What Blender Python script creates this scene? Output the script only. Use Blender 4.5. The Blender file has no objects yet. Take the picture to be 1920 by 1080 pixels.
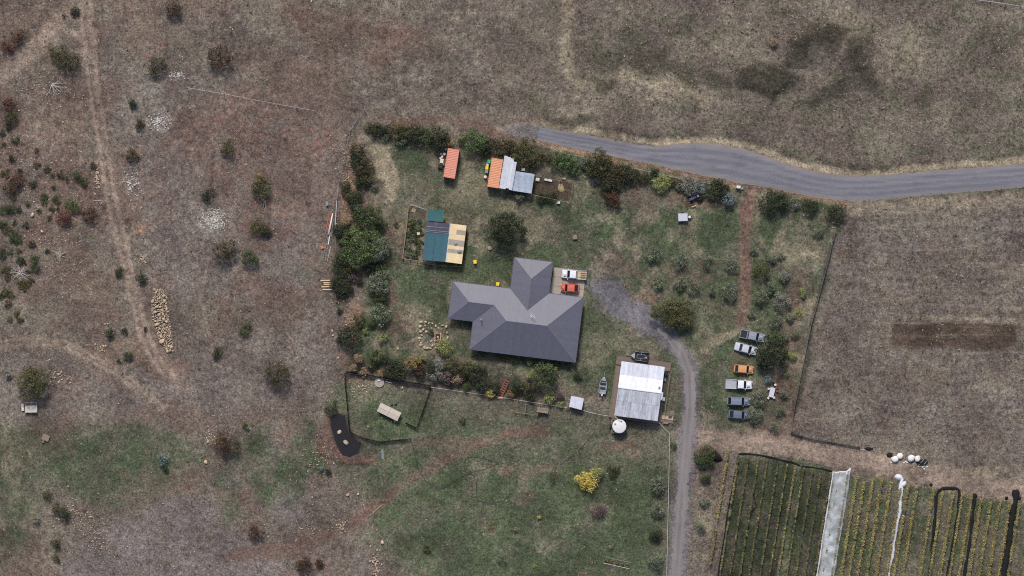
import bpy, math, random
import numpy as np
from mathutils import Vector, Matrix

# ------------------------------------------------------------------ camera, light, exposure
SC = bpy.context.scene
COL = SC.collection
S = 0.11            # metres per photograph pixel on the ground
CAMH = 800.0        # flying height

cam = bpy.data.cameras.new('camera')
cam.sensor_width = 36.0
cam.lens = 36.0 * CAMH / (1920 * S)
cam.clip_start = 1.0
cam.clip_end = 20000.0
camo = bpy.data.objects.new('camera', cam)
camo.location = (0, 0, CAMH)
camo.rotation_euler = (0, 0, 0)
COL.objects.link(camo)
SC.camera = camo

SUN_EL, SUN_AZ = math.radians(51), math.radians(-10)      # azimuth from north, clockwise
world = bpy.data.worlds.new('World')
SC.world = world
world.use_nodes = True
wn = world.node_tree
for n in list(wn.nodes):
    wn.nodes.remove(n)
sky = wn.nodes.new('ShaderNodeTexSky')
sky.sky_type = 'NISHITA'
sky.sun_disc = False
sky.sun_elevation = SUN_EL
sky.sun_rotation = SUN_AZ
sky.air_density = 1.0
sky.dust_density = 3.0
sky.ozone_density = 1.0
bg = wn.nodes.new('ShaderNodeBackground')
bg.inputs['Strength'].default_value = 0.07
wo = wn.nodes.new('ShaderNodeOutputWorld')
wn.links.new(sky.outputs[0], bg.inputs[0])
wn.links.new(bg.outputs[0], wo.inputs[0])

sl = bpy.data.lights.new('sun', 'SUN')
sl.energy = 1.5
sl.angle = math.radians(10)
sl.color = (1.0, 0.975, 0.94)
slo = bpy.data.objects.new('sun', sl)
sd = Vector((math.sin(SUN_AZ) * math.cos(SUN_EL), math.cos(SUN_AZ) * math.cos(SUN_EL), math.sin(SUN_EL)))
slo.rotation_euler = sd.to_track_quat('Z', 'Y').to_euler()
slo.location = sd * 300
COL.objects.link(slo)

vs = SC.view_settings
vs.view_transform = 'Standard'
vs.look = 'None'
vs.exposure = 0.86
vs.gamma = 1.0
vs.use_curve_mapping = False
SC.render.engine = 'CYCLES'
SC.cycles.pixel_filter_type = 'BLACKMAN_HARRIS'
SC.cycles.filter_width = 1.1
SC.cycles.max_bounces = 5
SC.cycles.diffuse_bounces = 2
SC.cycles.glossy_bounces = 2
SC.cycles.transmission_bounces = 3
SC.cycles.transparent_max_bounces = 12
SC.cycles.use_denoising = False

# ------------------------------------------------------------------ helpers
RNG = np.random.default_rng(7)
random.seed(7)

def vnoise(x, y, seed=0):
    xi = np.floor(x).astype(np.int64); yi = np.floor(y).astype(np.int64)
    fx = x - xi; fy = y - yi
    fx = fx * fx * (3 - 2 * fx); fy = fy * fy * (3 - 2 * fy)
    def hsh(a, b):
        h = (a * 374761393 + b * 668265263 + seed * 1442695041) & 0xffffffff
        h = ((h ^ (h >> 13)) * 1274126177) & 0xffffffff
        return ((h ^ (h >> 16)) & 0xffff) / 65535.0
    return (hsh(xi, yi) * (1 - fx) + hsh(xi + 1, yi) * fx) * (1 - fy) + (hsh(xi, yi + 1) * (1 - fx) + hsh(xi + 1, yi + 1) * fx) * fy

def fbm(x, y, seed=0, octv=4, gain=0.55):
    t = 0; a = 1; s = 0
    for o in range(octv):
        t = t + a * vnoise(x, y, seed + o * 17); s += a
        x = x * 2.03 + 11.7; y = y * 2.03 + 5.3; a *= gain
    return t / s

def sstep(e0, e1, x):
    t = np.clip((x - e0) / (e1 - e0), 0, 1)
    return t * t * (3 - 2 * t)

def W(px, py, z=0.0):
    """photograph pixel of a point at height z -> world position"""
    k = 1 - z / CAMH
    return Vector(((px - 960) * S * k, (540 - py) * S * k, z))

def tag(o, label=None, cat=None, group=None, kind=None):
    if label: o['label'] = label
    if cat: o['category'] = cat
    if group: o['group'] = group
    if kind: o['kind'] = kind
    return o

def thing(name, label, cat, loc=(0, 0, 0), rz=0.0, group=None):
    o = bpy.data.objects.new(name, None)
    o.empty_display_size = 0.3
    o.location = loc
    o.rotation_euler = (0, 0, rz)
    COL.objects.link(o)
    return tag(o, label, cat, group)

def link(name, me, parent=None, loc=(0, 0, 0), rot=(0, 0, 0), scale=(1, 1, 1)):
    o = bpy.data.objects.new(name, me)
    o.location = loc; o.rotation_euler = rot; o.scale = scale
    if parent is not None: o.parent = parent
    COL.objects.link(o)
    return o

class MB:
    """collects shapes into one mesh"""
    def __init__(s): s.v = []; s.f = []
    def add(s, vs, fs):
        b = len(s.v); s.v += [tuple(v) for v in vs]; s.f += [tuple(b + i for i in f) for f in fs]; return s
    def box(s, x0, x1, y0, y1, z0, z1):
        return s.add([(x0, y0, z0), (x1, y0, z0), (x1, y1, z0), (x0, y1, z0), (x0, y0, z1), (x1, y0, z1), (x1, y1, z1), (x0, y1, z1)],
                     [(3, 2, 1, 0), (4, 5, 6, 7), (0, 1, 5, 4), (1, 2, 6, 5), (2, 3, 7, 6), (3, 0, 4, 7)])
    def cbox(s, cx, cy, cz, sx, sy, sz):
        return s.box(cx - sx / 2, cx + sx / 2, cy - sy / 2, cy + sy / 2, cz - sz / 2, cz + sz / 2)
    def bbox(s, x0, x1, y0, y1, z0, z1, b=0.03):
        """box with chamfered top edges"""
        lo = [(x0, y0, z0), (x1, y0, z0), (x1, y1, z0), (x0, y1, z0)]
        mi = [(x0, y0, z1 - b), (x1, y0, z1 - b), (x1, y1, z1 - b), (x0, y1, z1 - b)]
        hi = [(x0 + b, y0 + b, z1), (x1 - b, y0 + b, z1), (x1 - b, y1 - b, z1), (x0 + b, y1 - b, z1)]
        return s.rings([lo, mi, hi], True, True)
    def rings(s, rs, cap0=True, cap1=True, closed=True):
        n = len(rs[0]); vs = [p for r in rs for p in r]; fs = []
        for k in range(len(rs) - 1):
            for i in range(n if closed else n - 1):
                j = (i + 1) % n
                fs.append((k * n + i, k * n + j, (k + 1) * n + j, (k + 1) * n + i))
        if cap0: fs.append(tuple(range(n - 1, -1, -1)))
        if cap1: fs.append(tuple((len(rs) - 1) * n + i for i in range(n)))
        return s.add(vs, fs)
    def prism(s, pts, z0, z1):
        """vertical prism over 2D points (counter-clockwise)"""
        return s.rings([[(p[0], p[1], z0) for p in pts], [(p[0], p[1], z1) for p in pts]])
    def slab(s, pts, t):
        """a planar polygon of 3D points with thickness t downwards"""
        return s.rings([[(p[0], p[1], p[2] - t) for p in pts], [tuple(p) for p in pts]])
    def tube(s, pts, r, n=6, r1=None, cap=True):
        pts = [Vector(p) for p in pts]; rs = []
        for i, p in enumerate(pts):
            d = (pts[min(i + 1, len(pts) - 1)] - pts[max(i - 1, 0)])
            if d.length < 1e-6: d = Vector((0, 0, 1))
            d.normalize()
            a = d.orthogonal().normalized() if abs(d.z) > 0.95 else d.cross(Vector((0, 0, 1))).normalized()
            b = a.cross(d)
            rr = r if r1 is None else r + (r1 - r) * i / max(1, len(pts) - 1)
            rs.append([tuple(p + a * (rr * math.cos(2 * math.pi * k / n)) + b * (rr * math.sin(2 * math.pi * k / n))) for k in range(n)])
        return s.rings(rs, cap, cap)
    def cyl(s, cx, cy, z0, z1, r, n=14, r1=None):
        r1 = r if r1 is None else r1
        c = [(math.cos(2 * math.pi * k / n), math.sin(2 * math.pi * k / n)) for k in range(n)]
        return s.rings([[(cx + r * a, cy + r * b, z0) for a, b in c], [(cx + r1 * a, cy + r1 * b, z1) for a, b in c]])
    def lathe(s, prof, n=16, cx=0, cy=0):
        c = [(math.cos(2 * math.pi * k / n), math.sin(2 * math.pi * k / n)) for k in range(n)]
        return s.rings([[(cx + r * a, cy + r * b, z) for a, b in c] for r, z in prof])
    def mesh(s, name, mat, smooth=False):
        me = bpy.data.meshes.new(name); me.from_pydata(s.v, [], s.f); me.update()
        if mat: me.materials.append(mat)
        if smooth: me.polygons.foreach_set('use_smooth', [True] * len(me.polygons))
        return me
    def build(s, name, mat, parent=None, smooth=False, loc=(0, 0, 0), rot=(0, 0, 0)):
        return link(name, s.mesh(name, mat, smooth), parent, loc, rot)

def npmesh(name, V, F, mat, attr=None, smooth=False):
    """fast mesh from numpy; F is (n,3) or (n,4)"""
    me = bpy.data.meshes.new(name)
    V = np.ascontiguousarray(V, dtype=np.float32); F = np.ascontiguousarray(F, dtype=np.int32)
    k = F.shape[1]
    me.vertices.add(len(V)); me.vertices.foreach_set('co', V.ravel())
    me.loops.add(F.size); me.loops.foreach_set('vertex_index', F.ravel())
    me.polygons.add(len(F))
    me.polygons.foreach_set('loop_start', np.arange(0, F.size, k, dtype=np.int32))
    if smooth: me.polygons.foreach_set('use_smooth', np.ones(len(F), dtype=bool))
    me.update(calc_edges=True)
    if attr:
        for an, arr in attr.items():
            if arr.ndim == 1:
                a = me.attributes.new(an, 'FLOAT', 'POINT'); a.data.foreach_set('value', arr.astype(np.float32))
            else:
                a = me.attributes.new(an, 'FLOAT_COLOR', 'POINT'); a.data.foreach_set('color', arr.astype(np.float32).ravel())
    if mat: me.materials.append(mat)
    return me

# ------------------------------------------------------------------ materials
def srgb(r, g, b):
    f = lambda c: (c / 255 / 12.92) if c <= 10 else ((c / 255 + 0.055) / 1.055) ** 2.4
    return (f(r), f(g), f(b), 1)

def N(nt, t, **kw):
    n = nt.nodes.new(t)
    for k, v in kw.items():
        if k in n.inputs.keys() if isinstance(k, str) else False: n.inputs[k].default_value = v
        else: setattr(n, k, v)
    return n

def mixc(nt, fac, a, b, mode='MIX'):
    m = nt.nodes.new('ShaderNodeMix'); m.data_type = 'RGBA'; m.blend_type = mode
    for sock, val in ((0, fac), (6, a), (7, b)):
        if isinstance(val, bpy.types.NodeSocket): nt.links.new(val, m.inputs[sock])
        else: m.inputs[sock].default_value = val
    return m.outputs[2]

def mth(nt, op, a, b=None, c=None, clamp=False):
    m = nt.nodes.new('ShaderNodeMath'); m.operation = op; m.use_clamp = clamp
    for i, v in enumerate((a, b, c)):
        if v is None: continue
        if isinstance(v, bpy.types.NodeSocket): nt.links.new(v, m.inputs[i])
        else: m.inputs[i].default_value = v
    return m.outputs[0]

def noise(nt, co, scale, detail=4, rough=0.55, dist=0.0):
    n = nt.nodes.new('ShaderNodeTexNoise')
    n.inputs['Scale'].default_value = scale; n.inputs['Detail'].default_value = detail
    n.inputs['Roughness'].default_value = rough; n.inputs['Distortion'].default_value = dist
    nt.links.new(co, n.inputs['Vector'])
    return n.outputs[0]

def ramp(nt, fac, lo, hi, a=0.0, b=1.0):
    m = nt.nodes.new('ShaderNodeMapRange'); m.clamp = True
    nt.links.new(fac, m.inputs[0])
    m.inputs[1].default_value = lo; m.inputs[2].default_value = hi; m.inputs[3].default_value = a; m.inputs[4].default_value = b
    return m.outputs[0]

def newmat(name):
    m = bpy.data.materials.new(name); m.use_nodes = True
    nt = m.node_tree
    for n in list(nt.nodes): nt.nodes.remove(n)
    out = nt.nodes.new('ShaderNodeOutputMaterial')
    p = nt.nodes.new('ShaderNodeBsdfPrincipled')
    nt.links.new(p.outputs[0], out.inputs[0])
    return m, nt, p, out

MATS = {}
def mat(name, c, rough=0.6, metal=0.0, var=0.18, scale=4.0, bump=0.0, c2=None, patch=0.0, pscale=1.0, objrand=0.0, spec=0.4):
    """painted / raw surface: base colour, grain, optional second colour in worn patches, per-object spread"""
    if name in MATS: return MATS[name]
    m, nt, p, out = newmat(name)
    tc = nt.nodes.new('ShaderNodeTexCoord').outputs['Object']
    n1 = noise(nt, tc, scale, 5, 0.65)
    col = mixc(nt, ramp(nt, n1, 0.25, 0.75), tuple(x * (1 - var) for x in c[:3]) + (1,), tuple(min(1, x * (1 + var)) for x in c[:3]) + (1,))
    if c2:
        n2 = noise(nt, tc, pscale, 6, 0.7)
        col = mixc(nt, ramp(nt, n2, 0.62 - patch, 0.70 - patch * 0.7), col, tuple(c2[:3]) + (1,))
    if objrand:
        oi = nt.nodes.new('ShaderNodeObjectInfo').outputs['Random']
        col = mixc(nt, 1.0, col, (1, 1, 1, 1), 'MULTIPLY') if False else col
        hv = nt.nodes.new('ShaderNodeHueSaturation')
        nt.links.new(col, hv.inputs['Color']); nt.links.new(ramp(nt, oi, 0, 1, 1 - objrand, 1 + objrand), hv.inputs['Value'])
        col = hv.outputs[0]
    nt.links.new(col, p.inputs['Base Color'])
    p.inputs['Roughness'].default_value = rough; p.inputs['Metallic'].default_value = metal
    p.inputs['Specular IOR Level'].default_value = spec
    if bump:
        b = nt.nodes.new('ShaderNodeBump'); b.inputs['Distance'].default_value = bump
        nt.links.new(n1, b.inputs['Height']); nt.links.new(b.outputs[0], p.inputs['Normal'])
    MATS[name] = m
    return m

def foliage(name, c1, c2, spread=0.35, trans=0.15, hue=0.015):
    if name in MATS: return MATS[name]
    m, nt, p, out = newmat(name)
    g = nt.nodes.new('ShaderNodeNewGeometry').outputs['Random Per Island']
    at = nt.nodes.new('ShaderNodeAttribute'); at.attribute_name = 'clump'
    f = mth(nt, 'ADD', mth(nt, 'MULTIPLY', at.outputs['Fac'], 0.6), mth(nt, 'MULTIPLY', g, 0.4))
    col = mixc(nt, f, tuple(c1[:3]) + (1,), tuple(c2[:3]) + (1,))
    hv = nt.nodes.new('ShaderNodeHueSaturation'); nt.links.new(col, hv.inputs['Color'])
    nt.links.new(ramp(nt, g, 0, 1, 1 - spread, 1 + spread), hv.inputs['Value'])
    oi = nt.nodes.new('ShaderNodeObjectInfo').outputs['Random']
    nt.links.new(ramp(nt, oi, 0, 1, 0.5 - hue, 0.5 + hue), hv.inputs['Hue'])
    nt.links.new(hv.outputs[0], p.inputs['Base Color'])
    p.inputs['Roughness'].default_value = 0.7; p.inputs['Specular IOR Level'].default_value = 0.25
    tr = nt.nodes.new('ShaderNodeBsdfTranslucent'); nt.links.new(hv.outputs[0], tr.inputs['Color'])
    ms = nt.nodes.new('ShaderNodeMixShader'); ms.inputs[0].default_value = trans
    nt.links.new(p.outputs[0], ms.inputs[1]); nt.links.new(tr.outputs[0], ms.inputs[2]); nt.links.new(ms.outputs[0], out.inputs[0])
    MATS[name] = m
    return m

# ------------------------------------------------------------------ terrain
PX0, PX1, PY0, PY1, STEP = -60, 1980, -60, 1140, 2.3
def axis(a, b, step):
    core = np.arange(a, b + step, step)
    g = [0.0]; d = step
    while g[-1] < 16000: d *= 1.35; g.append(g[-1] + d)
    ext = np.array(g[1:])
    return np.concatenate([core[0] - ext[::-1], core, core[-1] + ext])
AX = axis(PX0, PX1, STEP); AY = axis(PY0, PY1, STEP)
GX, GY = np.meshgrid(AX, AY)                     # photograph-pixel plan coordinates
INR = (GX > -80) & (GX < 2000) & (GY > -80) & (GY < 1160)
wx = (fbm(GX / 38, GY / 38, 3, 4) - 0.5); wy = (fbm(GX / 38, GY / 38, 91, 4) - 0.5)
UX = GX + wx * 46; UY = GY + wy * 46             # warped, for ragged edges
VX = GX + wx * 12; VY = GY + wy * 12             # lightly warped

def dseg(X, Y, pts):
    d = np.full(X.shape, 1e9)
    for (x0, y0), (x1, y1) in zip(pts[:-1], pts[1:]):
        dx, dy = x1 - x0, y1 - y0
        t = np.clip(((X - x0) * dx + (Y - y0) * dy) / (dx * dx + dy * dy + 1e-9), 0, 1)
        d = np.minimum(d, np.hypot(X - x0 - t * dx, Y - y0 - t * dy))
    return d

def inpoly(X, Y, pts):
    r = np.zeros(X.shape, bool); n = len(pts)
    for i in range(n):
        x0, y0 = pts[i]; x1, y1 = pts[(i + 1) % n]
        if y0 == y1: continue
        c = ((y0 > Y) != (y1 > Y)) & (X < (x1 - x0) * (Y - y0) / (y1 - y0) + x0)
        r ^= c
    return r

def m_blob(cx, cy, rx, ry, rot=0, soft=0.5, X=None, Y=None):
    X = UX if X is None else X; Y = UY if Y is None else Y
    c, s = math.cos(math.radians(rot)), math.sin(math.radians(rot))
    a = ((X - cx) * c + (Y - cy) * s) / rx; b = (-(X - cx) * s + (Y - cy) * c) / ry
    return 1 - sstep(1 - soft, 1 + soft, np.hypot(a, b))
def m_line(pts, w, soft=6, X=None, Y=None):
    X = VX if X is None else X; Y = VY if Y is None else Y
    return 1 - sstep(w / 2 - soft / 2, w / 2 + soft, dseg(X, Y, pts))
def m_poly(pts, soft=12, X=None, Y=None):
    X = UX if X is None else X; Y = UY if Y is None else Y
    d = dseg(X, Y, list(pts) + [pts[0]])
    sd_ = np.where(inpoly(X, Y, pts), d, -d)
    return sstep(-soft, soft, sd_)

ROAD_N = [(1011, 236), (1060, 246), (1120, 256), (1180, 268), (1232, 275), (1265, 270), (1300, 267), (1345, 270), (1395, 279), (1440, 293), (1490, 312), (1540, 324), (1600, 329), (1660, 328), (1740, 321), (1830, 314), (1990, 303)]
ROAD_S = [(1008, 263), (1020, 266), (1070, 278), (1130, 290), (1200, 304), (1260, 317), (1320, 330), (1380, 343), (1430, 350), (1480, 361), (1530, 371), (1580, 377), (1640, 376), (1700, 370), (1780, 363), (1860, 357), (1990, 345)]
ROADPOLY = ROAD_N + ROAD_S[::-1]
DRIVE = [(1150, 560), (1185, 578), (1218, 606), (1252, 632), (1278, 662), (1292, 700), (1295, 745), (1291, 800), (1285, 860), (1279, 930), (1273, 1000), (1268, 1080), (1265, 1160)]
TRACK_W = [(160, -20), (168, 90), (178, 170), (192, 260), (203, 350), (216, 410), (232, 480), (250, 560), (268, 620), (292, 670), (320, 705)]
TRACK_W2 = [(-20, 152), (30, 122), (70, 90), (105, 45), (140, 5), (165, -30)]
TRACK_S = [(-20, 648), (60, 638), (110, 640), (155, 662), (210, 692), (260, 725), (310, 770)]
RED_TRK = [(430, 1042), (520, 1030), (600, 1010), (655, 985), (712, 945), (760, 905), (820, 868), (880, 838), (960, 812), (1020, 805)]
ORCH_TRK = [(1412, 350), (1400, 385), (1397, 440), (1396, 520), (1396, 570), (1388, 600), (1350, 635), (1300, 650)]
SETRK = [(1290, 815), (1360, 822), (1450, 832), (1540, 848), (1620, 862), (1700, 880), (1800, 905), (1980, 930)]
POND = [(620, 783), (634, 777), (646, 780), (650, 799), (655, 815), (668, 826), (676, 834), (670, 850), (655, 856), (642, 853), (633, 838), (625, 815), (620, 797)]

# heights -----------------------------------------------------------
flat = np.maximum.reduce([m_line([(x, y) for x, y in zip(*[iter(sum(([a[0], a[1]] for a in ROAD_N), []))] * 2)], 110, 30, GX, GY) * 0,
    m_poly(ROADPOLY, 14, GX, GY), m_line(DRIVE, 46, 20, GX, GY),
    m_poly([(830, 470), (1100, 470), (1110, 690), (830, 680)], 20, GX, GY), m_poly([(1130, 640), (1270, 660), (1260, 800), (1135, 800)], 20, GX, GY),
    m_poly([(760, 260), (1090, 270), (1085, 390), (880, 500), (750, 500)], 20, GX, GY), m_poly([(1350, 605), (1470, 605), (1470, 800), (1350, 800)], 25, GX, GY)])
bankx = sstep(600, 660, GX) * (1 - sstep(1060, 1130, GX))
HZ = -1.1 * sstep(694, 742, GY + (960 - GX) * 0.12) * bankx * (1 - sstep(800, 1100, GY))
HZ += (fbm(GX / 120, GY / 120, 21, 3) - 0.5) * 1.0 * (1 - flat)
HZ += (fbm(GX / 14, GY / 14, 33, 3) - 0.5) * 0.26 * (1 - flat)
rough_m = np.maximum.reduce([m_poly([(1060, -60), (1990, -60), (1990, 300), (1500, 290), (1300, 240), (1060, 220)], 40), m_poly([(1590, 390), (1990, 370), (1990, 900), (1490, 800)], 20)])
HZ += (fbm(GX / 4.5, GY / 4.5, 41, 2) - 0.5) * (0.07 + 0.10 * rough_m) * (1 - 0.85 * flat)
tracks = np.maximum.reduce([m_line(TRACK_W, 22), m_line(TRACK_S, 16), m_line(TRACK_W2, 16), m_line(ORCH_TRK, 20)])
HZ -= 0.06 * tracks
pondm = m_poly(POND, 5, GX, GY)
HZ = HZ * (1 - m_blob(645, 818, 50, 60, 0, .4, GX, GY)) - 0.55 * pondm
mounds = np.maximum.reduce([m_blob(1525, 85, 70, 26, -30), m_blob(1610, 130, 26, 55, -20), m_blob(1450, 145, 60, 28, 10)])
HZ += 0.9 * mounds * (0.6 + 0.5 * fbm(GX / 9, GY / 9, 55, 3))
HZ += 0.35 * m_line([(1582, 415), (1565, 437), (1552, 490), (1530, 575), (1510, 660), (1487, 775)], 8, 6)
HZ = np.where(INR, HZ, np.minimum(HZ, 0.2) * 0.5)

def gz(px, py):
    i = np.searchsorted(AX, px) - 1; j = np.searchsorted(AY, py) - 1
    fx = (px - AX[i]) / (AX[i + 1] - AX[i]); fy = (py - AY[j]) / (AY[j + 1] - AY[j])
    return (HZ[j, i] * (1 - fx) + HZ[j, i + 1] * fx) * (1 - fy) + (HZ[j + 1, i] * (1 - fx) + HZ[j + 1, i + 1] * fx) * fy
def G(px, py, dz=0.0):
    """ground point under a photograph pixel"""
    return Vector(((px - 960) * S, (540 - py) * S, float(gz(px, py)) + dz))

# ------------------------------------------------------------------ ground cover masks (what grows or lies where)
n_big = fbm(GX / 90, GY / 90, 101, 4); n_mid = fbm(GX / 28, GY / 28, 131, 4); n_sml = fbm(GX / 9, GY / 9, 151, 3); n_fin = fbm(GX / 4.6, GY / 4.6, 157, 2); n_alt0 = fbm(GX / 60, GY / 60, 177, 5)
def brk(m, lo=0.30, hi=0.62, n=None):
    """break a mask up with noise"""
    n = n_mid if n is None else n
    return m * (0.35 + 0.65 * sstep(lo, hi, n))
MX = lambda *a: np.maximum.reduce(a)

YARD = [(690, 255), (1010, 275), (1400, 350), (1585, 395), (1560, 480), (1500, 720), (1480, 815), (1310, 815), (1260, 780), (1100, 740), (650, 690), (700, 480), (690, 340)]
yard = m_poly(YARD, 14)
# green grass
green = yard * (0.44 + 0.30 * sstep(0.36, 0.60, n_mid) + 0.26 * sstep(.4, .6, n_alt0))
for b in [(800, 325, 55, 28), (770, 300, 40, 25), (900, 385, 70, 40), (905, 330, 40, 30), (1055, 385, 55, 40), (1130, 425, 75, 30), (1085, 350, 22, 40), (1245, 425, 100, 34), (1365, 425, 40, 55), (1440, 440, 30, 62), (1475, 420, 20, 40),
          (770, 520, 50, 30), (765, 560, 40, 45), (800, 590, 40, 20), (860, 505, 55, 22), (920, 520, 40, 25), (945, 690, 75, 12), (985, 690, 80, 10), (1112, 600, 18, 85), (1115, 690, 26, 45), (1105, 640, 24, 60), (1140, 730, 14, 30), (1262, 672, 18, 28), (1268, 740, 10, 50),
          (1355, 700, 48, 95), (1375, 660, 50, 50), (1430, 570, 60, 30), (1340, 600, 45, 22), (1300, 640, 40, 20), (1420, 620, 40, 30), (1440, 590, 60, 40), (1400, 480, 30, 60), (760, 640, 20, 30), (870, 660, 30, 15), (790, 540, 30, 40), (1210, 500, 40, 20), (1330, 510, 50, 20)]:
    green = MX(green, 1.0 * brk(m_blob(*b), 0.25, 0.5))
lawn = m_poly([(648, 725), (810, 735), (930, 760), (1140, 795), (1255, 800), (1252, 1000), (1255, 1130), (800, 1130), (700, 1010), (690, 930), (640, 880)], 60)
green = MX(green, lawn * (0.54 + 0.22 * sstep(0.32, 0.62, n_mid) + 0.26 * sstep(.4, .6, n_alt0)))
swl = m_poly([(-60, 800), (60, 795), (180, 800), (330, 805), (395, 860), (330, 900), (290, 945), (215, 975), (180, 935), (90, 905), (60, 960), (50, 1040), (-60, 1060)], 45)
green = MX(green, swl * (0.68 + 0.32 * sstep(0.32, 0.6, n_mid)))
green = MX(green, 0.95 * brk(m_blob(475, 850, 45, 60)), 0.95 * brk(m_blob(510, 890, 50, 60)), 0.9 * brk(m_blob(545, 930, 30, 40)), 0.95 * brk(m_blob(565, 850, 45, 50)), 0.9 * brk(m_blob(430, 900, 25, 40)), 0.55 * brk(m_blob(440, 960, 25, 30)), 0.75 * brk(m_blob(645, 740, 30, 40)))
green = MX(green, 0.5 * brk(m_blob(600, 510, 45, 35)), 0.6 * brk(m_blob(720, 790, 60, 25)), 0.4 * brk(m_blob(45, 1000, 40, 60)))
vine = m_poly([(1385, 848), (1500, 862), (1600, 893), (1700, 905), (1830, 930), (1990, 960), (1990, 1140), (1330, 1140)], 6, VX, VY)
green = MX(green, vine * (0.35 + 0.5 * sstep(0.4, 0.65, n_mid + 0.12 * (1 - sstep(1480, 1600, GX)))))
green = MX(green, 0.55 * m_line([(1640, 376), (1760, 366), (1990, 350)], 9, 6), 0.35 * brk(m_blob(1330, 880, 22, 60)), 0.35 * brk(m_blob(1310, 1000, 10, 80)), 0.5 * m_line([(1255, 800), (1262, 900), (1250, 1100)], 10, 8))
# faint weed-green in the dry paddocks
green = MX(green, 0.45 * sstep(0.48, 0.64, n_mid) * (GX > 960) * (GY < 320), 0.35 * sstep(0.50, 0.62, n_sml) * m_blob(620, 110, 330, 130), 0.25 * sstep(0.5, 0.65, n_mid) * (GX < 330) * (GY < 260), 0.22 * sstep(0.52, 0.66, n_mid) * m_poly([(1590, 390), (1990, 370), (1990, 900), (1490, 800)], 20))
# red-brown soil
red = 0.0 * GX
for b in [(630, 55, 95, 38, 5), (740, 75, 90, 34), (560, 30, 50, 20), (700, 115, 40, 18), (460, 235, 130, 55), (600, 255, 50, 40), (520, 280, 90, 60), (430, 330, 70, 60), (500, 420, 60, 60), (440, 190, 80, 20), (350, 260, 60, 60), (490, 320, 25, 30),
          (1165, 500, 40, 26), (1210, 560, 40, 18), (1290, 510, 60, 20), (1470, 650, 30, 50), (1465, 730, 38, 70), (1490, 560, 25, 60), (1440, 800, 50, 20), (1200, 620, 22, 10), (680, 390, 40, 60), (735, 430, 30, 60), (730, 560, 25, 50), (745, 600, 30, 40), (770, 390, 20, 20), (1290, 375, 80, 14), (1190, 375, 40, 22), (1020, 310, 30, 14), (1010, 885, 28, 10), (985, 930, 25, 12), (940, 880, 40, 10),
          (870, 830, 50, 12, -15), (815, 832, 45, 9), (1170, 840, 60, 14), (1310, 845, 35, 14), (690, 860, 30, 14), (655, 860, 30, 10), (610, 830, 8, 45), (340, 905, 32, 10, -12), (460, 925, 22, 24), (425, 935, 20, 8), (470, 990, 24, 14), (540, 1040, 60, 10, -8), (440, 1050, 60, 8), (270, 640, 24, 46), (320, 690, 40, 20), (640, 680, 14, 30), (670, 600, 16, 30), (20, 85, 26, 16), (15, 340, 30, 20), (300, 88, 24, 8, -20), (265, 105, 14, 8), (120, 400, 40, 30), (70, 440, 24, 30), (110, 330, 12, 50), (830, 232, 90, 12), (760, 228, 60, 10), (975, 228, 40, 12), (930, 245, 40, 14)]:
    red = MX(red, 0.80 * brk(m_blob(*b, soft=0.75) if len(b) == 5 else m_blob(*b, 0, 0.75), 0.34, 0.62, n_sml * 0.6 + n_mid * 0.4))
red = MX(red, 0.85 * brk(m_line(RED_TRK, 14, 18), 0.28, 0.56, n_sml * .5 + n_mid * .5), 0.35 * m_line([(700, 940), (745, 985), (790, 1040), (830, 1070)], 5, 6), 0.75 * m_line(ORCH_TRK[:6], 22, 9), 1.0 * m_line([(1391, 385), (1390, 440), (1390, 560)], 6, 4), 1.0 * m_line([(1404, 385), (1403, 440), (1402, 560), (1390, 600)], 6, 4), 0.6 * m_line([(1425, 345), (1402, 385)], 16, 8))
red = MX(red, 0.50 * sstep(0.42, 0.66, n_big) * (1 - sstep(600, 720, GX)) * (1 - sstep(520, 760, GY)), 0.40 * sstep(0.50, 0.66, n_alt0) * (1 - sstep(600, 720, GX)), 0.55 * brk(m_blob(1450, 780, 60, 50)), 0.85 * m_line([(615, 785), (616, 820), (630, 850), (650, 866), (695, 866)], 11, 8))
orange = MX(0.8 * m_line([(1010, 270), (1120, 296), (1260, 324), (1380, 349)], 8, 8), 0.7 * m_line([(1440, 358), (1520, 376), (1585, 386)], 8, 8), 0.55 * m_line([(668, 275), (655, 340), (650, 400)], 16, 14), 0.6 * brk(m_blob(660, 610, 20, 50)), 0.5 * brk(m_blob(680, 690, 45, 26)), 0.6 * brk(m_blob(845, 712, 40, 12)), 0.45 * brk(m_blob(265, 425, 24, 14)), 0.5 * brk(m_blob(210, 600, 18, 10)), 0.4 * brk(m_blob(240, 500, 30, 40)), 0.6 * brk(m_blob(690, 865, 35, 8)))
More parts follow.
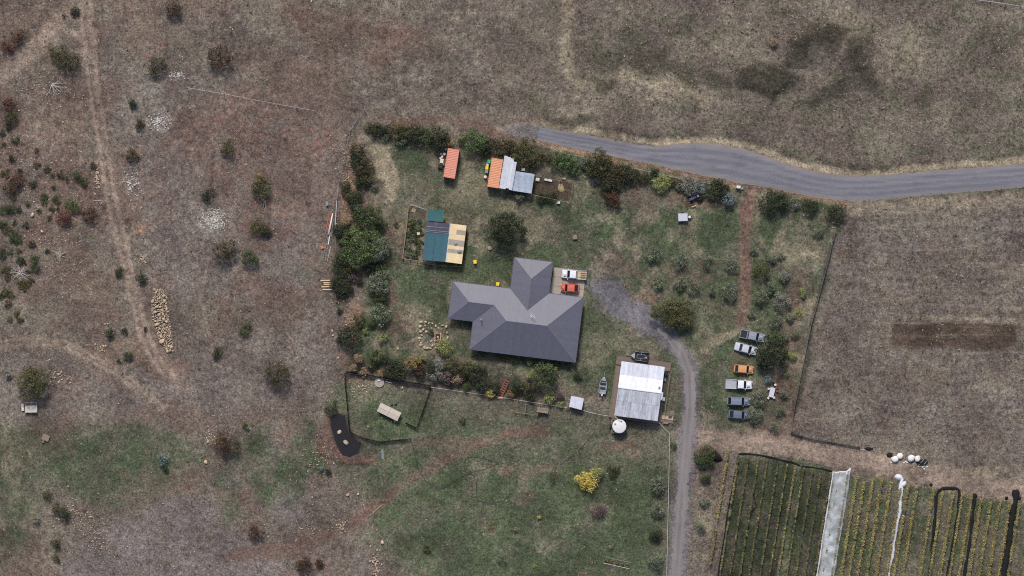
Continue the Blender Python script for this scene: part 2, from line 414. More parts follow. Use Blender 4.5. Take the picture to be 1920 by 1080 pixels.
# pale straw
straw = MX(1.25 * m_blob(712, 300, 20, 45, 0), 1.25 * m_blob(728, 345, 22, 26), 0.6 * brk(m_blob(700, 268, 36, 22)), 0.5 * brk(m_blob(770, 350, 60, 40)), 0.7 * brk(m_blob(880, 365, 50, 40)), 0.55 * brk(m_blob(800, 400, 60, 20)), 0.6 * brk(m_blob(940, 385, 40, 20)), 0.55 * brk(m_blob(1000, 430, 50, 26)), 0.75 * brk(m_blob(930, 693, 40, 10)), 0.75 * brk(m_blob(990, 700, 30, 12)), 0.6 * brk(m_blob(1060, 720, 40, 16)), 0.6 * brk(m_blob(1110, 660, 20, 40)), 0.7 * brk(m_blob(780, 600, 26, 36)),
           0.85 * brk(m_blob(1510, 470, 34, 55)), 0.7 * brk(m_blob(1470, 450, 14, 60)), 0.8 * brk(m_blob(1365, 625, 70, 14, -28)), 0.55 * brk(m_blob(1335, 570, 40, 24)), 0.6 * brk(m_blob(1420, 400, 14, 40)), 0.7 * brk(m_blob(20, 880, 20, 90)), 0.4 * brk(m_blob(50, 930, 16, 60)), 0.5 * brk(m_blob(1160, 630, 40, 30)))
straw = MX(straw, 0.85 * m_line([(955, 236), (1010, 231), (1120, 251), (1232, 269), (1295, 261), (1345, 264), (1400, 273), (1445, 288), (1495, 307), (1545, 319), (1620, 324), (1740, 315), (1990, 297)], 10, 7), 0.55 * m_line([(1061, -40), (1062, 60), (1064, 130), (1090, 160)], 22, 12), 0.65 * brk(m_blob(1240, 168, 130, 22, 10, .75), .2, .6), 0.45 * brk(m_blob(1110, 200, 60, 40)), 0.7 * m_blob(975, 238, 32, 10), 0.35 * brk(m_blob(1360, 60, 50, 60)), 0.4 * brk(m_blob(1580, 50, 90, 50)), 0.4 * brk(m_blob(1680, 90, 70, 80)), 0.5 * brk(m_line(SETRK, 30, 24), 0.3, 0.7), 0.6 * m_blob(1830, 885, 60, 10), 0.5 * m_line([(1595, 388), (1990, 362)], 20, 18) * n_sml * 1.4, 0.4 * m_line([(1700, 595), (1990, 608)], 10, 14))
straw = MX(straw, 0.22 * sstep(0.5, 0.7, n_mid) * (GY < 330), 0.22 * m_line(TRACK_W, 26, 16), 0.7 * brk(m_line([(x - 7, y) for x, y in TRACK_W], 3, 5), .25, .6, n_sml), 0.6 * brk(m_line([(x + 8, y) for x, y in TRACK_W], 4, 6), .25, .6, n_sml), 0.38 * brk(m_line(TRACK_W2, 24, 14), .2, .6), 0.25 * m_line(TRACK_S, 22, 14), 0.5 * m_line([(x, y - 5) for x, y in TRACK_S], 3, 5), 0.5 * m_line([(x, y + 6) for x, y in TRACK_S], 3, 5), 0.6 * brk(m_blob(140, 62, 22, 10)), 0.45 * brk(m_blob(1320, 950, 16, 140)), 0.3 * brk(m_blob(1110, 60, 60, 60)))
track = MX(0.40 * brk(m_line(TRACK_W, 26, 14), .2, .6, n_sml), 0.95 * m_line([(x - 8, y) for x, y in TRACK_W], 5, 5), 0.95 * m_line([(x + 8, y) for x, y in TRACK_W], 6, 6), 0.75 * brk(m_line(TRACK_W2, 26, 14), .1, .5), 0.30 * brk(m_line(TRACK_S, 24, 16), .2, .6, n_sml), 0.62 * brk(m_line([(x, y - 5) for x, y in TRACK_S], 4, 5), .2, .6, n_sml), 0.62 * brk(m_line([(x, y + 6) for x, y in TRACK_S], 4, 5), .2, .6, n_sml), 0.75 * brk(m_line(SETRK, 26, 18), .1, .5), 0.8 * m_line([(x, y - 6) for x, y in SETRK], 4, 6), 0.8 * m_line([(x, y + 7) for x, y in SETRK], 4, 6), 0.6 * brk(m_blob(140, 62, 24, 11)), 0.55 * brk(m_line([(300, 670), (330, 700), (345, 730)], 22, 14)), 0.5 * m_line([(390, 480), (378, 560), (395, 640), (420, 700)], 3, 5), 0.45 * m_line([(265, 200), (275, 245)], 3, 4), 0.35 * m_line([(1240, 225), (1340, 228), (1480, 232), (1600, 245)], 3, 4), 0.5 * m_blob(1150, 588, 30, 14, 15))
# dark scrub and tussock
dark = MX(0.58 * brk(m_poly([(1082, 88), (1130, 78), (1260, 105), (1330, 128), (1375, 145), (1372, 163), (1300, 160), (1210, 145), (1130, 132), (1085, 122)], 14), .2, .45), 0.85 * brk(m_blob(1440, 150, 62, 36, 10), .25, .5), 0.9 * m_blob(1545, 64, 44, 26, -5, .75), 0.9 * m_blob(1500, 95, 48, 18, -38, .75), 0.9 * m_blob(1612, 117, 26, 44, -12, .75), 0.85 * m_blob(1630, 152, 32, 22, 35, .75), 0.8 * m_blob(1560, 172, 40, 22, -30), 0.6 * brk(m_blob(1640, 170, 36, 16, 20)), 0.7 * m_blob(1138, 157, 15, 15), 0.5 * brk(m_blob(1320, 50, 60, 30)), 0.45 * brk(m_blob(1020, 80, 30, 60)), 0.35 * brk(m_blob(1200, 60, 90, 40)), 0.55 * brk(m_blob(1740, 180, 30, 30)), 0.4 * brk(m_blob(1850, 100, 50, 40)))
dark = MX(dark, 0.6 * brk(m_line([(1130, 246), (1230, 262), (1300, 249)], 10, 16), .3, .6, n_sml) * (GY < 268), 0.6 * brk(m_line([(1370, 254), (1450, 272), (1520, 298), (1600, 313), (1700, 308)], 12, 18), .3, .6, n_sml), 0.6 * brk(m_blob(1085, 230, 60, 12)), 0.8 * brk(m_line([(660, 690), (740, 700), (830, 712), (900, 715), (1000, 735)], 26, 16), 0.3, 0.6), 0.75 * brk(m_blob(930, 722, 60, 18)), 0.7 * m_line([(1565, 440), (1530, 578), (1490, 775)], 5, 5), 0.4 * brk(m_blob(30, 480, 40, 80)), 0.35 * brk(m_blob(125, 440, 60, 30)), 0.6 * m_line([(600, 845), (632, 868), (690, 874)], 5, 5), 0.7 * m_line(POND + [POND[0]], 5, 5), 0.5 * m_blob(460, 936, 20, 6, -35), 0.6 * m_line([(640, 430), (640, 560)], 26, 18), 0.5 * brk(m_blob(665, 340, 20, 60)))
# grey-mauve stony ground / lichen grey grass
mauve = MX(0.55 * m_poly([(-60, 640), (60, 650), (200, 700), (420, 660), (620, 560), (640, 700), (600, 760), (420, 790), (200, 790), (-60, 780)], 50) * (0.5 + 0.6 * n_mid), 0.75 * brk(m_poly([(180, 985), (270, 940), (340, 920), (400, 960), (470, 1000), (560, 1060), (600, 1130), (100, 1130), (120, 1040)], 30), 0.2, 0.5), 0.8 * brk(m_blob(545, 950, 36, 40)), 0.7 * brk(m_blob(440, 900, 26, 26)), 0.6 * brk(m_blob(510, 830, 26, 50)), 0.55 * brk(m_poly([(460, 1040), (600, 1020), (700, 1040), (720, 1130), (460, 1130)], 20)), 0.5 * m_poly([(1480, 430), (1990, 370), (1990, 900), (1490, 800)], 40) * sstep(0.35, 0.65, n_mid), 0.45 * m_poly([(200, 120), (640, 190), (650, 560), (300, 560), (240, 330)], 50), 0.35 * m_blob(560, 110, 420, 130) * sstep(0.4, 0.6, n_mid))
# lichen-white rock outcrops
pale = MX(0.9 * m_blob(302, 228, 22, 20) * sstep(0.45, 0.62, n_sml), 0.9 * m_blob(330, 142, 16, 8) * sstep(0.45, 0.6, n_sml), 1.0 * m_blob(400, 412, 24, 24) * sstep(0.42, 0.62, n_sml), 0.5 * m_blob(245, 345, 18, 26) * sstep(0.45, 0.62, n_sml), 0.35 * (GX < 480) * (GY < 560) * sstep(0.62, 0.72, n_sml), 0.35 * m_blob(60, 250, 90, 120) * sstep(0.55, 0.7, n_sml))
# gravel of the drive, tilled bed
gravel = MX(0.9 * m_line(DRIVE, 27, 12), brk(m_poly([(1102, 540), (1128, 528), (1168, 534), (1200, 562), (1240, 605), (1275, 645), (1250, 650), (1205, 622), (1170, 610), (1140, 602), (1118, 575)], 16), 0.05, 0.35), 0.5 * brk(m_blob(1130, 545, 26, 40)), 0.9 * m_blob(1190, 590, 36, 20, 35, 0.5), 0.55 * m_poly(ROADPOLY, 5, VX, VY), 0.68 * m_poly([(934, 233), (985, 229), (1016, 234), (1014, 265), (990, 258), (960, 252)], 6, VX, VY))
tilled = MX(0.92 * m_poly([(1672, 603), (1720, 600), (1906, 610), (1908, 655), (1840, 657), (1790, 652), (1668, 650)], 7, VX, VY), 0.35 * brk(m_blob(1580, 720, 70, 30)), 1.0 * m_poly([(1003, 330), (1074, 343), (1068, 380), (998, 365)], 3, VX, VY), 0.7 * m_poly([(767, 390), (800, 394), (797, 412), (764, 410)], 3, VX, VY))
streak = m_poly([(1590, 390), (1990, 370), (1990, 900), (1490, 800)], 20)
n_alt = fbm(GX / 34, GY / 34, 171, 4)
straw = MX(straw, 0.55 * yard * sstep(0.52, 0.66, n_alt), 0.30 * lawn * sstep(0.55, 0.66, n_alt), 0.35 * swl * sstep(0.54, 0.66, n_alt))
dark = MX(dark, 0.45 * rough_m * sstep(0.50, 0.68, n_fin * .7 + n_mid * .3), 0.35 * sstep(0.55, 0.70, n_fin) * (GX < 660), 0.30 * m_blob(700, 110, 420, 130) * sstep(0.5, 0.64, n_sml), 0.3 * yard * sstep(0.56, 0.66, n_sml))
green = np.clip(green * (1 - 0.8 * track) * (1 - 0.75 * np.clip(straw, 0, 1)) * (1 - 0.92 * np.clip(red, 0, 1)) * (1 - 0.6 * np.clip(mauve, 0, 1)), 0, 1)
for m_ in (red, orange, straw, dark, mauve, pale, tilled): np.clip(m_, 0, 1, out=m_)
far = np.where(INR, 1.0, 0.0)
AT_A = np.stack([green * far + 0.25 * (1 - far) * n_mid, red * far, straw * (1 - 0.7 * np.clip(red, 0, 1)) * far + 0.3 * (1 - far) * n_big, dark * far], -1)
AT_B = np.stack([mauve * far, pale * far, gravel * far, np.clip(tilled, 0, 1) * far], -1)
AT_C = np.stack([orange * far, streak * far, track * far, np.ones_like(far)], -1)

def ground_material():
    m, nt, p, out = newmat('ground_soil_and_grass')
    co = nt.nodes.new('ShaderNodeTexCoord').outputs['Object']
    def att(n):
        a = nt.nodes.new('ShaderNodeAttribute'); a.attribute_name = n
        s = nt.nodes.new('ShaderNodeSeparateColor'); nt.links.new(a.outputs['Color'], s.inputs[0])
        return s.outputs[0], s.outputs[1], s.outputs[2], a.outputs['Alpha']
    g, r, st, dk = att('cover_a'); mv, pl, gr, ti = att('cover_b'); og, sk, vn, _ = att('cover_c')
    nf = noise(nt, co, 2.6, 5, 0.72); nm = noise(nt, co, 0.75, 5, 0.65); nl = noise(nt, co, 0.11, 4, 0.6); nh = noise(nt, co, 6.0, 3, 0.7)
    mp = nt.nodes.new('ShaderNodeMapping'); mp.inputs['Scale'].default_value = (0.035, 0.9, 1); mp.inputs['Rotation'].default_value = (0, 0, 0.035); nt.links.new(co, mp.inputs[0])
    ns = noise(nt, mp.outputs[0], 1.0, 5, 0.7)
    dryf = ramp(nt, nf, 0.33, 0.67)
    C = lambda r_, g_, b_: tuple(x for x in srgb(r_, g_, b_)[:3]) + (1,)
    def layer(col, mask, a, b, k=0.5):
        f = mth(nt, 'ADD', mask, mth(nt, 'MULTIPLY', mth(nt, 'SUBTRACT', nm, 0.5), k))
        f = mth(nt, 'MULTIPLY', ramp(nt, f, 0.12, 0.85), ramp(nt, mask, 0.0, 0.12))
        return mixc(nt, f, col, mixc(nt, dryf, a, b))
    base = mixc(nt, dryf, C(66, 58, 53), C(135, 121, 111))
    base = mixc(nt, ramp(nt, nl, 0.4, 0.65), base, mixc(nt, dryf, C(65, 60, 52), C(134, 125, 110)))
    c = layer(base, mv, C(74, 67, 65), C(140, 129, 125))
    c = layer(c, r, C(76, 59, 52), C(132, 106, 94), 0.7)
    c = layer(c, og, C(112, 80, 62), C(186, 150, 124), 0.7)
    c = layer(c, st, C(106, 96, 79), C(184, 169, 143), 0.6)
    c = layer(c, g, C(44, 53, 40), C(98, 106, 80), 0.6)
    c = layer(c, vn, C(110, 94, 83), C(164, 144, 129), 0.5)
    c = layer(c, ti, C(54, 44, 38), C(100, 85, 75), 0.3)
    c = layer(c, dk, C(40, 37, 32), C(86, 80, 69), 0.6)
    c = mixc(nt, mth(nt, 'MULTIPLY', sk, mth(nt, 'MULTIPLY', ramp(nt, ns, 0.55, 0.70), 0.42)), c, C(154, 140, 124))
    c = mixc(nt, mth(nt, 'MULTIPLY', sk, mth(nt, 'MULTIPLY', ramp(nt, ns, 0.46, 0.30), 0.42)), c, C(66, 58, 51))
    c = layer(c, gr, C(84, 81, 85), C(128, 123, 126), 0.25)
    plf = mth(nt, 'MULTIPLY', pl, ramp(nt, nh, 0.48, 0.58))
    c = mixc(nt, plf, c, C(176, 170, 160))
    hv = nt.nodes.new('ShaderNodeHueSaturation'); nt.links.new(c, hv.inputs['Color'])
    v = mth(nt, 'MULTIPLY', ramp(nt, nm, 0.3, 0.7, 0.62, 1.38), mth(nt, 'MULTIPLY', ramp(nt, nh, 0.3, 0.7, 0.74, 1.26), ramp(nt, nl, 0.34, 0.66, 0.72, 1.24)))
    nt.links.new(v, hv.inputs['Value'])
    nt.links.new(hv.outputs[0], p.inputs['Base Color'])
    p.inputs['Roughness'].default_value = 0.95; p.inputs['Specular IOR Level'].default_value = 0.1
    b = nt.nodes.new('ShaderNodeBump'); b.inputs['Distance'].default_value = 0.12; b.inputs['Strength'].default_value = 0.7
    hgt = mth(nt, 'ADD', nf, mth(nt, 'MULTIPLY', nh, 0.4))
    nt.links.new(hgt, b.inputs['Height']); nt.links.new(b.outputs[0], p.inputs['Normal'])
    return m

ny, nx = GX.shape
GV = np.stack([(GX - 960) * S, (540 - GY) * S, HZ], -1).reshape(-1, 3)
idx = np.arange(nx * ny).reshape(ny, nx)
GF = np.stack([idx[:-1, :-1], idx[1:, :-1], idx[1:, 1:], idx[:-1, 1:]], -1).reshape(-1, 4)
GMAT = ground_material()
tag(link('ground', npmesh('ground', GV, GF, GMAT, {'cover_a': AT_A.reshape(-1, 4), 'cover_b': AT_B.reshape(-1, 4), 'cover_c': AT_C.reshape(-1, 4)}, True)), 'dry brown and green paddock ground around the farmhouse', 'ground', kind='structure')

# ------------------------------------------------------------------ road, drive, pond
def resample(pts, step):
    out = []
    for (x0, y0), (x1, y1) in zip(pts[:-1], pts[1:]):
        n = max(1, int(math.hypot(x1 - x0, y1 - y0) / step))
        out += [(x0 + (x1 - x0) * i / n, y0 + (y1 - y0) * i / n) for i in range(n)]
    return out + [pts[-1]]

def ribbon(name, left, right, m, dz, rows=8, jag=1.2, seed=1):
    """a sheet between two edges in plan pixels, laid dz over the ground"""
    n = len(left); V = []; F = []
    rj = np.random.default_rng(seed)
    for i in range(n):
        for k in range(rows + 1):
            t = k / rows
            x = left[i][0] * (1 - t) + right[i][0] * t; y = left[i][1] * (1 - t) + right[i][1] * t
            if k in (0, rows): x += rj.normal(0, jag); y += rj.normal(0, jag)
            x = min(max(x, -400), 2400); y = min(max(y, -300), 1500)
            V.append(G(x, y, dz))
    for i in range(n - 1):
        for k in range(rows):
            a = i * (rows + 1) + k
            F.append((a, a + rows + 1, a + rows + 2, a + 1))
    me = bpy.data.meshes.new(name); me.from_pydata(V, [], F); me.update(); me.materials.append(m)
    me.attributes.new('across', 'FLOAT', 'POINT').data.foreach_set('value', [k / rows for i in range(n) for k in range(rows + 1)])
    me.polygons.foreach_set('use_smooth', [True] * len(me.polygons))
    return link(name, me)

def asphalt(name, c1, c2, c3, alongx=0.08):
    m, nt, p, out = newmat(name)
    co = nt.nodes.new('ShaderNodeTexCoord').outputs['Object']
    mp = nt.nodes.new('ShaderNodeMapping'); mp.inputs['Scale'].default_value = (alongx, 0.9, 1) if alongx < 1 else (0.9, 0.08, 1); nt.links.new(co, mp.inputs[0])
    mp.inputs['Rotation'].default_value = (0, 0, 0.17 if alongx < 1 else -0.05)
    n1 = noise(nt, co, 5, 5, 0.75); n2 = noise(nt, mp.outputs[0], 1.0, 4, 0.6, 0.6); n3 = noise(nt, co, 0.25, 5, 0.6)
    c = mixc(nt, ramp(nt, n1, 0.3, 0.7), c1, c2)
    c = mixc(nt, mth(nt, 'MULTIPLY', ramp(nt, n2, 0.5, 0.72), 0.55), c, c3)
    c = mixc(nt, mth(nt, 'MULTIPLY', ramp(nt, n3, 0.5, 0.72), 0.4), c, tuple(x * 0.72 for x in c1[:3]) + (1,))
    ac = nt.nodes.new('ShaderNodeAttribute'); ac.attribute_name = 'across'
    aw = mth(nt, 'ADD', ac.outputs['Fac'], mth(nt, 'MULTIPLY', mth(nt, 'SUBTRACT', n3, 0.5), 0.12))
    nw = 4 if alongx < 1 else 2
    wv = mth(nt, 'ABSOLUTE', mth(nt, 'SINE', mth(nt, 'MULTIPLY', aw, math.pi * nw)))
    c = mixc(nt, mth(nt, 'MULTIPLY', mth(nt, 'MULTIPLY', ramp(nt, wv, 0.55, 0.95), ramp(nt, n1, 0.25, 0.65)), 0.5), c, tuple(min(1, x * 1.28) for x in c2[:3]) + (1,))
    ed = mth(nt, 'MULTIPLY', mth(nt, 'ABSOLUTE', mth(nt, 'SUBTRACT', aw, 0.5)), 2.0)
    c = mixc(nt, mth(nt, 'MULTIPLY', ramp(nt, mth(nt, 'ADD', ed, mth(nt, 'MULTIPLY', mth(nt, 'SUBTRACT', n1, 0.5), 0.7)), 0.74, 1.05), 0.8), c, srgb(142, 127, 112))
    nt.links.new(c, p.inputs['Base Color']); p.inputs['Roughness'].default_value = 0.9; p.inputs['Specular IOR Level'].default_value = 0.2
    b = nt.nodes.new('ShaderNodeBump'); b.inputs['Distance'].default_value = 0.03; nt.links.new(n1, b.inputs['Height']); nt.links.new(b.outputs[0], p.inputs['Normal'])
    return m
M_ROAD = asphalt('weathered_asphalt', srgb(94, 93, 99), srgb(120, 119, 125), srgb(142, 139, 142))
M_GRAV = asphalt('driveway_gravel', srgb(100, 95, 96), srgb(132, 125, 124), srgb(156, 146, 140), 2)
def arc(pts, n):
    d = [0]
    for a, b in zip(pts[:-1], pts[1:]): d.append(d[-1] + math.hypot(b[0] - a[0], b[1] - a[1]))
    t = np.linspace(0, d[-1], n)
    return list(zip(np.interp(t, d, [p[0] for p in pts]), np.interp(t, d, [p[1] for p in pts])))
tag(ribbon('road', arc(ROAD_N + [(2380, 262)], 330), arc(ROAD_S + [(2380, 306)], 330), M_ROAD, 0.03, 10, 0.8, 3), 'grey asphalt country road bending across the upper right', 'road', kind='structure')
dl = []; dr = []
DR = arc(DRIVE, 190)
for i, (x, y) in enumerate(DR):
    a = DR[max(0, i - 1)]; b = DR[min(len(DR) - 1, i + 1)]
    tx, ty = b[0] - a[0], b[1] - a[1]; l = math.hypot(tx, ty); nx_, ny_ = -ty / l, tx / l
    w = 9.0 + 1.0 * math.sin(i * 0.31) + (0 if y < 700 else 1.5)
    if i < 44: w *= max(0.15, (i - 24) / 20)
    dl.append((x - nx_ * w, y - ny_ * w)); dr.append((x + nx_ * w, y + ny_ * w))
tag(ribbon('driveway', dl[25:], dr[25:], M_GRAV, 0.02, 8, 1.3, 5), 'grey gravel driveway curving from the house past the tin shed', 'driveway', kind='structure')

M_WATER, nt_, p_, o_ = newmat('pond_water')
p_.inputs['Base Color'].default_value = (0.018, 0.016, 0.016, 1); p_.inputs['Roughness'].default_value = 0.12; p_.inputs['Specular IOR Level'].default_value = 0.5
cw = nt_.nodes.new('ShaderNodeTexCoord').outputs['Object']; bw = nt_.nodes.new('ShaderNodeBump'); bw.inputs['Distance'].default_value = 0.02
nt_.links.new(noise(nt_, cw, 2.5, 3), bw.inputs['Height']); nt_.links.new(bw.outputs[0], p_.inputs['Normal'])
zc = -0.16
mb = MB(); pts = [G(x, y) for x, y in resample(POND + [POND[0]], 3)[:-1]]
mb.add([(p.x, p.y, zc) for p in pts], [tuple(range(len(pts)))[::-1]])
tag(mb.build('pond', M_WATER), 'small black pond with two pale rocks in it', 'pond', kind='structure')

# ------------------------------------------------------------------ grass tufts, litter and loose stones (uncountable)
def scatter(n, dens, seed, margin=20):
    r = np.random.default_rng(seed)
    x = r.uniform(-margin, 1920 + margin, n); y = r.uniform(-margin, 1080 + margin, n)
    i = np.clip(np.searchsorted(AX, x), 0, nx - 1); j = np.clip(np.searchsorted(AY, y), 0, ny - 1)
    k = r.uniform(0, 1, n) < dens[j, i]
    x, y, i, j = x[k], y[k], i[k], j[k]
    return x, y, HZ[j, i], r

hard = MX(m_poly(ROADPOLY, 3, GX, GY), m_line(DRIVE, 26, 4, GX, GY), m_poly(POND, 3, GX, GY), m_poly([(1038, 500), (1100, 507), (1094, 562), (1028, 553)], 3, GX, GY), 1.0 * m_poly([(850, 530), (955, 542), (965, 482), (1035, 494), (1030, 553), (1093, 562), (1077, 680), (882, 652), (886, 603), (841, 596)], 3, GX, GY))
def tufts(name, n, dens, seed, col1, col2, size, blades, label, cat):
    x, y, z, r = scatter(n, dens * (1 - hard), seed)
    m = len(x); B = blades
    ang = r.uniform(0, 2 * np.pi, (m, B)); ln = size * r.uniform(0.5, 1.3, (m, 1)) * r.uniform(0.7, 1.2, (m, B)); up = r.uniform(0.35, 0.9, (m, B)) * ln
    wd = ln * r.uniform(0.16, 0.30, (m, B))
    bx = ((x - 960) * S)[:, None]; by = ((540 - y) * S)[:, None]; bz = z[:, None] - 0.03
    ca, sa = np.cos(ang), np.sin(ang)
    P0 = np.stack([bx - sa * wd, by + ca * wd, bz + 0 * ln], -1); P1 = np.stack([bx + sa * wd, by - ca * wd, bz + 0 * ln], -1); P2 = np.stack([bx + ca * ln, by + sa * ln, bz + up], -1)
    V = np.stack([P0, P1, P2], 2).reshape(-1, 3); F = np.arange(len(V)).reshape(-1, 3)
    cl = np.repeat(r.uniform(0, 1, m), B * 3)
    return tag(link(name, npmesh(name, V, F, foliage(name + '_blades', col1, col2, 0.3, 0.1), {'clump': cl})), label, cat, kind='stuff')
dry_d = np.clip(0.55 - 0.5 * green - 0.35 * tracks - 0.3 * red + 0.25 * straw + 0.4 * rough_m - 0.9 * dark - 0.7 * tilled, 0.02, 1) * sstep(0.3, 0.6, n_sml)
tufts('dry_grass', 90000, dry_d, 11, srgb(104, 94, 83), srgb(176, 163, 145), 0.26, 4, 'dry pale grass tufts over the brown paddocks', 'dry grass')
tufts('green_grass', 80000, np.clip(green, 0, 1) * sstep(0.32, 0.6, n_sml), 12, srgb(48, 58, 36), srgb(104, 110, 72), 0.24, 4, 'short green grass growing in the yard and lawn', 'grass')
tufts('dark_tussock', 60000, np.clip(dark - 0.1, 0, 1) * 0.9 + 0.22 * rough_m * sstep(.4, .6, n_sml), 13, srgb(40, 38, 32), srgb(88, 82, 68), 0.30, 5, 'dark low tussock and weeds in the rough grass', 'tussock grass')

ICO_V = None
def icosa():
    t = (1 + 5 ** 0.5) / 2
    v = np.array([(-1, t, 0), (1, t, 0), (-1, -t, 0), (1, -t, 0), (0, -1, t), (0, 1, t), (0, -1, -t), (0, 1, -t), (t, 0, -1), (t, 0, 1), (-t, 0, -1), (-t, 0, 1)], float)
    v /= np.linalg.norm(v[0])
    f = np.array([(0, 11, 5), (0, 5, 1), (0, 1, 7), (0, 7, 10), (0, 10, 11), (1, 5, 9), (5, 11, 4), (11, 10, 2), (10, 7, 6), (7, 1, 8), (3, 9, 4), (3, 4, 2), (3, 2, 6), (3, 6, 8), (3, 8, 9), (4, 9, 5), (2, 4, 11), (6, 2, 10), (8, 6, 7), (9, 8, 1)])
    return v, f
IV, IF = icosa()
stone_d = MX(0.55 * m_blob(60, 330, 120, 330) * (GY < 560), 0.10 * (GX < 460) * (GY < 560), 0.9 * m_blob(302, 228, 24, 22), 0.7 * m_blob(330, 142, 16, 8), 0.9 * m_blob(400, 412, 24, 26), 0.5 * m_blob(245, 345, 22, 30), 0.035 * (GX < 640), 0.9 * m_blob(150, 990, 60, 50), 0.6 * m_blob(180, 1030, 60, 30), 0.7 * m_blob(270, 935, 40, 14), 0.7 * m_blob(600, 860, 30, 45), 0.5 * m_blob(590, 920, 50, 30), 0.9 * m_blob(705, 1060, 14, 26), 0.7 * m_blob(640, 985, 16, 26), 0.9 * m_blob(105, 705, 16, 14), 0.6 * m_blob(185, 650, 16, 14), 0.5 * m_blob(400, 800, 40, 20), 0.8 * m_blob(670, 725, 24, 14), 0.9 * m_blob(182, 335, 6, 24), 0.7 * m_blob(260, 480, 14, 14), 0.8 * m_blob(640, 730, 50, 40) * 0.5, 0.05 * swl, 0.8 * m_blob(650, 330, 14, 70), 0.6 * m_blob(645, 400, 14, 40), 0.5 * m_blob(720, 740, 8, 40), 0.4 * m_blob(730, 810, 30, 10))
def stones(name, n, dens, seed, smin, smax, m, label):
    x, y, z, r = scatter(n, dens * (1 - hard), seed)
    k = len(x); sc_ = smin + (smax - smin) * r.uniform(0, 1, k) ** 2.5
    D = IV[None] * (1 + r.uniform(-0.28, 0.28, (k, 12, 1))) * np.stack([r.uniform(0.7, 1.3, k), r.uniform(0.7, 1.3, k), r.uniform(0.5, 0.9, k)], -1)[:, None]
    V = D * sc_[:, None, None] + np.stack([(x - 960) * S, (540 - y) * S, z + sc_ * 0.25], -1)[:, None]
    F = IF[None] + (np.arange(k) * 12)[:, None, None]
    return tag(link(name, npmesh(name, V.reshape(-1, 3), F.reshape(-1, 3), m, {'clump': np.repeat(r.uniform(0, 1, k), 12)})), label, 'stones', kind='stuff')
M_STONE = foliage('field_stone', srgb(112, 101, 91), srgb(172, 160, 146), 0.25, 0.0)
M_ROCK = mat('tan_rock', srgb(180, 160, 136), 0.9, 0, 0.22, 3.0, 0.06, srgb(120, 104, 92), 0.08, 1.4, 0.22, 0.2)
stones('loose_stones', 62000, stone_d, 21, 0.045, 0.20, M_STONE, 'loose pale stones strewn over the dry slope')

# ------------------------------------------------------------------ vegetation
PAL = {
 'dark': (srgb(26, 31, 22), srgb(78, 85, 60)), 'mid': (srgb(34, 43, 27), srgb(100, 112, 72)), 'bright': (srgb(34, 46, 26), srgb(108, 126, 78)),
 'olive': (srgb(46, 47, 30), srgb(112, 108, 72)), 'brownolive': (srgb(48, 45, 32), srgb(96, 90, 64)), 'rust': (srgb(52, 38, 30), srgb(98, 74, 58)),
 'red': (srgb(74, 46, 42), srgb(120, 82, 74)), 'grey': (srgb(88, 88, 80), srgb(150, 148, 136)), 'blue': (srgb(78, 92, 90), srgb(136, 150, 148)), 'greygreen': (srgb(62, 70, 54), srgb(134, 140, 116)),
 'yellow': (srgb(176, 150, 70), srgb(226, 206, 116)), 'lime': (srgb(104, 110, 62), srgb(166, 168, 106)), 'gold': (srgb(104, 88, 56), srgb(158, 136, 88)), 'purple': (srgb(80, 64, 66), srgb(124, 104, 104)), 'tan': (srgb(120, 100, 78), srgb(182, 158, 128)),
}
M_BARK = mat('bark', srgb(92, 78, 66), 0.9, 0, 0.25, 6, 0.03)
M_DEAD = mat('bleached_wood', srgb(168, 158, 150), 0.85, 0, 0.2, 6, 0.02)

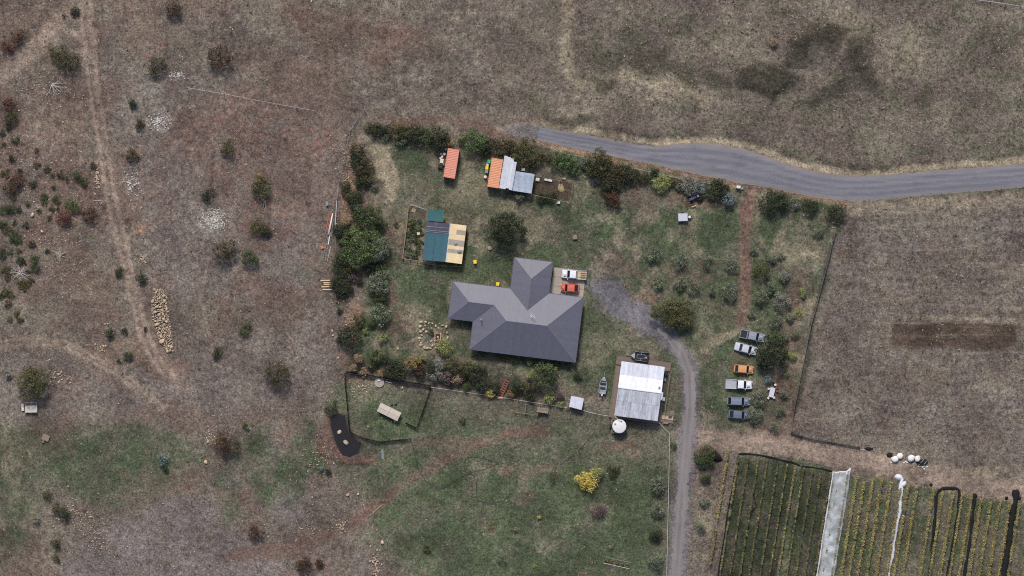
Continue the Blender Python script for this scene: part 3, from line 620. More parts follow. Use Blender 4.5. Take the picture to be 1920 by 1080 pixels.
def crown_arrays(r, h, leaf, cover, seed, flatb=0.15, lobes=0.40, sparse=1.0, nclump=None):
    """leaf faces spread over clumps through an uneven crown: radius r, height h, standing on z = 0"""
    q = np.random.default_rng(seed)
    nc = nclump or int(np.clip(10 + 11 * r * r, 14, 230))
    ph = q.uniform(0, 6.28, 4); am = q.uniform(0.3, 1, 4) * lobes
    th = q.uniform(0, 2 * np.pi, nc); cz = q.uniform(-0.25, 1.0, nc)
    rad = (q.uniform(0.01, 1, nc) ** 0.5) * 0.86
    out = 1 + 0.35 * (am[0] * np.sin(2 * th + ph[0]) + am[1] * np.sin(3 * th + ph[1]) + am[2] * np.sin(5 * th + ph[2]))
    elev = np.sqrt(np.clip(1 - rad ** 2, 0, 1))
    C = np.stack([np.cos(th) * rad * out * r, np.sin(th) * rad * out * r, h * (flatb + (0.84 - flatb) * (0.10 + 0.90 * elev * q.uniform(0.62, 1.0, nc)))], -1)
    rc = np.minimum(r * q.uniform(0.20, 0.36, nc) * (1.2 if r < 1.2 else 1.0), q.uniform(0.42, 0.75, nc))
    area = math.pi * r * r
    nl = int(1.7 * cover * sparse * area / (leaf * leaf * 0.62)); nl = max(60, min(nl, 16000))
    w = rc ** 2; pick = q.choice(nc, nl, p=w / w.sum())
    d = q.normal(0, 1, (nl, 3)); d[:, 2] = np.abs(d[:, 2]) * 0.9 - 0.25; d /= np.linalg.norm(d, axis=1)[:, None]
    P = C[pick] + d * (rc[pick] * q.uniform(0.70, 1.05, nl))[:, None] * np.array([1, 1, min(1.0, h / (1.6 * r))])
    nrm = d + q.normal(0, 0.32, (nl, 3)) + np.array([0, 0, 0.30]); nrm /= np.linalg.norm(nrm, axis=1)[:, None]
    a = np.cross(nrm, q.normal(0, 1, (nl, 3))); a /= np.linalg.norm(a, axis=1)[:, None] + 1e-9
    b = np.cross(nrm, a)
    s = leaf * q.uniform(0.55, 1.25, nl)
    a *= s[:, None] * 0.5; b *= (s * q.uniform(0.45, 0.8, nl))[:, None] * 0.5
    P[:, 2] = np.maximum(P[:, 2], 0.04)
    V = np.stack([P - a, P - b, P + a, P + b], 1).reshape(-1, 3)
    F = np.arange(len(V)).reshape(-1, 4)
    cl = q.uniform(0, 1, nc)
    return V, F, np.repeat(cl[pick], 4), C

def trunk_mb(r, h, C, seed, rad=None, limbs=7):
    q = random.Random(seed); m = MB()
    rad = rad or max(0.03, 0.045 * r + 0.02)
    top = h * 0.55
    m.tube([(0, 0, -0.25), (q.uniform(-.05, .05) * r, q.uniform(-.05, .05) * r, top * 0.5), (0, 0, top)], rad, 7, rad * 0.5)
    for c in q.sample(list(map(tuple, C)), min(limbs, len(C))):
        z0 = top * q.uniform(0.3, 0.9)
        m.tube([(0, 0, z0), (c[0] * 0.5, c[1] * 0.5, z0 + (c[2] - z0) * 0.6), c], rad * 0.45, 5, rad * 0.12)
    return m

CROWNS = {}
def crown_mesh(pal, r, h, seed, leaf, cover, sparse=1.0):
    V, F, cl, C = crown_arrays(r, h, leaf, cover, seed, flatb=0.02 if r < 1.5 else 0.10, sparse=sparse)
    me = npmesh('crown', V, F, foliage('leaves_' + pal, *PAL[pal]), {'clump': cl})
    tm = trunk_mb(r, h, C, seed).mesh('trunk', M_BARK, True)
    return me, tm

PSEED = [100]
def tree(px, py, rpx, pal, label, cat='tree', h=None, group=None, name=None, cover=3.4, leaf=None, sparse=1.0, sx=1.0, sy=1.0, rot=None, base=None):
    r = rpx * S * 1.13
    PSEED[0] += 1
    h = h or (1.25 * r + 0.4)
    leaf = leaf or (0.30 if r > 2.2 else 0.24 if r > 1.2 else 0.17)
    if r <= 1.35 and sparse == 1.0:
        key = (pal, 0 if r < 0.6 else 1 if r < 0.95 else 2, PSEED[0] % 3)
        rr = (0.45, 0.78, 1.15)[key[1]]; hh = rr * 1.25 + 0.2
        if key not in CROWNS: CROWNS[key] = crown_mesh(pal, rr, hh, PSEED[0], leaf, cover)
        me, tm = CROWNS[key]; k = r / rr; kz = h / hh
    else:
        me, tm = crown_mesh(pal, r, h, PSEED[0], leaf, cover, sparse); k = kz = 1.0
    hh = h * 0.6
    g = G(px, py)
    g.x *= 1 - (g.z + hh) / CAMH; g.y *= 1 - (g.z + hh) / CAMH
    if base is not None: g.z = base
    e = thing(name or cat.replace(' ', '_'), label, cat, g, random.uniform(0, 6.28) if rot is None else rot, group)
    small = r < 1.35
    sx *= random.uniform(.92, 1.10); sy *= random.uniform(.92, 1.10)
    o = link('foliage' if small else 'crown', me, e, scale=(k * sx, k * sy, kz))
    t = link('stem' if small else 'trunk', tm, e, scale=(k * sx, k * sy, kz))
    return e

# --- boundary planting along the north edge
T = tree
T(707, 243, 15, 'dark', 'dark bushy shrub at the western end of the north hedge', 'shrub')
T(722, 258, 8, 'greygreen', 'small grey-green shrub in front of the western end of the north hedge', 'shrub')
T(745, 247, 17, 'olive', 'olive shrub second from the west end of the north hedge', 'shrub')
T(752, 263, 11, 'greygreen', 'pale grey-green shrub below the olive hedge shrub', 'shrub')
T(776, 250, 17, 'dark', 'dark shrub in the middle of the north-west hedge', 'shrub')
T(800, 262, 15, 'mid', 'green shrub just left of the big hedge bush above the red container', 'shrub')
T(820, 258, 21, 'dark', 'large dark bush right above the lone red container', 'bush')
T(842, 268, 8, 'tan', 'small tan dry bush at the top of the lone red container', 'bush')
T(890, 267, 24, 'bright', 'round bright green tree above the gap between the containers', 'tree')
T(917, 272, 14, 'dark', 'dark low shrub right of the round green tree', 'shrub')
T(940, 280, 19, 'brownolive', 'brownish olive tree above the orange container', 'tree')
T(985, 287, 25, 'olive', 'pale olive tree overhanging the white corrugated roof', 'tree')
T(984, 268, 9, 'dark', 'small dark shrub at the roadside above the pale olive tree', 'shrub')
T(1000, 306, 12, 'olive', 'small olive bush above the grey-blue roof', 'bush')
T(1041, 298, 15, 'mid', 'green leafy shrub by the road north of the chicken run', 'shrub')
T(1062, 304, 18, 'bright', 'bright green spreading shrub north of the chicken run', 'shrub')
T(1077, 317, 12, 'mid', 'small green shrub north of the chicken run corner', 'shrub')
T(1098, 303, 11, 'greygreen', 'grey-green shrub left of the large brown-olive tree', 'shrub')
T(1124, 308, 25, 'brownolive', 'large brown-olive tree beside the asphalt road', 'tree', h=4.5)
T(1147, 328, 25, 'brownolive', 'brown-olive tree leaning south of the large roadside tree', 'tree', h=4.2)
T(1140, 352, 14, 'dark', 'dark bush at the foot of the brown-olive trees', 'bush')
T(1148, 374, 16, 'rust', 'rusty brown low bush on bare soil below the brown-olive trees', 'bush')
T(1180, 327, 17, 'dark', 'dark hedge shrub right of the brown-olive trees', 'shrub')
T(1203, 333, 11, 'brownolive', 'small brown-olive shrub in the roadside hedge', 'shrub')
T(1229, 324, 9, 'dark', 'small dark shrub at the road edge above the yellow-green bush', 'shrub')
T(1240, 343, 16, 'lime', 'yellow-green bush in the roadside hedge', 'bush')
T(1258, 341, 9, 'olive', 'small olive bush just right of the yellow-green bush', 'bush')
T(1295, 348, 17, 'grey', 'silvery grey bush above the old machinery', 'bush')
T(1280, 350, 10, 'grey', 'small silvery bush left of the silver-grey hedge bush', 'bush')
T(1317, 354, 11, 'blue', 'blue-grey shrub right of the silvery bush', 'shrub')
T(1344, 354, 18, 'dark', 'dark round bush left of the farm gate', 'bush')
T(1366, 373, 14, 'blue', 'blue-grey spreading shrub south of the dark bush by the gate', 'shrub')
T(1451, 378, 22, 'dark', 'dark tree right of the farm gate', 'tree')
T(1468, 388, 9, 'mid', 'small green bush touching the dark tree right of the gate', 'bush')
T(1489, 381, 11, 'grey', 'whitish grey bare bush between two dark roadside trees', 'bush', sparse=0.6)
T(1517, 386, 16, 'dark', 'round dark tree second from the gate', 'tree')
T(1567, 400, 16, 'dark', 'dark tree at the corner of the big right-hand field', 'tree')
for x, y, r_, p_, l in [(693, 240, 9, 'dark', 'small dark shrub beginning the north hedge'), (726, 243, 11, 'dark', 'dark shrub filling the gap left of the olive hedge shrub'), (761, 250, 12, 'mid', 'green shrub between the olive and dark hedge shrubs'), (790, 250, 13, 'dark', 'dark shrub left of the large bush above the red container'), (836, 262, 11, 'dark', 'dark shrub at the right end of the north-west hedge'), (868, 262, 9, 'olive', 'olive shrub left of the round bright green tree'), (905, 282, 10, 'brownolive', 'low brown shrub under the round bright green tree'), (955, 273, 12, 'dark', 'dark roadside shrub left of the pale olive tree'), (965, 285, 10, 'brownolive', 'brown-olive shrub between orange container tree and pale olive tree'), (1018, 296, 12, 'olive', 'olive shrub right of the pale olive tree'), (1108, 320, 12, 'mid', 'green shrub in front of the large brown-olive tree'), (1165, 318, 13, 'brownolive', 'brown-olive shrub right behind the leaning tree'), (1215, 337, 10, 'dark', 'dark low shrub left of the yellow-green bush'), (1272, 345, 9, 'brownolive', 'brown shrub left of the small silvery bush'), (1330, 362, 11, 'mid', 'green shrub between blue-grey shrub and dark round bush'), (1357, 360, 12, 'dark', 'dark shrub behind the blue-grey spreading shrub')]: T(x, y, r_, p_, l, 'shrub', name='hedge_shrub')
# --- western windbreak
T(672, 286, 15, 'dark', 'dark conifer at the top of the western windbreak', 'tree', h=3)
T(682, 312, 20, 'brownolive', 'olive-brown tree below the top conifer of the windbreak', 'tree')
T(685, 333, 13, 'olive', 'olive shrub beside the straw patch in the windbreak', 'shrub')
T(647, 353, 11, 'dark', 'small dark bush by the top of the white pole', 'bush')
T(664, 373, 14, 'dark', 'dark shrub above the large windbreak tree', 'shrub')
T(702, 352, 7, 'greygreen', 'small grey-green tuft plant south of the straw patch', 'shrub')
T(690, 407, 27, 'mid', 'large dark green tree in the upper windbreak', 'tree', h=5.5, cover=4)
T(640, 432, 14, 'dark', 'dark bush beside the timber pile', 'bush')
T(648, 415, 9, 'tan', 'dry tan scrub left of the large dark green tree', 'bush')
T(676, 462, 34, 'bright', 'biggest bright green tree in the windbreak', 'tree', h=6.0, cover=4, sx=1.05)
T(708, 466, 25, 'greygreen', 'grey-green tree joined to the east side of the biggest tree', 'tree', h=4.6, cover=4)
T(692, 495, 14, 'dark', 'dark low bush at the south foot of the biggest tree', 'bush')
T(640, 488, 14, 'dark', 'dark bush left of the biggest tree', 'bush')
T(637, 508, 12, 'dark', 'dark bush above the stacked planks', 'bush')
T(636, 528, 15, 'dark', 'dark bush beside the stacked planks', 'bush')
T(650, 540, 12, 'dark', 'dark bush at the southern end of the dark row by the planks', 'bush')
T(673, 527, 7, 'dark', 'small round dark bush between planks and grey-green tree', 'bush')
T(709, 531, 20, 'greygreen', 'grey-green leafy tree above its twin on the west lawn', 'tree', h=3.4, cover=4, sy=1.15)
T(713, 560, 14, 'dark', 'dark bush wedged between the two grey-green trees', 'bush')
T(714, 589, 18, 'greygreen', 'grey-green leafy tree below its twin on the west lawn', 'tree', h=3.2, cover=4)
T(697, 606, 8, 'mid', 'small green shrub at the foot of the lower grey-green tree', 'shrub')
T(655, 630, 21, 'dark', 'dark jagged conifer at the south-west corner of the yard', 'tree', h=4.5)
T(637, 636, 8, 'dark', 'small dark bush on the west side of the corner conifer', 'bush')
T(636, 583, 5, 'dark', 'tiny dark shrub on the fence above the corner conifer', 'shrub')
T(674, 602, 12, 'olive', 'pale olive shrub above the corner conifer', 'shrub')
T(685, 621, 6, 'lime', 'small lime green shrub right of the corner conifer', 'shrub')
T(718, 634, 9, 'lime', 'lime green round shrub on the dry west lawn', 'shrub', sparse=0.6)
T(743, 420, 5, 'bright', 'small bright green weed clump west of the vegetable garden', 'shrub')
for x, y, r_, p_, l in [(668, 300, 13, 'dark', 'dark shrub between the top conifer and olive-brown tree'), (678, 345, 12, 'dark', 'dark shrub low in the upper windbreak'), (655, 365, 10, 'olive', 'olive shrub right of the small bush by the white pole'), (667, 393, 13, 'dark', 'dark shrub on the left of the large dark green tree'), (712, 425, 11, 'mid', 'green shrub at the right foot of the large dark green tree'), (650, 450, 13, 'dark', 'dark shrub tucked under the left of the biggest tree'), (655, 505, 13, 'brownolive', 'brown shrub below the left side of the biggest tree'), (660, 520, 10, 'purple', 'purplish twiggy shrub right of the dark row'), (640, 548, 10, 'dark', 'dark shrub at the fence below the stacked planks'), (715, 505, 11, 'mid', 'green shrub between grey-green trees and the biggest tree')]: T(x, y, r_, p_, l, 'shrub', name='windbreak_shrub')
# --- garden bank south of the house
bank = [(704, 668, 11, 'mid', 'green bush at the western end of the garden bank'), (722, 674, 7, 'dark', 'small dark bush beside the western bank bush'), (740, 692, 18, 'dark', 'large dark bush on the bank above the black mesh enclosure'),
 (773, 682, 13, 'gold', 'golden-brown bush on the garden bank'), (792, 671, 7, 'lime', 'yellowish shrub on the lawn above the garden bank'), (787, 692, 11, 'rust', 'rust-brown shrub below the golden bank bush'), (808, 690, 11, 'dark', 'dark shrub in the middle of the garden bank'),
 (823, 686, 11, 'grey', 'grey twiggy shrub in the middle of the garden bank'), (850, 684, 13, 'olive', 'olive shrub on the upper garden bank'), (876, 688, 13, 'olive', 'olive shrub at the lawn edge of the bank'), (893, 698, 14, 'dark', 'dark green bush at the east end of the bank shrubs'), (866, 700, 10, 'dark', 'small dark bush below the olive bank shrubs'),
 (815, 704, 12, 'grey', 'grey dry shrub low on the garden bank'), (836, 708, 12, 'purple', 'purplish dry shrub low on the garden bank'), (858, 709, 11, 'tan', 'tan dry shrub low on the garden bank'), (844, 719, 7, 'dark', 'small dark shrub by the lower fence of the bank'), (875, 726, 9, 'mid', 'green shrub on the fence line west of the steps'),
 (905, 722, 13, 'dark', 'dark ground shrub west of the garden steps'), (926, 728, 11, 'dark', 'dark shrub hugging the left side of the garden steps'), (968, 727, 12, 'dark', 'dark shrub right of the garden steps'), (984, 727, 11, 'olive', 'olive shrub right of the garden steps'), (996, 740, 10, 'dark', 'dark low shrub above the timber yard'),
 (919, 737, 8, 'yellow', 'yellow shrub left of the foot of the garden steps'), (958, 738, 8, 'gold', 'orange-yellow shrub right of the foot of the garden steps'), (1031, 748, 11, 'lime', 'yellow-green shrub left of the small tin shed'), (1051, 758, 7, 'lime', 'pale lime shrub beside the small tin shed'), (1048, 742, 8, 'purple', 'purplish twiggy shrub above the pale lime shrub'),
 (1022, 704, 22, 'mid', 'round dark green bush on the south lawn below the roof'), (995, 703, 8, 'lime', 'pale yellow-green shrub left of the round south lawn bush'), (1083, 706, 8, 'dark', 'small dark shrub south-east of the house'),
 (662, 690, 8, 'tan', 'tan dry grass clump above the enclosure corner'), (682, 698, 8, 'tan', 'tan dry grass clump on the bank left of the round slab'), (715, 700, 8, 'tan', 'tan dry clump right above the round slab'), (672, 672, 9, 'tan', 'tan dry clump below the corner conifer'), (695, 684, 7, 'olive', 'small olive clump among tan dry clumps')]
for (x, y, r_, p, l) in bank: T(x, y, r_, p, l, 'shrub' if 'shrub' in l else 'bush' if 'bush' in l else 'clump', name='garden_' + ('shrub' if 'shrub' in l else 'bush' if 'bush' in l else 'clump'))
ORD = ['first', 'second', 'third', 'fourth', 'fifth', 'sixth', 'seventh', 'eighth', 'ninth', 'tenth', 'eleventh', 'twelfth', 'thirteenth', 'fourteenth']
for i, (x, y, r_, p) in enumerate([(890, 662, 5, 'greygreen'), (905, 665, 5, 'mid'), (920, 667, 5, 'greygreen'), (935, 669, 5, 'olive'), (950, 673, 6, 'olive'), (964, 674, 7, 'olive'), (980, 676, 5, 'mid'), (992, 680, 5, 'lime'), (1010, 682, 5, 'dark'), (1028, 684, 5, 'greygreen'), (1046, 687, 5, 'olive'), (1064, 689, 5, 'olive'), (1084, 672, 4, 'olive')]):
    T(x, y, r_, p, ORD[i] + ' small shrub from the west in the bed along the south eaves', 'shrub', group='shrubs along the house south wall', h=0.8, name='flower_bed_shrub')
T(833, 651, 14, 'lime', 'round yellow-green bush beside the rock garden', 'bush')
T(807, 622, 6, 'mid', 'small green plant in the middle of the rock garden', 'shrub')
T(950, 430, 34, 'dark', 'big round dark evergreen tree north of the house', 'tree', h=6.0, cover=4.2, leaf=0.27)
T(930, 481, 9, 'greygreen', 'pale grey-green weed patch south of the big round evergreen', 'shrub', sparse=0.4, h=0.6)
for x, y, l in [(975, 368, 'light speckled shrub under the edge of the grey-blue roof'), (1014, 371, 'dark shrub on the south fence of the chicken run'), (1034, 370, 'dark shrub at the right on the south fence of the chicken run')]:
    T(x, y, 10, 'dark' if 'dark' in l else 'greygreen', l, 'shrub')
# --- orchard
for x, y, r_, p, l in [(1227, 478, 14, 'greygreen', 'grey-green olive tree at the north-west of the orchard'), (1275, 487, 14, 'greygreen', 'second olive tree in the top orchard row'), (1327, 492, 11, 'greygreen', 'sparse olive tree third in the top orchard row'), (1373, 499, 12, 'greygreen', 'olive tree left of the red wheel track, top row'), (1427, 508, 16, 'olive', 'pale olive tree right of the red wheel track'), (1470, 517, 11, 'grey', 'grey-green olive tree nearest the straw patch by the field fence'),
                       (1232, 533, 10, 'greygreen', 'small olive tree below the north-west olive tree'), (1274, 531, 12, 'greygreen', 'left of two touching olive trees in mid orchard'), (1298, 538, 13, 'greygreen', 'right of two touching olive trees in mid orchard'), (1369, 547, 15, 'greygreen', 'olive tree left of the red wheel track, second row'), (1428, 559, 13, 'greygreen', 'olive tree right of the red wheel track, second row'), (1467, 565, 16, 'grey', 'silvery olive tree in the east orchard'), (1505, 549, 8, 'lime', 'small lime shrub by the field fence'), (1497, 588, 8, 'lime', 'small pale lime shrub south of the other by the field fence'), (1453, 602, 13, 'greygreen', 'olive tree above the big dark tree by the cars'), (1450, 630, 11, 'mid', 'green bush touching the top of the big dark tree by the cars'), (1492, 627, 8, 'greygreen', 'little olive shrub on red soil by the field fence'), (1534, 437, 9, 'greygreen', 'little shrub on straw grass at the top of the field fence')]:
    T(x, y, r_, p, l, 'olive tree' if 'olive tree' in l else 'bush', name='olive_tree' if 'olive tree' in l else 'bush', cover=2.4 if p != 'mid' else 3.2)
for x, y, r_, l in [(1412, 470, 7, 'small grey-green sapling right of the red wheel track, highest'), (1448, 486, 9, 'grey-green sapling above the silvery orchard tree'), (1445, 540, 10, 'grey-green sapling between the two right orchard rows'), (1482, 596, 8, 'grey-green sapling right of the lower orchard'), (1410, 590, 7, 'small grey-green sapling where the red track bends'), (1335, 545, 8, 'small grey-green sapling between the touching olives and the red track'), (1470, 632, 8, 'small grey-green sapling right of the big dark tree top'), (1466, 480, 7, 'small grey-green sapling beside the straw patch')]: T(x, y, r_, 'greygreen', l, 'sapling', cover=2.2)
T(1265, 589, 31, 'olive', 'big round olive-green tree by the driveway', 'tree', h=4.6, cover=4, leaf=0.27)
T(1450, 663, 28, 'dark', 'big dark tree behind the parked cars', 'tree', h=5.5, cover=4)
T(1432, 684, 12, 'dark', 'dark lower bough bush at the south-west of the big dark tree', 'bush')
T(1440, 712, 8, 'blue', 'small bluish shrub between the big dark tree and the outdoor table', 'shrub')
T(1484, 667, 8, 'lime', 'pale shrub on the right tip of the big dark tree', 'shrub')
T(1422, 746, 14, 'greygreen', 'grey-green bush in front of the blue-grey wagon', 'bush')
T(1416, 779, 14, 'greygreen', 'grey-green bush covering the nose of the darkest car', 'bush')
T(1463, 771, 10, 'greygreen', 'small pale bush south of the outdoor table', 'bush', sparse=0.7)
T(1468, 738, 8, 'greygreen', 'small shrub right of the outdoor table', 'shrub')
T(1475, 703, 7, 'greygreen', 'faint pale shrub north-east of the outdoor table', 'shrub', sparse=0.5)
T(1452, 802, 9, 'greygreen', 'pale shrub at the south end of the red strip by the fence', 'shrub', sparse=0.6)
# --- along the lower drive and lawn
T(1322, 857, 19, 'mid', 'dense dark dome-shaped bush beside the driveway', 'bush', h=2.6, cover=4, leaf=0.2)
for i, (x, y, p, l) in enumerate([(1322, 894, 'mid', 'small green bush just south of the dome bush'), (1321, 942, 'greygreen', 'small round bush midway down the strip beside the vines'), (1313, 988, 'greygreen', 'small pointed bush on bare soil lowest in the strip beside the vines')]): T(x, y, 9, p, l, 'bush')
T(1263, 835, 6, 'bright', 'small bright green weed by the top of the drive fence', 'shrub')
for x, y, r_, p, l in [(1232, 910, 14, 'greygreen', 'topmost grey-green tree in the row left of the lower drive'), (1232, 957, 12, 'greygreen', 'second tree in the row left of the lower drive'), (1229, 1002, 12, 'dark', 'dark third tree in the row left of the lower drive'), (1230, 1052, 14, 'greygreen', 'lowest tree in the row left of the lower drive')]: T(x, y, r_, p, l, 'tree', name='young_tree')
T(1103, 903, 16, 'yellow', 'bright yellow autumn tree on the lower lawn', 'tree', h=3.2, cover=3.0, leaf=0.22, sx=1.15)
T(1120, 888, 11, 'lime', 'lime-yellow tree joined to the bright yellow autumn tree', 'tree', h=2.6)
T(1148, 880, 12, 'brownolive', 'dark brownish small tree right of the yellow autumn tree', 'tree', sparse=0.8)
T(1038, 893, 12, 'olive', 'thin olive sapling left of the yellow autumn tree', 'tree', sparse=0.35)
T(1122, 958, 14, 'purple', 'purple-grey leafless bush below the yellow autumn tree', 'bush', sparse=0.7)
T(866, 789, 6, 'olive', 'small yellowish sapling on the lawn right of the enclosure', 'sapling')
T(1010, 970, 4, 'yellow', 'tiny yellow sapling on the lower lawn', 'sapling'); T(967, 992, 5, 'tan', 'tiny tan sapling on the lower lawn', 'sapling', sparse=0.5); T(921, 988, 8, 'gold', 'faint rust-gold low bush on the lower lawn', 'bush', sparse=0.4, h=0.5)
T(942, 1048, 9, 'greygreen', 'pale twiggy bush near the bottom edge of the lawn', 'bush', sparse=0.5); T(800, 1030, 6, 'bright', 'small bright green bush near the bottom of the lawn', 'bush'); T(1005, 1062, 7, 'lime', 'faint lime patch plant near the bottom of the lawn', 'shrub', sparse=0.4, h=0.4); T(1146, 1026, 4, 'tan', 'tiny tan twig plant above the wire bed', 'shrub')
T(571, 1060, 14, 'rust', 'dark brown spiky bush at the bottom edge', 'bush'); T(599, 1055, 8, 'rust', 'smaller dark brown bush right of the spiky bush', 'bush')
# --- dry western slope
for a in [(412, 106, 24, 'rust', 'large dark brown round bush on the upper slope'), (325, 16, 17, 'rust', 'brown bush at the top edge left of centre'), (295, 123, 18, 'brownolive', 'thin brown-olive bush left of the dark brown bush'), (110, 100, 17, 'olive', 'olive green tree above the fallen dead tree'), (130, 117, 20, 'brownolive', 'brown-olive tree right of the olive tree by the track'), (140, 20, 8, 'dark', 'small dark green bush beside the two tracks'), (119, 29, 4, 'dark', 'tiny dark bush left of the small bush by the tracks'), (33, 65, 15, 'rust', 'rust bush at the far upper left'), (14, 85, 12, 'red', 'reddish bush at the far upper left edge'),
          (18, 198, 13, 'red', 'crimson bush at the left edge'), (20, 220, 12, 'brownolive', 'brown shrub below the crimson bush'), (15, 236, 6, 'dark', 'small dark shrub below the crimson bush'), (249, 194, 8, 'dark', 'dark green bush right of the main slope track'), (262, 232, 9, 'brownolive', 'brownish bush left of the pale rock outcrop'), (428, 276, 13, 'olive', 'olive-dark bush in the red soil'), (388, 363, 12, 'dark', 'dark round bush above the white rock outcrop'), (490, 352, 18, 'olive', 'olive tree with bare pale branches on red soil'), (485, 336, 10, 'gold', 'orange-brown bush above the olive tree with bare branches'), (484, 424, 16, 'olive', 'olive bush below the tree with bare branches'), (498, 432, 10, 'dark', 'dark bush touching the lower olive bush'), (420, 470, 21, 'brownolive', 'wide dark brown-olive bush below the white rock outcrop'), (467, 484, 16, 'mid', 'dark green bush right of the wide brown-olive bush'),
          (247, 290, 11, 'brownolive', 'brown bush right of the slope track'), (175, 308, 7, 'brownolive', 'small brown bush left of the slope track'), (142, 329, 8, 'mid', 'left of two small green bushes near the stone line'), (157, 339, 8, 'mid', 'right of two small green bushes near the stone line'), (135, 384, 13, 'bright', 'bright green crown beside the crimson bush'), (120, 408, 15, 'red', 'crimson-brown bush below the bright green crown'), (165, 400, 16, 'rust', 'leafless reddish-brown bush by the slope track'), (32, 338, 14, 'red', 'reddish bush near the left edge'), (18, 352, 13, 'brownolive', 'dark brown bush left of the reddish bush'),
          (225, 510, 8, 'dark', 'dark bush left of the slope track bend'), (265, 523, 9, 'dark', 'dark bush just above the long rock pile'), (461, 617, 12, 'mid', 'round green bush alone on the grey slope'), (408, 661, 9, 'dark', 'small dark bush alone on the grey slope'), (205, 625, 9, 'dark', 'dark bush left of the long rock pile'), (234, 620, 6, 'dark', 'smaller dark bush left of the long rock pile'), (273, 617, 4, 'dark', 'tiny dark bush on the track beside the rock pile'), (240, 668, 8, 'dark', 'dark bush between the two slope tracks'), (223, 676, 4, 'dark', 'tiny dark bush between the two slope tracks'), (520, 702, 26, 'brownolive', 'large brown-olive tree on the grey slope'),
          (60, 720, 33, 'olive', 'large olive-yellow tree above the old white cabinet'), (425, 832, 22, 'rust', 'large rust-brown bush on the lower slope'), (303, 861, 11, 'blue', 'bluish dark bush on the lower green'), (312, 881, 5, 'dark', 'small dark shrub below the bluish bush'), (120, 966, 12, 'dark', 'dark bush among stones at the lower left'), (105, 952, 9, 'olive', 'olive bush touching the dark bush among stones'), (69, 975, 7, 'grey', 'grey-green shrub left of the dark bush among stones'), (105, 1020, 9, 'brownolive', 'round brown-green bush at the lower left'), (104, 1046, 7, 'olive', 'thin olive bush below the round brown-green bush'), (88, 928, 8, 'olive', 'small olive bush at the edge of the green'), (622, 763, 12, 'mid', 'green leafy bush above the black pond'), (615, 884, 6, 'dark', 'small dark bush south of the pond bank'), (460, 798, 7, 'bright', 'small bright green bush on the lower slope'), (55, 700, 10, 'rust', 'rusty shrub at the top of the large olive-yellow tree'), (15, 702, 8, 'grey', 'grey twiggy shrub left of the large olive-yellow tree'), (480, 1000, 12, 'rust', 'rust-coloured low scrub at the end of the red track'), (600, 880, 5, 'blue', 'tiny bluish bush on the pond bank')]:
    x, y, r_, p, l = a
    c = 'tree' if ' tree' in l and ' bush' not in l.split(' tree')[0] and 'below the tree' not in l and 'right of the olive tree' not in l else 'bush'
    if l.startswith(('brown-olive tree', 'olive tree')): c = 'tree'
    if 'bush' in l.split(' above')[0].split(' below')[0].split(' right')[0].split(' left')[0]: c = 'bush'
    T(x, y, r_, p, l, c, cover=2.6, sparse=0.75 if p in ('rust', 'brownolive') and r_ > 12.3 else 1.0)
sr = random.Random(5)
scrub = [(8, 395, 9), (20, 392, 8), (35, 392, 7), (5, 420, 9), (14, 432, 10), (24, 440, 10), (32, 447, 9), (27, 448, 7), (48, 423, 7), (2, 470, 8), (4, 480, 9), (20, 472, 6), (34, 470, 6), (38, 490, 8), (44, 490, 7), (64, 486, 9), (66, 504, 9), (52, 510, 5), (12, 508, 9), (14, 518, 8), (45, 535, 12), (57, 525, 7), (12, 548, 9), (20, 553, 9), (14, 568, 7), (3, 555, 8), (28, 446, 8), (27, 418, 5), (8, 270, 7), (30, 262, 7), (5, 250, 6), (70, 281, 7), (22, 295, 6), (68, 309, 7), (88, 318, 7), (38, 320, 6), (62, 345, 8), (82, 368, 8), (105, 373, 8), (82, 377, 7), (53, 381, 5), (100, 350, 5), (30, 587, 7), (17, 600, 6), (37, 600, 6), (112, 327, 6), (124, 335, 5), (98, 330, 5), (10, 325, 8), (25, 372, 7), (97, 390, 6), (93, 407, 6), (60, 457, 7), (90, 470, 6), (107, 391, 5), (74, 396, 5)]
bands = [(0, 300, 'level with the pale rock outcrop'), (300, 350, 'level with the line of stones'), (350, 400, 'level with the bright green crown'), (400, 455, 'level with the big grey rock'), (455, 500, 'level with the small bleached dead tree'), (500, 540, 'level with the grey dead brush heap'), (540, 999, 'below the grey dead brush heap')]
slab_ = {}
for a_, b_, ph_ in bands:
    for k_, s_ in enumerate(sorted([s for s in scrub if a_ <= s[1] < b_])): slab_[s_] = ORD[k_] + ' scrub bush from the left edge, ' + ph_
for x, y, r_ in scrub:
    T(x + sr.uniform(-1, 1), y, r_ * sr.uniform(.7, 1.05), sr.choice(['dark', 'dark', 'olive', 'brownolive', 'mid']), slab_[(x, y, r_)], 'bush', h=sr.uniform(.5, 1.3), group='scrub bushes on the stony left slope', name='scrub_bush')

T(1450, 79, 8, 'tan', 'isolated tan dry bush in the upper right paddock', 'bush')
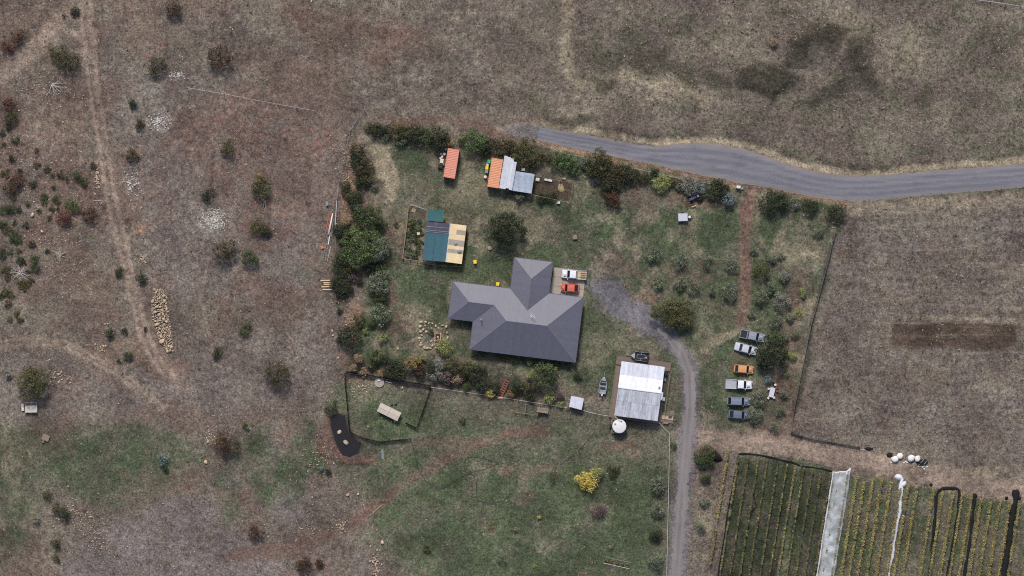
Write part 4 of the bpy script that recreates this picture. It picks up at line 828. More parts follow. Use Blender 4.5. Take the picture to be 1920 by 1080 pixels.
# --- dead fallen trees
def dead_tree(px, py, spread, label, seed, a0=0, a1=360, n=12):
    q = random.Random(seed); e = thing('dead_tree', label, 'dead tree', G(px, py)); m = MB(); tr = MB()
    tr.tube([(0, 0, -0.1), (0.1, 0.05, 0.35)], 0.22, 7, 0.14); tr.build('stump', M_DEAD, e, True)
    for i in range(n):
        a = math.radians(a0 + (a1 - a0) * (i + q.uniform(0, .8)) / n); L = spread * S * q.uniform(0.5, 1.1)
        pts = [(0, 0, 0.25)]
        for k in range(1, 5):
            a += q.uniform(-.3, .3); pts.append((pts[-1][0] + math.cos(a) * L / 4, pts[-1][1] + math.sin(a) * L / 4, 0.25 + q.uniform(-.12, .25)))
        b = MB(); b.tube(pts, q.uniform(.05, .11), 5, 0.02)
        for k in (2, 3):
            aa = a + q.choice((-1, 1)) * q.uniform(.5, 1.0); p = pts[k]
            b.tube([p, (p[0] + math.cos(aa) * L * .25, p[1] + math.sin(aa) * L * .25, p[2] + .08)], 0.035, 4, 0.012)
        b.build('branch', M_DEAD, e, True)
dead_tree(98, 158, 34, 'fallen bleached dead tree below the olive tree at the upper left', 3, -110, 20, 13)
dead_tree(113, 478, 18, 'small bleached dead tree lying on the stony slope', 5, 0, 360, 14)
dead_tree(38, 512, 20, 'grey dead brush heap among the scrub at the left edge', 8, 0, 360, 26)
dead_tree(497, 378, 24, 'bare pale branches below the olive tree on red soil', 9, 235, 315, 4)

# ------------------------------------------------------------------ building materials
def sheetmat(name, c1, c2, axis_, wave, rough=0.45, metal=0.0, streak=0.0, sc3=None, objrand=0.0, bump=0.012):
    """ribbed sheet metal: ribs across axis_ ('X' or 'Y'), weather streaks running along the ribs"""
    m, nt, p, out = newmat(name)
    co = nt.nodes.new('ShaderNodeTexCoord').outputs['Object']
    w = nt.nodes.new('ShaderNodeTexWave'); w.wave_type = 'BANDS'; w.bands_direction = axis_; w.inputs['Scale'].default_value = 0.314 / wave
    nt.links.new(co, w.inputs['Vector'])
    n1 = noise(nt, co, 1.3, 6, 0.7); n2 = noise(nt, co, 9, 4, 0.7)
    sx = nt.nodes.new('ShaderNodeSeparateXYZ'); nt.links.new(co, sx.inputs[0])
    wnz = nt.nodes.new('ShaderNodeTexWhiteNoise'); wnz.noise_dimensions = '1D'
    nt.links.new(mth(nt, 'FLOOR', mth(nt, 'DIVIDE', sx.outputs[0 if axis_ == 'X' else 1], 0.76)), wnz.inputs['W'])
    mp = nt.nodes.new('ShaderNodeMapping'); mp.inputs['Scale'].default_value = (3.0, 0.35, 1) if axis_ == 'X' else (0.35, 3.0, 1); nt.links.new(co, mp.inputs[0])
    n3 = noise(nt, mp.outputs[0], 1.0, 5, 0.7)
    c = mixc(nt, ramp(nt, mth(nt, 'ADD', mth(nt, 'MULTIPLY', n1, 0.6), mth(nt, 'MULTIPLY', n2, 0.4)), 0.32, 0.68), c1, c2)
    hv0 = nt.nodes.new('ShaderNodeHueSaturation'); nt.links.new(c, hv0.inputs['Color']); nt.links.new(ramp(nt, wnz.outputs['Value'], 0, 1, 0.955, 1.045), hv0.inputs['Value']); c = hv0.outputs[0]
    if streak: c = mixc(nt, mth(nt, 'MULTIPLY', ramp(nt, n3, 0.48, 0.72), streak), c, sc3)
    if objrand:
        oi = nt.nodes.new('ShaderNodeObjectInfo').outputs['Random']
        hv = nt.nodes.new('ShaderNodeHueSaturation'); nt.links.new(c, hv.inputs['Color']); nt.links.new(ramp(nt, oi, 0, 1, 1 - objrand, 1 + objrand), hv.inputs['Value']); c = hv.outputs[0]
    nt.links.new(c, p.inputs['Base Color']); p.inputs['Roughness'].default_value = rough; p.inputs['Metallic'].default_value = metal
    b = nt.nodes.new('ShaderNodeBump'); b.inputs['Distance'].default_value = bump
    nt.links.new(w.outputs['Fac'], b.inputs['Height']); nt.links.new(b.outputs[0], p.inputs['Normal'])
    return m
M_ROOF_U = sheetmat('grey_roof_steel_ns', srgb(88, 87, 98), srgb(101, 100, 111), 'X', 0.5, 0.5, 0, 0.25, srgb(104, 104, 113), bump=0.003)
M_ROOF_V = sheetmat('grey_roof_steel_ew', srgb(88, 87, 98), srgb(101, 100, 111), 'Y', 0.5, 0.5, 0, 0.25, srgb(104, 104, 113), bump=0.003)
M_CAP = mat('ridge_cap_steel', srgb(106, 106, 117), 0.5, 0, 0.08, 3)
M_WALL = mat('rendered_wall', srgb(150, 138, 124), 0.9, 0, 0.12, 5, 0.01)
M_GLASS, g_nt, g_p, g_o = newmat('dark_window_glass')
g_p.inputs['Base Color'].default_value = (0.015, 0.018, 0.022, 1); g_p.inputs['Roughness'].default_value = 0.08
MATS['glass'] = M_GLASS
M_WHITE = mat('white_paint', srgb(222, 222, 222), 0.4, 0, 0.05, 5)
M_FRAME = mat('window_frame_paint', srgb(196, 192, 186), 0.5, 0, 0.08, 5)
M_CONC = mat('concrete', srgb(158, 148, 138), 0.9, 0, 0.10, 2.5, 0.01, srgb(138, 128, 118), 0.02, 0.7, 0.04)
M_STEEL = mat('galvanised_steel', srgb(158, 160, 166), 0.45, 0.4, 0.15, 6)
M_TIMBER = mat('grey_timber', srgb(136, 120, 104), 0.85, 0, 0.22, 7, 0.01, None, 0, 1, 0.22)
M_BROWN = mat('brown_timber', srgb(118, 104, 94), 0.85, 0, 0.22, 7, 0.01, None, 0, 1, 0.18)
M_REDWOOD = mat('red_stained_timber', srgb(140, 88, 66), 0.8, 0, 0.22, 7, 0.01, None, 0, 1, 0.12)
M_PALEWOOD = mat('pale_timber', srgb(196, 174, 144), 0.8, 0, 0.18, 7, 0.01, None, 0, 1, 0.12)
M_BLACK = mat('black_plastic', srgb(34, 34, 38), 0.5, 0, 0.2, 6)
M_RUBBER = mat('tyre_rubber', srgb(28, 28, 28), 0.9, 0, 0.2, 8)
M_RUST = mat('rusty_iron', srgb(106, 66, 48), 0.85, 0.1, 0.3, 8, 0.01, srgb(66, 50, 44), 0.05, 4)
M_PIPE = mat('white_pvc', srgb(206, 204, 200), 0.5, 0, 0.08, 5)

# ------------------------------------------------------------------ farmhouse
HK = S / 4.5
ho = W(820 + 130 / 4.5, 460 + 305 / 4.5, 2.6)
house = thing('farmhouse', 'grey hip-roofed farmhouse with three wings at the centre', 'house', (ho.x, ho.y, 0.0), -math.radians(7.05))
EZ, PIT = 2.6, 0.40
P = lambda u, v: (u * HK, -v * HK, EZ)
Rg = lambda u, v, run: (u * HK, -v * HK, EZ + run * HK * PIT)
u0, uS, uE, uNa, uNb = 0, 212, 1106, 490, 814
vN, vW, vS, vT = 0, 310, 547, -264
NW, WSW, INSW, SW_, SE_, NE_ = P(0, 0), P(0, vW), P(uS, vW), P(uS, vS), P(uE, vS), P(uE, 0)
IN1, IN2, A_, B_ = P(uNa, 0), P(uNb, 0), P(uNa, vT), P(uNb, vT)
apW, knee = Rg(155, 155, 155), Rg(uS + 155, 155, 155)
rL, rR = Rg(uS + 273.5, 273.5, 273.5), Rg(uE - 273.5, 273.5, 273.5)
apN, val = Rg(652, vT + 162, 162), Rg(652, 162, 162)
planes = [([NW, WSW, apW], 'V'), ([WSW, INSW, knee, apW], 'U'), ([INSW, SW_, rL, knee], 'V'), ([SW_, SE_, rR, rL], 'U'), ([SE_, NE_, rR], 'V'),
          ([A_, IN1, val, apN], 'V'), ([B_, A_, apN], 'U'), ([IN2, B_, apN, val], 'V'), ([NE_, IN2, val, IN1, NW, apW, knee, rL, rR], 'U')]
for pts, ax in planes:
    MB().slab(pts, 0.06).build('roof_plane', M_ROOF_U if ax == 'U' else M_ROOF_V, house)
def cap(a, b, parent=house, r=0.10, m=M_CAP, name='ridge_cap'):
    a, b = Vector(a), Vector(b); d = (b - a).normalized(); s = d.cross(Vector((0, 0, 1))).normalized() * r
    up = Vector((0, 0, 0.045)); dn = Vector((0, 0, -0.03))
    mb = MB().rings([[a + s + dn, a + up, a - s + dn, a - Vector((0, 0, 0.08))], [b + s + dn, b + up, b - s + dn, b - Vector((0, 0, 0.08))]])
    return mb.build(name, m, parent)
for a, b in [(NW, apW), (WSW, apW), (apW, knee), (knee, rL), (SW_, rL), (rL, rR), (SE_, rR), (NE_, rR), (A_, apN), (B_, apN), (apN, val)]: cap(a, b)
M_VALLEY = mat('valley_flashing', srgb(84, 84, 92), 0.5, 0, 0.1, 4)
for a, b in [(IN1, val), (IN2, val), (INSW, knee)]:
    MB().tube([Vector(a) + Vector((0, 0, 0.012)), Vector(b) + Vector((0, 0, 0.012))], 0.05, 5).build('valley_gutter', M_VALLEY, house)
outline = [NW, WSW, INSW, SW_, SE_, NE_, IN2, B_, A_, IN1]
M_GUT = mat('gutter_steel', srgb(92, 92, 102), 0.5, 0, 0.1, 4)
for i in range(len(outline)):
    a, b = Vector(outline[i]), Vector(outline[(i + 1) % len(outline)]); d = (b - a).normalized(); o = d.cross(Vector((0, 0, 1))) * 0.06
    mb = MB(); c = o + Vector((0, 0, -0.07))
    mb.tube([a + c, b + c], 0.065, 6); mb.build('gutter', M_GUT, house)
ins = 0.6 / HK
wo_ = [(ins, ins), (ins, vW - ins), (uS + ins, vW - ins), (uS + ins, vS - ins), (uE - ins, vS - ins), (uE - ins, ins), (uNb - ins, ins), (uNb - ins, vT + ins), (uNa + ins, vT + ins), (uNa + ins, ins)]
mb = MB(); pl = [(u * HK, -v * HK) for u, v in wo_]
for i in range(len(pl)):
    a, b = Vector(pl[i]), Vector(pl[(i + 1) % len(pl)]); d = (b - a).normalized(); n_ = Vector((-d.y, d.x)) * 0.22
    mb.rings([[(a.x, a.y, -0.3), (b.x, b.y, -0.3), ((b + n_).x, (b + n_).y, -0.3), ((a + n_).x, (a + n_).y, -0.3)], [(a.x, a.y, EZ - 0.08), (b.x, b.y, EZ - 0.08), ((b + n_).x, (b + n_).y, EZ - 0.08), ((a + n_).x, (a + n_).y, EZ - 0.08)]])
mb.build('wall', M_WALL, house)
MB().slab([(p[0], p[1], EZ - 0.1) for p in outline], 0.03).build('soffit', M_FRAME, house)
def hwin(i, t, w, z0, z1, name='window'):
    a, b = Vector(pl[i]), Vector(pl[(i + 1) % len(pl)]); d = (b - a).normalized(); n_ = Vector((d.y, -d.x)); c = a + (b - a) * t
    def bx(w_, z0_, z1_, th, off):
        p = [c - d * w_ / 2 + n_ * off, c + d * w_ / 2 + n_ * off, c + d * w_ / 2 + n_ * (off + th), c - d * w_ / 2 + n_ * (off + th)]
        return MB().rings([[(q.x, q.y, z0_) for q in p], [(q.x, q.y, z1_) for q in p]])
    f = bx(w, z0, z1, 0.05, 0.003).build(name, M_FRAME if name == 'window' else M_BROWN, house)
    if name == 'window': bx(w - 0.14, z0 + 0.07, z1 - 0.07, 0.03, 0.036).build('pane', M_GLASS, f)
    else: bx(0.06, 1.0, 1.08, 0.05, 0.055).build('handle', M_STEEL, f)
for i, t, w in [(3, .12, 1.8), (3, .32, 2.2), (3, .68, 2.2), (3, .88, 1.8), (4, .3, 1.8), (4, .7, 1.8), (0, .5, 1.6), (1, .5, 2.0), (2, .4, 1.6), (9, .35, 1.8), (9, .75, 1.8), (7, .5, 2.0)]: hwin(i, t, w, 0.9, 2.1)
hwin(3, .5, 1.0, 0.02, 2.1, 'door'); hwin(6, .5, 2.4, 0.02, 2.2, 'garage_door')
fl = house; fx, fy = (370 - 130, 625 - 305); fu = fx * .9924 + fy * .1227; fv = -fx * .1227 + fy * .9924
f_ = MB().cyl(fu * HK, -fv * HK, EZ + 0.3, EZ + 2.2, 0.10, 10).build('flue', M_STEEL, house)
MB().cyl(fu * HK, -fv * HK, EZ + 2.2, EZ + 2.35, 0.22, 10, 0.05).build('flue_cowl', M_STEEL, f_)
ax_, ay_ = 800 - 130, 590 - 305; au = ax_ * .9924 + ay_ * .1227; av = -ax_ * .1227 + ay_ * .9924
az = EZ + av * HK * PIT
an = MB(); an.tube([(au * HK, -av * HK, az - .1), (au * HK, -av * HK, az + 1.6)], 0.025, 6); an = an.build('antenna_mast', M_PIPE, house)
mb = MB(); mb.tube([(au * HK - .5, -av * HK + .35, az + 1.5), (au * HK + .6, -av * HK - .5, az + 1.5)], 0.03, 5)
for k in range(5):
    x = au * HK - .4 + k * .22; y = -av * HK + .28 - k * .17; mb.tube([(x - .22, y - .3, az + 1.5), (x + .22, y + .3, az + 1.5)], 0.02, 4)
mb.build('antenna_elements', M_PIPE, an)
MB().box(au * HK - .35, au * HK - .05, -av * HK - .3, -av * HK - .1, az - .02, az + .14).build('roof_vent', M_PIPE, house)

# concrete parking pad laid in separate bays
pad = thing('parking_pad', 'pale concrete parking pad beside the garage wing', 'concrete pad', (0, 0, 0))
q0, q1, q2, q3 = [W(*p) for p in ((1039.5, 501), (1099, 508), (1092.8, 561.5), (1029, 552.5))]
for i in range(3):
    for j in range(3):
        c = lambda u, v: (q0.lerp(q1, u)).lerp(q3.lerp(q2, u), v)
        e = 0.004
        pp = [c(i / 3 + e, (j + 1) / 3 - e), c((i + 1) / 3 - e, (j + 1) / 3 - e), c((i + 1) / 3 - e, j / 3 + e), c(i / 3 + e, j / 3 + e)]
        MB().rings([[(p.x, p.y, -0.1) for p in pp], [(p.x, p.y, 0.05) for p in pp]]).build('slab', M_CONC, pad)

# ------------------------------------------------------------------ rectangular sheds
def rect(nw, ne, se, sw, z=0.0):
    a, b, c, d = [W(*p, z) for p in (nw, ne, se, sw)]
    ctr = (a + b + c + d) / 4
    ex = (b - a) + (c - d); ey = (a - d) + (b - c)
    return ctr, math.atan2(ex.y, ex.x), ex.length / 2, ey.length / 2      # x runs NW->NE, y runs SW->NW

def corr(x0, x1, y0, y1, zf, along='y', pitch=0.2, amp=0.03, t=0.02):
    """corrugated sheet; ribs run along 'along'; zf(x,y) gives the plane"""
    m = MB()
    lo, hi = (x0, x1) if along == 'y' else (y0, y1)
    n = max(2, int(round((hi - lo) / (pitch / 4)))); prof = [0, 1, 1, 0]
    pts = [(lo + (hi - lo) * i / n, amp * prof[i % 4]) for i in range(n + 1)]
    top = []; bot = []
    for a, h in pts:
        if along == 'y': e = [(a, y0, zf(a, y0) + h), (a, y1, zf(a, y1) + h)]
        else: e = [(x0, a, zf(x0, a) + h), (x1, a, zf(x1, a) + h)]
        top.append(e)
    v = []; f = []
    for e in top: v += e
    k = len(top)
    for i in range(k - 1): f.append((2 * i, 2 * i + 1, 2 * i + 3, 2 * i + 2) if along == 'x' else (2 * i, 2 * i + 2, 2 * i + 3, 2 * i + 1))
    for e in top: v += [(p[0], p[1], p[2] - t) for p in e]
    o = 2 * k
    for i in range(k - 1): f.append((o + 2 * i, o + 2 * i + 1, o + 2 * i + 3, o + 2 * i + 2) if along == 'y' else (o + 2 * i, o + 2 * i + 2, o + 2 * i + 3, o + 2 * i + 1))
    for i in range(k - 1):
        f.append((2 * i, 2 * i + 2, o + 2 * i + 2, o + 2 * i)); f.append((2 * i + 1, o + 2 * i + 1, o + 2 * i + 3, 2 * i + 3))
    f.append((0, o, o + 1, 1)); f.append((2 * k - 2, 2 * k - 1, o + 2 * k - 1, o + 2 * k - 2))
    return m.add(v, f)

def posts(parent, pts, z0, z1, m, s=0.1, name='post'):
    me = MB().box(-s / 2, s / 2, -s / 2, s / 2, z0, z1).mesh(name, m)
    for x, y in pts: link(name, me, parent, (x, y, 0))

# --- shipping containers
def container(corners, colr, label, matname, seed):
    H_ = 2.6
    c, a, w, l = rect(*corners, H_)
    e = thing('shipping_container', label, 'container', (c.x, c.y, 0), a)
    m = mat(matname, colr, 0.55, 0, 0.12, 2.0, 0.0, tuple(x * 0.62 for x in colr[:3]), 0.0, 0.9)
    w2, l2 = w / 2, l / 2
    corr(-w2 + .1, w2 - .1, -l2 + .1, l2 - .1, lambda x, y: H_ - 0.06, 'x', 0.34, 0.04, 0.02).build('roof_panel', m, e)
    for sx in (-1, 1):
        mb = MB(); n = int(l / 0.07); v = []
        ring0 = []; ring1 = []
        for i in range(n + 1):
            y = -l2 + .12 + (l - .24) * i / n; off = (0, 1, 1, 0)[i % 4] * 0.035
            x = sx * (w2 - 0.06 + off * 0.9); ring0.append((x, y, 0.2)); ring1.append((x, y, H_ - 0.12))
        vs_ = ring0 + ring1; k = n + 1
        mb.add(vs_, [((i, i + 1, k + i + 1, k + i) if sx > 0 else (i + 1, i, k + i, k + i + 1)) for i in range(n)]).build('side_panel', m, e)
    MB().box(-w2 + .1, w2 - .1, l2 - .07, l2 - .03, .2, H_ - .1).build('end_panel', m, e)
    for sx in (-1, 1):
        d = MB().box(min(sx * .02, sx * (w2 - .1)), max(sx * .02, sx * (w2 - .1)), -l2 + .03, -l2 + .08, .2, H_ - .12).build('door', m, e)
        for x in (.35, .8): MB().tube([(sx * x, -l2 + .0, .25), (sx * x, -l2 + .0, H_ - .2)], .018, 6).build('lock_bar', M_STEEL, d)
    fr = MB()
    for x in (-w2, w2 - .1):
        for y in (-l2, l2 - .1): fr.box(x, x + .1, y, y + .1, .12, H_ - 0.1)
    fr.build('corner_post', m, e)
    rl = MB(); rl.box(-w2, -w2 + .1, -l2 + .1, l2 - .1, H_ - .12, H_); rl.box(w2 - .1, w2, -l2 + .1, l2 - .1, H_ - .12, H_); rl.box(-w2, w2, -l2, -l2 + .1, H_ - .1, H_ + .002); rl.box(-w2, w2, l2 - .1, l2, H_ - .1, H_ + .002)
    rl.build('top_rail', m, e)
    MB().box(-w2, w2, -l2, l2, 0.02, .2).build('base_frame', m, e)
    return e
container(((840.8, 277.5), (862, 281), (852, 335), (830.3, 331.5)), srgb(204, 134, 112), 'lone red-orange shipping container with drums along its left side', 'container_red_paint', 1)
container(((923, 295.8), (944, 299), (934, 353), (912.8, 349.5)), srgb(206, 144, 108), 'orange shipping container joined to the white corrugated lean-to', 'container_orange_paint', 2)

# --- white corrugated lean-to beside the orange container
M_WROOF = sheetmat('white_corrugated_iron', srgb(186, 188, 194), srgb(212, 214, 220), 'X', 0.2, 0.4, 0.0, 0.35, srgb(140, 142, 150), 0.06)
c, a, w, l = rect((946, 291.5), (970.5, 296), (960, 356.5), (935.5, 352.8), 2.9)
e = thing('lean_to', 'white corrugated open lean-to between the orange container and grey-blue roof', 'shed', (c.x, c.y, 0), a)
n = 4
for i in range(n):
    x0 = -w / 2 + w * i / n
    corr(x0 + .004, x0 + w / n - .004, -l / 2 + (.25 if i == 2 else 0), l / 2 - (.9 if i == 3 else .15 * i), lambda x, y: 2.86 + x * 0.05 + 0.012 * (i % 2), 'y', 0.19, 0.03).build('roof_sheet', M_WROOF, e)
posts(e, [(-w / 2 + .1, -l / 2 + .2), (w / 2 - .1, -l / 2 + .3), (-w / 2 + .1, l / 2 - 1.1), (w / 2 - .1, l / 2 - 1.1)], -.2, 2.75, M_TIMBER, .12)
for y in (-l / 2 + .2, 0, l / 2 - 1.1): MB().box(-w / 2, w / 2, y - .05, y + .05, 2.6, 2.72).build('beam', M_TIMBER, e)
# --- grey-blue roofed hen shed
M_BROOF = sheetmat('grey_blue_roof_sheet', srgb(150, 160, 174), srgb(172, 182, 196), 'Y', 0.2, 0.35, 0.0, 0.6, srgb(128, 136, 150), 0.09)
c, a, w, l = rect((966.5, 320.8), (1002.3, 326.5), (996.5, 363), (959.8, 357.5), 2.5)
e = thing('hen_shed', 'grey-blue roofed shed at the left end of the chicken run', 'shed', (c.x, c.y, 0), a)
n = 5
for i in range(n):
    y0 = -l / 2 + l * i / n
    corr(-w / 2, w / 2, y0 + .003, y0 + l / n - .003, lambda x, y: 2.45 - x * .03 + .01 * (i % 2), 'x', .2, .025).build('roof_sheet', M_BROOF, e)
for s in (-1, 1):
    MB().box(-w / 2 + .15, w / 2 - .15, s * (l / 2 - .15) - .03, s * (l / 2 - .15) + .03, -.2, 2.3).build('wall', M_STEEL, e)
MB().box(-w / 2 + .15, -w / 2 + .21, -l / 2 + .2, l / 2 - .2, -.2, 2.35).build('wall', M_STEEL, e)
posts(e, [(w / 2 - .2, -l / 2 + .2), (w / 2 - .2, l / 2 - .2), (w / 2 - .2, 0)], -.2, 2.35, M_TIMBER)
# --- chicken run
def fence_line(e, pts, h, post_m, rail_m, ps=0.1, step=2.2, rails=(0.9,), rr=0.03, mesh=None, lean=0.0, ground=True, piece='rail'):
    """posts, rails and optional cloth panels along plan pixels; children of e (which sits at the origin)"""
    L = arc(pts, max(2, int(sum(math.hypot(b[0] - a[0], b[1] - a[1]) for a, b in zip(pts[:-1], pts[1:])) * S / step) + 1))
    pm = MB().box(-ps / 2, ps / 2, -ps / 2, ps / 2, -.3, h).mesh('post', post_m)
    g = [G(x, y) for x, y in L]
    for p in g: link('post', pm, e, p)
    for p, q in zip(g[:-1], g[1:]):
        for r_ in rails: MB().tube([p + Vector((0, 0, h * r_)), q + Vector((0, 0, h * r_))], rr, 5).build(piece, rail_m, e)
        if mesh:
            d = (q - p); nrm = Vector((-d.y, d.x, 0)).normalized()
            k = 5; vs_ = []; fs = []
            for i in range(k + 1):
                b = p + d * (i / k); wob = random.uniform(-.06, .06)
                for z, o in ((0.0, lean * 1.6 + wob), (0.4, lean * .5), (0.92, 0.02 + wob * .5)): vs_.append(b + nrm * o + Vector((0, 0, z * h)))
            for i in range(k):
                for z in range(2): fs.append((i * 3 + z, i * 3 + 3 + z, i * 3 + 4 + z, i * 3 + 1 + z))
            MB().add(vs_, fs).build('cloth_panel', mesh, e)

def netmat(name, c, alpha):
    if name in MATS: return MATS[name]
    m, nt, p, out = newmat(name)
    co = nt.nodes.new('ShaderNodeTexCoord').outputs['Object']
    n1 = noise(nt, co, 0.6, 3, 0.5)
    nt.links.new(mixc(nt, ramp(nt, n1, .3, .7), tuple(x * .8 for x in c[:3]) + (1,), tuple(min(1, x * 1.2) for x in c[:3]) + (1,)), p.inputs['Base Color'])
    p.inputs['Roughness'].default_value = .8; p.inputs['Specular IOR Level'].default_value = .15
    nt.links.new(ramp(nt, n1, .3, .7, max(0, alpha - .12), min(1, alpha + .12)), p.inputs['Alpha'])
    MATS[name] = m
    return m
M_SHADE = netmat('black_shade_cloth', srgb(26, 26, 27), .82)
run = thing('chicken_run', 'bare brown wire-fenced chicken run right of the grey-blue shed', 'chicken run')
fence_line(run, [(1003, 330), (1050, 339), (1074, 343.5)], 1.6, M_TIMBER, M_TIMBER, .1, 2.5, (.98,), .04)
fence_line(run, [(1074, 343.5), (1068, 380.5)], 1.6, M_TIMBER, M_TIMBER, .1, 2.2, (.98,), .04)
fence_line(run, [(1068, 380.5), (1045, 375.5), (998, 365.5)], 1.6, M_TIMBER, M_TIMBER, .1, 2.5, (.98,), .04)
fence_line(run, [(1049, 338.5), (1046, 356)], 1.6, M_TIMBER, M_TIMBER, .1, 2.2, (.98,), .04)
def heap(px, py, rx, ry, h, m, name, label, cat, rot=0, seed=1):
    q = random.Random(seed); rs = []
    for k, (f, z) in enumerate([(1, -.05), (.85, .35), (.55, .75), (.2, 1)]):
        rs.append([(math.cos(t * .3927) * rx * S * f * q.uniform(.85, 1.15), math.sin(t * .3927) * ry * S * f * q.uniform(.85, 1.15), h * z) for t in range(16)])
    o = MB().rings(rs, False, True).build(name, m, None, True, G(px, py), (0, 0, rot)); return tag(o, label, cat)
M_STRAW = mat('loose_straw', srgb(166, 144, 104), .95, 0, .3, 9, .05)
heap(1052, 353, 6, 9, .35, M_STRAW, 'straw_heap', 'small yellow straw heap in the right corner of the chicken run', 'straw heap', .2, 3)

def crate(px, py, w, l, h, m, name, label, cat, rot=0, lid=None, dz=0, group=None):
    """box with rim and recessed lid"""
    e = thing(name, label, cat, G(px, py, dz), rot, group)
    MB().bbox(-w / 2, w / 2, -l / 2, l / 2, 0, h, .03).build('body', m, e)
    MB().bbox(-w / 2 + .06, w / 2 - .06, -l / 2 + .06, l / 2 - .06, h - .01, h + .035, .02).build('lid', lid or m, e)
    return e
crate(1008, 337, .8, .65, .5, M_PIPE, 'nest_box', 'square white nest box against the hen shed in the chicken run', 'box', -.15)
crate(1028, 338, 1.6, .45, .35, M_PIPE, 'feed_trough', 'long white trough on the north fence of the chicken run', 'trough', -.2)
crate(1047, 380, .7, .5, .5, M_PIPE, 'box', 'white box outside the south fence of the chicken run', 'box', -.1)
crate(1057, 335, .8, .35, .4, M_PALEWOOD, 'box', 'pale box outside the north fence of the chicken run', 'box', -.2)
crate(981, 318, .7, .6, .8, M_PIPE, 'frame_chair', 'white frame stand behind the grey-blue roof', 'stand', -.1)
def drum(px, py, r, h, m, name, label, cat, lid=None, dz=0, group=None):
    e = thing(name, label, cat, G(px, py, dz), 0, group)
    MB().lathe([(r * .94, 0), (r, .04), (r, h * .33), (r * 1.03, h * .35), (r, h * .37), (r, h * .66), (r * 1.03, h * .68), (r, h * .70), (r, h - .05), (r * .96, h)], 16).build('body', m, e, True)
    MB().lathe([(r * .8, h - .002), (r * .8, h + .03), (r * .5, h + .035)], 16).build('lid', lid or m, e)
    return e
M_BLUE = mat('blue_plastic', srgb(52, 74, 120), .5, 0, .1, 4); M_CREAMP = mat('cream_plastic', srgb(214, 200, 182), .5, 0, .08, 4); M_GREENP = mat('green_plastic', srgb(58, 156, 108), .5, 0, .1, 4); M_YEL = mat('yellow_plastic', srgb(226, 196, 44), .45, 0, .08, 4); M_GREYP = mat('grey_plastic', srgb(128, 136, 138), .5, 0, .1, 4)
drum(836, 280, .30, .9, M_BLUE, 'drum', 'blue drum with white lid at the top left of the red container', 'drum', M_PIPE)
drum(833, 289, .30, .9, M_PIPE, 'drum', 'white drum beside the red container, second from the top', 'drum')
drum(827.5, 288.5, .24, .7, M_CREAMP, 'drum', 'small cream drum left of the white drum by the red container', 'drum')
drum(829, 294, .26, .8, M_PIPE, 'drum', 'white drum third down beside the red container', 'drum'); drum(826, 297, .24, .6, M_CREAMP, 'drum', 'small cream drum third down beside the red container', 'drum')
crate(828.5, 302, .7, .95, .7, M_CREAMP, 'tub', 'pinkish cream tub beside the red container', 'tub', -.15)
crate(826, 312, .95, .9, .8, M_BLACK, 'black_bin', 'square black bin low on the left of the red container', 'bin', -.15); crate(831.5, 308, .3, .5, .6, M_GREYP, 'small_box', 'small grey box between black bin and red container', 'box', -.1)
def wheelie(px, py, body, lid, label, rot=0, s=1.0):
    e = thing('wheelie_bin', label, 'bin', G(px, py), rot)
    MB().rings([[(-.22 * s, -.25 * s, .08), (.22 * s, -.25 * s, .08), (.22 * s, .25 * s, .08), (-.22 * s, .25 * s, .08)], [(-.29 * s, -.33 * s, 1.0), (.29 * s, -.33 * s, 1.0), (.29 * s, .33 * s, 1.0), (-.29 * s, .33 * s, 1.0)]]).build('body', body, e)
    MB().bbox(-.32 * s, .32 * s, -.38 * s, .36 * s, 1.0, 1.09, .05).build('lid', lid, e)
    for x in (-.25, .25): MB().tube([(x * s - .03, .27 * s, .1), (x * s + .03, .27 * s, .1)], .1, 10).build('wheel', M_RUBBER, e)
    MB().tube([(-.25 * s, .38 * s, .98), (.25 * s, .38 * s, .98)], .025, 6).build('handle', body, e)
    return e
wheelie(917, 303.5, M_GREYP, M_GREENP, 'green-lidded wheelie bin beside the orange container', -.15)
drum(914.5, 309, .28, .8, M_CREAMP, 'drum', 'cream drum between the green and yellow bins by the orange container', 'drum')
wheelie(913, 314.5, M_GREYP, M_YEL, 'yellow-lidded wheelie bin beside the orange container', -.15)
wheelie(912.5, 321.5, M_GREYP, M_GREYP, 'grey-lidded wheelie bin below the yellow one by the orange container', -.15)
drum(910, 332, .32, .8, M_CREAMP, 'drum', 'cream drum at the lower left of the orange container', 'drum')
wheelie(890.8, 491, M_BLACK, M_YEL, 'yellow-lidded wheelie bin on the grass near the cream roof', 0.1, 1.05)
wheelie(933.3, 532.5, M_BLACK, M_YEL, 'yellow-lidded wheelie bin against the north wall of the house', -.12, 1.05)

# --- garden sheds with shade cloth, cream roof and vegetable patch
M_TEAL = sheetmat('teal_shade_cloth', srgb(46, 80, 90), srgb(58, 94, 104), 'X', .9, .8, 0, .3, srgb(48, 76, 84), .10, .004)
M_TEAL2 = mat('green_shade_cloth', srgb(54, 94, 96), .8, 0, .12, 2)
M_DPURP = mat('dark_polycarbonate', srgb(74, 70, 84), .4, 0, .12, 2, 0, srgb(96, 92, 104), .05, 1.2, .10)
M_CREAM = sheetmat('cream_roof_sheet', srgb(214, 190, 146), srgb(232, 210, 168), 'X', .2, .45, 0, .1, srgb(200, 176, 134), .03)
M_TRANS = sheetmat('greyed_translucent_sheet', srgb(148, 138, 124), srgb(170, 160, 144), 'X', .2, .45, 0, .2, srgb(136, 128, 118), .05)
c, a, w, l = rect((801.3, 392), (832.5, 395.3), (831, 416.3), (799.5, 413.8), 2.2)
e = thing('shade_house_annex', 'small green shade-cloth roof at the top of the garden sheds', 'shade house', (c.x, c.y, 0), a)
v = []; f = []
